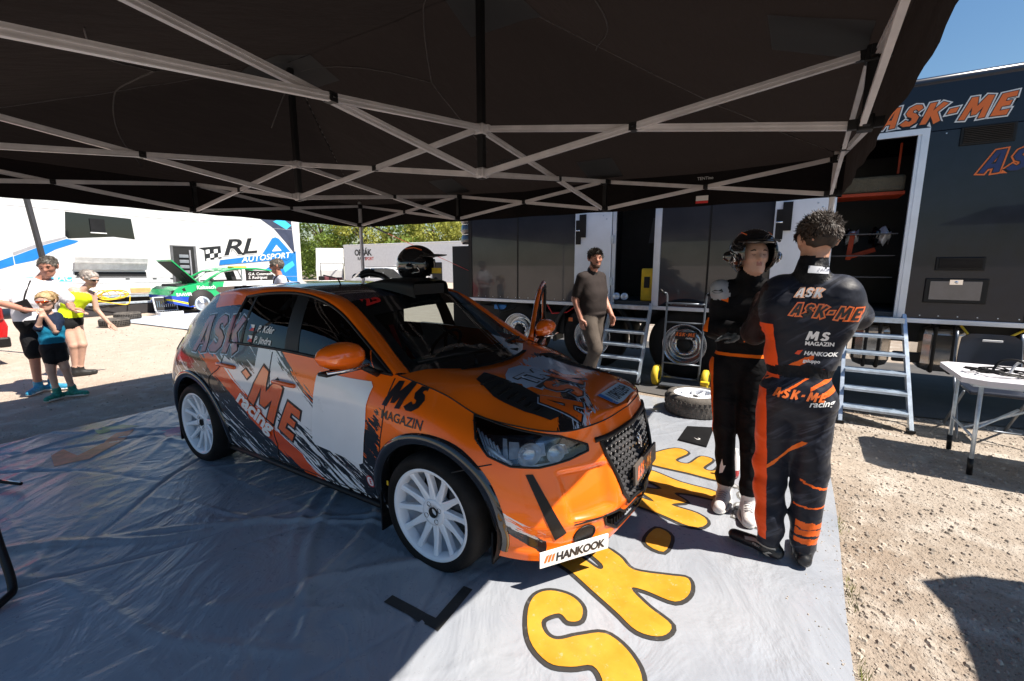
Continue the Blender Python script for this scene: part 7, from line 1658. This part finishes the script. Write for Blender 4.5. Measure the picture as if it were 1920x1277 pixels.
q = B(); q.prism([(.47, 1.02), (.47, 1.40), (1.35, 1.36), (1.72, 1.02)], .70, .715, 'X'); q.build('rear_side_window', DARKGL, gc)
place('name_lettering', type_text('G.A. Cotemann', .10, .001, .2), lambda u, v: (.722, .55+u, 1.22+v), WHITE_V, gc); place('name_lettering', type_text('S. Rodríguez', .10, .001, .2), lambda u, v: (.722, .55+u, 1.09+v), WHITE_V, gc)
q = B(); q.box((-.6, -.5, .6), (.6, 1.5, 1.05), bev=.03); q.build('interior', BLACKM, gc)
q = B(); q.tube([(.5, -.8, 1.0), (.5, -.3, 1.34), (.5, .3, 1.42), (.5, .5, .9)], .025, 6); q.tube([(-.5, -.8, 1.0), (-.5, -.3, 1.34), (-.5, .3, 1.42), (-.5, .5, .9)], .025, 6); q.tube([(-.52, .3, 1.41), (.52, .3, 1.41)], .025, 6); q.build('roll_cage', plain('cage_white', (.6, .6, .6), .4), gc)
q = B(); q.obox((.3, .15, 1.15), (.2, 0, 0), (0, .07, .02), (0, -.06, .22)); q.build('bucket_seat', BLACKM, gc)
q = B(); q.obox((0, -1.36, 1.33), (.55, 0, 0), (0, .40, -.42), (0, .01, .012)); q.build('raised_bonnet', GREEN_P, gc); q = B(); q.obox((0, -1.37, 1.305), (.50, 0, 0), (0, .37, -.39), (0, .008, .01)); q.build('bonnet_lining', BLACKM, gc)
q = B(); q.tube([(.35, -1.2, .9), (.35, -1.45, 1.32)], .012, 6); q.build('bonnet_stay', BLACKP, gc)
q = B(); q.box((-.55, -1.72, .80), (.55, -1.05, .96), bev=.04); q.build('engine', BLACKM, gc)
q = B(); q.obox((.80, -1.78, .76), (.05, 0, 0), (0, .20, .05), (0, -.02, .05)); q.build('headlight', DARKGL, gc)
q = B(); q.tube(bez([(.82, -.72, 1.08), (.92, -.78, 1.10), (.95, -.80, 1.05)], 4), .05, 8); q.build('mirror', BLACKP, gc)
q = B(); q.box((.865, .25, .90), (.885, .40, .93)); q.box((.865, .25+.98, .90), (.885, .4+.98, .93)); q.build('door_handle', WHITE_M, gc)
q = B(); q.box((.35, .2, 1.485), (.45, .62, 1.535), bev=.02); q.box((-.3, .35, 1.47), (.3, .75, 1.55), bev=.03); q.build('roof_vent', YELLOW, gc)
for y_, ln in ((-1.12, 'b'), (1.42, 'w')):
    q = B(); q.lathe([(.0, .862), (.42, .862), (.42, .80)], (0, y_, .36), 'X', 32, a0=-.3, a1=pi+.3); q.build('wheel_arch', BLACKM, gc)
q = B(); q.lathe([(.001, .93), (.05, .93), (.06, .90), (.17, .90), (.175, .87), (.05, .87)], (0, -1.12, .31), 'X', 28); q.build('brake_disc', plain('bright_disc', (.5, .5, .52), .3, .9), gc); q = B(); q.lathe([(.17, .88), (.19, .90), (.22, .90), (.24, .87)], (0, -1.12, .31), 'X', 28); q.build('drum_ring', STEEL, gc)
q = B(); q.lathe([(.001, .87), (.2, .87), (.31, .86), (.31, .66)], (0, 1.42, .31), 'X', 28); q.build('wheel', RUBBER, gc)
q = B(); q.box((.3, -.75, .0), (.9, -.6, .32)); q.build('axle_stand', BLACKP, gc)
place('side_lettering', type_text('Kalteech', .12, .004), lambda u, v: (.872, -1.25+u, .80+v), WHITE_V, gc)
place('side_lettering', type_text('SAAVIR', .10, .004), lambda u, v: (.872, -1.86+u, .60+v), WHITE_V, gc)
# ---- clutter on the neighbours' pitch
t = thing('floor_mat', 'pale grey floor sheet spread beside the white and green car', 'ground sheet', (-14.6, 6.2, 0))
q = B(); G_ = np.array([[(-2.6+5.2*i/20, -1.3+2.9*j/14+i*.02, .008+.008*fbm(i*.7, j*.9)) for j in range(15)] for i in range(21)]); q.grid(G_); q.build('sheet', plain('pale_sheet', (.50, .54, .60), .5, var=.25, vs=1.3), t)
def lying_tyre(x_, y_, lab, up=False):
    t = thing('lying_tyre', lab, 'tyre', (x_, y_, -.01))
    q = B(); q.lathe([(.20, .0), (.30, .0), (.325, .03), (.325, .18), (.30, .205), (.2, .205), (.2, .0)], (0, 0, 0), 'Z', 36); q.build('tyre', RUBBER_D, t)
    q = B()
    for k in range(36):
        a = 2*pi*k/36
        for z_ in (.06, .105, .15): q.obox((.327*cos(a+z_), .327*sin(a+z_), z_), (-sin(a)*.02, cos(a)*.02, 0), (.002*cos(a), .002*sin(a), 0), (0, 0, .012))
    b_ = q.build('tread', RUBBER, t); b_['kind'] = 'stuff'
lying_tyre(-15.3, 4.55, 'used tyre lying on the ground just right of the woman in neon yellow'); lying_tyre(-16.9, 5.35, 'used tyre lying farther back under the coiled yellow hose')
t = thing('tool_case', 'open silver tool case with black foam and tools on the ground', 'tool case', (-17.2, 6.55, -.01))
q = B(); q.box((-.18, -.32, 0), (.2, .32, .12), bev=.01); q.build('case_base', SILV, t); q = B(); q.box((-.15, -.28, .121), (.17, .28, .13)); q.build('foam', BLACKM, t)
q = B(); q.obox((-.25, 0, .36), (.03, 0, .0), (0, .32, 0), (-.06, 0, .22)); q.build('case_lid', SILV, t); q = B(); q.obox((-.212, 0, .36), (.004, 0, 0), (0, .29, 0), (-.055, 0, .20)); q.build('lid_foam', BLACKM, t)
q = B()
for k in range(9): q.bar((-.185, -.24+.06*k, .26), (-.21, -.24+.06*k, .46), .012)
for k in range(8): q.bar((-.1, -.24+.065*k, .14), (.12, -.24+.065*k, .14), .014)
o = q.build('tools', CHROME, t); o['kind'] = 'stuff'
t = thing('yellow_hose', 'coil of bright yellow hose hanging under the white motorhome', 'hose', (-18.6, 5.5, 0))
q = B(); r_ = random.Random(2); pts = []
for k in range(60): a = k*.72; pts.append((.1*r_.random(), .0+.35*cos(a)+.15*r_.random()+(.0 if k > 12 else -.5+.04*k), .62+.14*sin(a)+.06*r_.random()))
q.tube(bez(pts, 4), .012, 6); q.tube(bez([(.05, -.9, .75), (.1, -.6, .55), (.1, -.1, .42), (.1, .4, .33), (.1, .5, .6)], 6), .016, 6); q.build('hose', YELLOW, t)
t = thing('long_crate', 'low dark wooden crate and rails under the white motorhome', 'crate', (-18.9, 6.0, 0))
q = B(); q.box((-.2, -1.3, 0), (.2, 1.9, .32)); q.build('crate', plain('dark_wood', (.03, .028, .03), .8), t); q = B(); q.box((-.15, -1.2, .33), (.22, 1.7, .38)); q.build('rail', STEEL, t)
t = thing('wooden_trestle', 'small wooden A-frame trestle standing right of the green car front wheel', 'trestle', (-15.9, 7.75, -.01))
WOOD = plain('raw_wood', (.40, .30, .15), .7, var=.2)
for a, b_ in (((-.1, -.42, 0), (.0, -.25, .50)), ((.1, -.05, 0), (.0, -.22, .50)), ((-.1, .0, 0), (0, .14, .52)), ((.1, .32, 0), (0, .16, .52)), ((0, -.4, .08), (0, -.08, .08))): q = B(); q.bar(a, b_, .05, .03); q.build('beam', WOOD, t)
q = B(); q.bar((0, -.25, .5), (0, .16, .5), .05, .05); q.build('crossbeam', WOOD, t)
# ---- red car cut off by the left edge
rc_ = thing('parked_car', 'red car of which only the rear corner shows at the left edge', 'car', (-11.6, 0.35, 0))
carbody(rc_, [(-2.0, .4), (-2.05, .7), (-1.8, .95), (-.9, 1.05), (1.25, 1.10), (1.42, .95), (1.5, .62), (1.45, .32), (1.0, .28), (-1.6, .28)], .84, RED_P, None, None)
q = B(); q.grid(np.array([[(x_, a, b_) for a, b_ in ((-1.0, 1.04), (-.4, 1.45), (.7, 1.48), (1.28, 1.10))] for x_ in (-.62, .62)])); q.prism([(-.95, 1.05), (-.38, 1.42), (.68, 1.45), (1.2, 1.1)], .60, .62, 'X'); q.build('cabin', DARKGL, rc_)
for y_ in (-1.3, .88): q = B(); q.lathe([(.001, .80), (.2, .80), (.31, .82), (.32, .86), (.32, .66)], (0, y_, .31), 'X', 28); q.build('wheel', RUBBER, rc_)
q = B(); q.box((.55, 1.36, .72), (.855, 1.47, .93), bev=.03); q.build('tail_lamp', plain('lamp_red', (.3, .01, .01), .1, coat=1), rc_); q = B(); q.box((-.8, 1.35, .28), (.855, 1.50, .45), bev=.03); q.build('bumper_insert', BLACKP, rc_)
# ---- white hall-like trailer with the small logo, behind everything
bt = thing('white_trailer', 'white box trailer with a small black and red logo under the trees', 'trailer', (-21.0, 22.0, 0)); bt.rotation_euler = (0, 0, 0)
q = B(); q.box((-7.2, 0, .5), (6.5, 2.5, 3.02), bev=.03); q.build('box_body', plain('trailer_white', (.85, .86, .88), .4, var=.04), bt); q = B(); q.box((6.52, .4, .5), (14.0, 2.9, 2.98), bev=.03); q.build('second_section', plain('trailer_grey', (.66, .67, .7), .45, var=.05), bt)
q = B(); q.box((-7.2, -.03, 2.93), (6.5, -.001, 3.0)); q.build('roof_trim', WHITE, bt)
for x_ in (-6.0, -4.8, 4.0, 5.2): q = B(); q.lathe([(.001, -.02), (.25, -.02), (.48, -.01), (.5, .2)], (x_, 0, .5), 'Y', 24); q.build('wheel', RUBBER, bt)
place('side_lettering', type_text('ORSÁK', .42, .02, .0, .9), lambda u, v: (-6.0+u, -.01, 2.25+v), BLACK_V, bt); place('side_lettering', type_text('RALLY', .22, .006), lambda u, v: (-5.7+u, -.01, 1.92+v), BLACK_V, bt); place('side_lettering', type_text('SPORT', .22, .006), lambda u, v: (-4.95+u, -.01, 1.92+v), RED_V, bt)
q = B(); q.box((-1.6, -.03, .95), (-.2, -.001, 1.5)); q.build('hatch_opening', BLACKM, bt); q = B(); q.obox((-.9, -.25, 1.55), (.8, 0, 0), (0, .25, .03), (0, 0, .02)); q.build('hatch_flap', WHITE, bt)
q = B(); q.box((1.3, -.03, .6), (2.1, -.001, 1.75)); q.build('doorway', BLACKM, bt); q = B(); q.box((.2, -.06, .6), (1.25, -.02, 1.8)); q.build('door_leaf', WHITE, bt); q = B(); q.box((-.9, -.02, 2.45), (-.6, -.001, 2.5)); q.build('vent', BLACKP, bt)
# ---- white estate cars in front of it
def estate(loc, rz, lab, mt=WHITE, sc=1.0):
    e_ = thing('parked_car', lab, 'car', loc, rz)
    carbody(e_, [(-2.2, .35), (-2.28, .6), (-2.15, .80), (-1.2, .95), (-1.05, .97), (1.9, .98), (2.15, .95), (2.25, .7), (2.2, .35), (1.8, .28), (-1.8, .28)], .88, mt, None, None)
    q = B(); gl_ = [(-1.15, .96), (-.35, 1.40), (.1, 1.46), (1.5, 1.44), (2.1, .98)]
    q.prism([(-1.05, .97), (-.33, 1.36), (.1, 1.42), (1.45, 1.40), (1.98, .98)], -.74, .74, 'X'); q.build('glazing', DARKGL, e_)
    for s in (-1, 1):
        q = B(); q.tube([(s*.78, -1.2, .96), (s*.68, -.38, 1.40), (s*.66, .1, 1.45), (s*.66, 1.5, 1.43), (s*.76, 2.1, .98)], .045, 6); q.tube([(s*.765, .25, .97), (s*.68, .22, 1.44)], .03, 6); q.tube([(s*.765, 1.1, .97), (s*.68, 1.05, 1.43)], .03, 6); q.build('pillars', mt, e_)
        q = B(); q.tube([(s*.62, .0, 1.5), (s*.62, 1.4, 1.49)], .015, 6); q.build('roof_rail', BLACKP, e_)
        for y_ in (-1.4, 1.35): q = B(); q.lathe([(.001, s*.87), (.2, s*.87), (.31, s*.88), (.31, s*.7)], (0, y_, .31), 'X', 24); q.build('wheel', RUBBER, e_)
        q = B(); q.box((s*.5, -2.27, .66), (s*.85, -2.15, .80), bev=.02); q.build('headlight', DARKGL, e_)
    q = B(); q.prism([(-.36, 1.40), (.1, 1.47), (1.5, 1.45), (1.7, 1.35), (1.4, 1.40), (.1, 1.43)], -.66, .66, 'X'); q.build('roof', mt, e_)
    return e_
estate((-16.6, 16.0, 0), radians(90+6), 'white estate car parked before the white box trailer, seen behind the canopy leg')
estate((-26.5, 24.0, 0), radians(60), 'small dark car half hidden behind the white estate car', plain('dark_car_paint', (.05, .05, .06), .3, coat=.6))
estate((-10.2, 17.5, 0), radians(80), 'white car low behind the black racing helmet on the roof', WHITE); 
q0 = thing('white_van', 'small white camper van at the left of the hedge behind the lettered motorhome', 'van', (-33.0, 24.5, 0), radians(50))
q = B(); q.prism([(-2.6, .4), (-2.7, 1.2), (-2.0, 2.0), (-1.6, 2.9), (2.6, 2.9), (2.6, .4)], -1.0, 1.0, 'X'); q.build('body', WHITE, q0); q = B(); q.box((-1.01, -1.4, 1.5), (1.01, 1.8, 2.2)); q.build('windows', DARKGL, q0)
for s in (-1, 1):
    for y_ in (-1.7, 1.6): q = B(); q.lathe([(.001, s*.98), (.3, s*1.0), (.33, s*.9)], (0, y_, .33), 'X', 20); q.build('wheel', RUBBER, q0)
t = thing('quad_bike_trailer', 'heap of dark red and grey motorsport gear standing beside the white van', 'equipment', (-29.5, 22.5, 0))
for k in range(7): q = B(); a, b_, c_ = random.random()*1.6-.8, random.random()*2-1, random.random()*.9+.2; q.box((a-.3, b_-.35, c_-.2), (a+.3, b_+.35, c_+.2), bev=.06); q.build('bag', [plain('wine_red', (.12, .03, .04), .6), BLACKP, STEEL][k % 3], t)
q = B(); q.tube([(-.8, -1, 0), (-.8, -1, 1.7), (-.8, 1, 1.7), (-.8, 1, 0)], .04, 6); q.build('rack', BLACKP, t)
# ---- trees
LEAFM = []
for nm, c1, c2 in (('leaf_green', (.09, .15, .03), (.22, .30, .05)), ('leaf_yellow_green', (.24, .27, .05), (.42, .42, .09)), ('leaf_silver', (.24, .28, .13), (.42, .45, .24))):
    m = M(nm, rough=.6, spec=.3); x, y, z = m.co(); n = m.noise(m.vec(x, y, z), .9, 4); n2 = m.noise(m.vec(x, y, z), 6, 2); m.set(color=m.mix(n.ss(.35, .65)*.6+n2*.4, c1, c2))
    tr = m.t.nodes.new('ShaderNodeBsdfTranslucent'); tr.inputs[0].default_value = (*c2, 1); ms = m.t.nodes.new('ShaderNodeMixShader'); ms.inputs[0].default_value = .3
    out = [n_ for n_ in m.t.nodes if n_.type == 'OUTPUT_MATERIAL'][0]; m.t.links.new(m.b.outputs[0], ms.inputs[1]); m.t.links.new(tr.outputs[0], ms.inputs[2]); m.t.links.new(ms.outputs[0], out.inputs[0]); LEAFM.append(m.mat)
BARK = plain('bark', (.10, .075, .055), .9, var=.4, vs=12, bump=.02, bs=20)
def tree(x_, y_, h, w, kind, lab, seed, n=5200):
    r = np.random.default_rng(seed); t = thing('leafy_tree', lab, 'tree', (x_, y_, 0), 0, None)
    q = B(); q.tube(bez([(0, 0, -.1), (.1, 0, h*.3), (0, .1, h*.7)], 4), [.28*(1-.06*k) for k in range(9)], 8)
    for k in range(7): a = 6.28*k/7; q.tube([(.05, 0, h*(.25+.06*k)), (w*.3*cos(a), w*.3*sin(a), h*(.42+.06*k)), (w*.6*cos(a), w*.6*sin(a), h*(.5+.07*k))], [.11, .06, .02], 6)
    q.build('trunk', BARK, t)
    cl = []; 
    for k in range(42): 
        a = r.random()*6.28; zz = r.random()**.8; rad = w*(.35+.65*sin(pi*min(1, zz*.85+.12)))*(.35+.65*r.random()**.5); cl.append((cos(a)*rad, sin(a)*rad, h*(.10+.86*zz), w*(.18+.17*r.random())))
    cl = np.array(cl); ix = r.integers(0, len(cl), n); d = r.normal(size=(n, 3)); d /= np.linalg.norm(d, axis=1)[:, None]; rad = cl[ix, 3]*(.55+.5*r.random(n)**.5)
    cen_ = cl[ix, :3]+d*rad[:, None]*(1, 1, .85)
    u = r.normal(size=(n, 3)); u /= np.linalg.norm(u, axis=1)[:, None]; v_ = np.cross(u, d+r.normal(size=(n, 3))*.5); v_ /= np.linalg.norm(v_, axis=1)[:, None]; s = (.10+.13*r.random(n))[:, None]
    V = np.stack([cen_-u*s, cen_+v_*s*.45, cen_+u*s, cen_-v_*s*.45], 1).reshape(-1, 3); me = bpy.data.meshes.new('crown'); me.from_pydata(V.tolist(), [], [(4*k, 4*k+1, 4*k+2, 4*k+3) for k in range(n)])
    link('crown', me, LEAFM[kind], t)
TL = [(-46, 33, 8, 3.6, 0, 'dark green tree at the left end of the row, right of the white motorhome'), (-41, 35, 7.5, 3.4, 1, 'yellow-green tree second from the left in the row'), (-37, 38, 8.5, 3.6, 0, 'green tree third from the left, above the left end of the white trailer'), (-33, 37, 7.5, 3.2, 1, 'yellowish tree right behind the far canopy leg'), (-28.5, 38, 8, 3.6, 1, 'yellow-green tree just right of the far canopy leg'), (-24.0, 37, 8, 3.4, 0, 'dark green tree over the middle of the white trailer'), (-19.5, 37, 8.5, 3.5, 2, 'silvery tree over the right part of the white trailer'), (-15, 36, 8, 3.4, 2, 'pale silvery tree next to the wrapped tyre stack'), (-10.5, 36, 8, 3.5, 0, 'green tree behind the left end of the black trailer')]
for i, a in enumerate(TL): tree(*a, 30+i)
for o in list(SC.objects):
    if o.name.startswith('leafy_tree'): o['group'] = 'trees in the row behind the white trailer'
# low hedge behind, one mass
r = np.random.default_rng(9); n = 26000; u0 = r.random(n); px_ = -62+80*u0; py_ = 34+12*r.random(n)+np.where(px_ < -30, -2, 6); pz_ = (r.random(n)**.7)*(3.0+1.2*np.sin(px_*.7)+.8*np.sin(px_*1.9)); s = (.16+.16*r.random(n))[:, None]
u = r.normal(size=(n, 3)); u /= np.linalg.norm(u, axis=1)[:, None]; v_ = np.cross(u, r.normal(size=(n, 3))); v_ /= np.linalg.norm(v_, axis=1)[:, None]; cen_ = np.stack([px_, py_, pz_], 1)
V = np.stack([cen_-u*s, cen_+v_*s*.5, cen_+u*s, cen_-v_*s*.5], 1).reshape(-1, 3); me = bpy.data.meshes.new('hedge'); me.from_pydata(V.tolist(), [], [(4*k, 4*k+1, 4*k+2, 4*k+3) for k in range(n)])
tag(link('hedge', me, LEAFM[0]), 'dense mass of shrubs filling the gaps below the row of trees', 'hedge', kind='stuff')
# far wooded rise
q = B(); rows = []
for k in range(121):
    a = radians(-30+260*k/120); R_ = 150; hgt = 9+4*mnoise.noise(Vector((a*4, 0, 0)))+2.5*mnoise.noise(Vector((a*17, 2, 0))); rows.append([(R_*cos(a), R_*sin(a), -1), (R_*cos(a)*1.0, R_*sin(a), hgt*.55), ((R_+14)*cos(a), (R_+14)*sin(a), hgt), ((R_+70)*cos(a), (R_+70)*sin(a), hgt-4)])
q.grid(np.array(rows)); m = M('far_woods', rough=.95); x, y, z = m.co(); n = m.noise(m.vec(x, y, z), .35, 6, .7); m.set(color=m.mix(n.ss(.35, .65), (.03, .05, .016), (.075, .10, .035))); m.bump(n, 1.5); tag(q.build('wooded_hill', m.mat), 'low wooded rise round the service park', kind='structure')
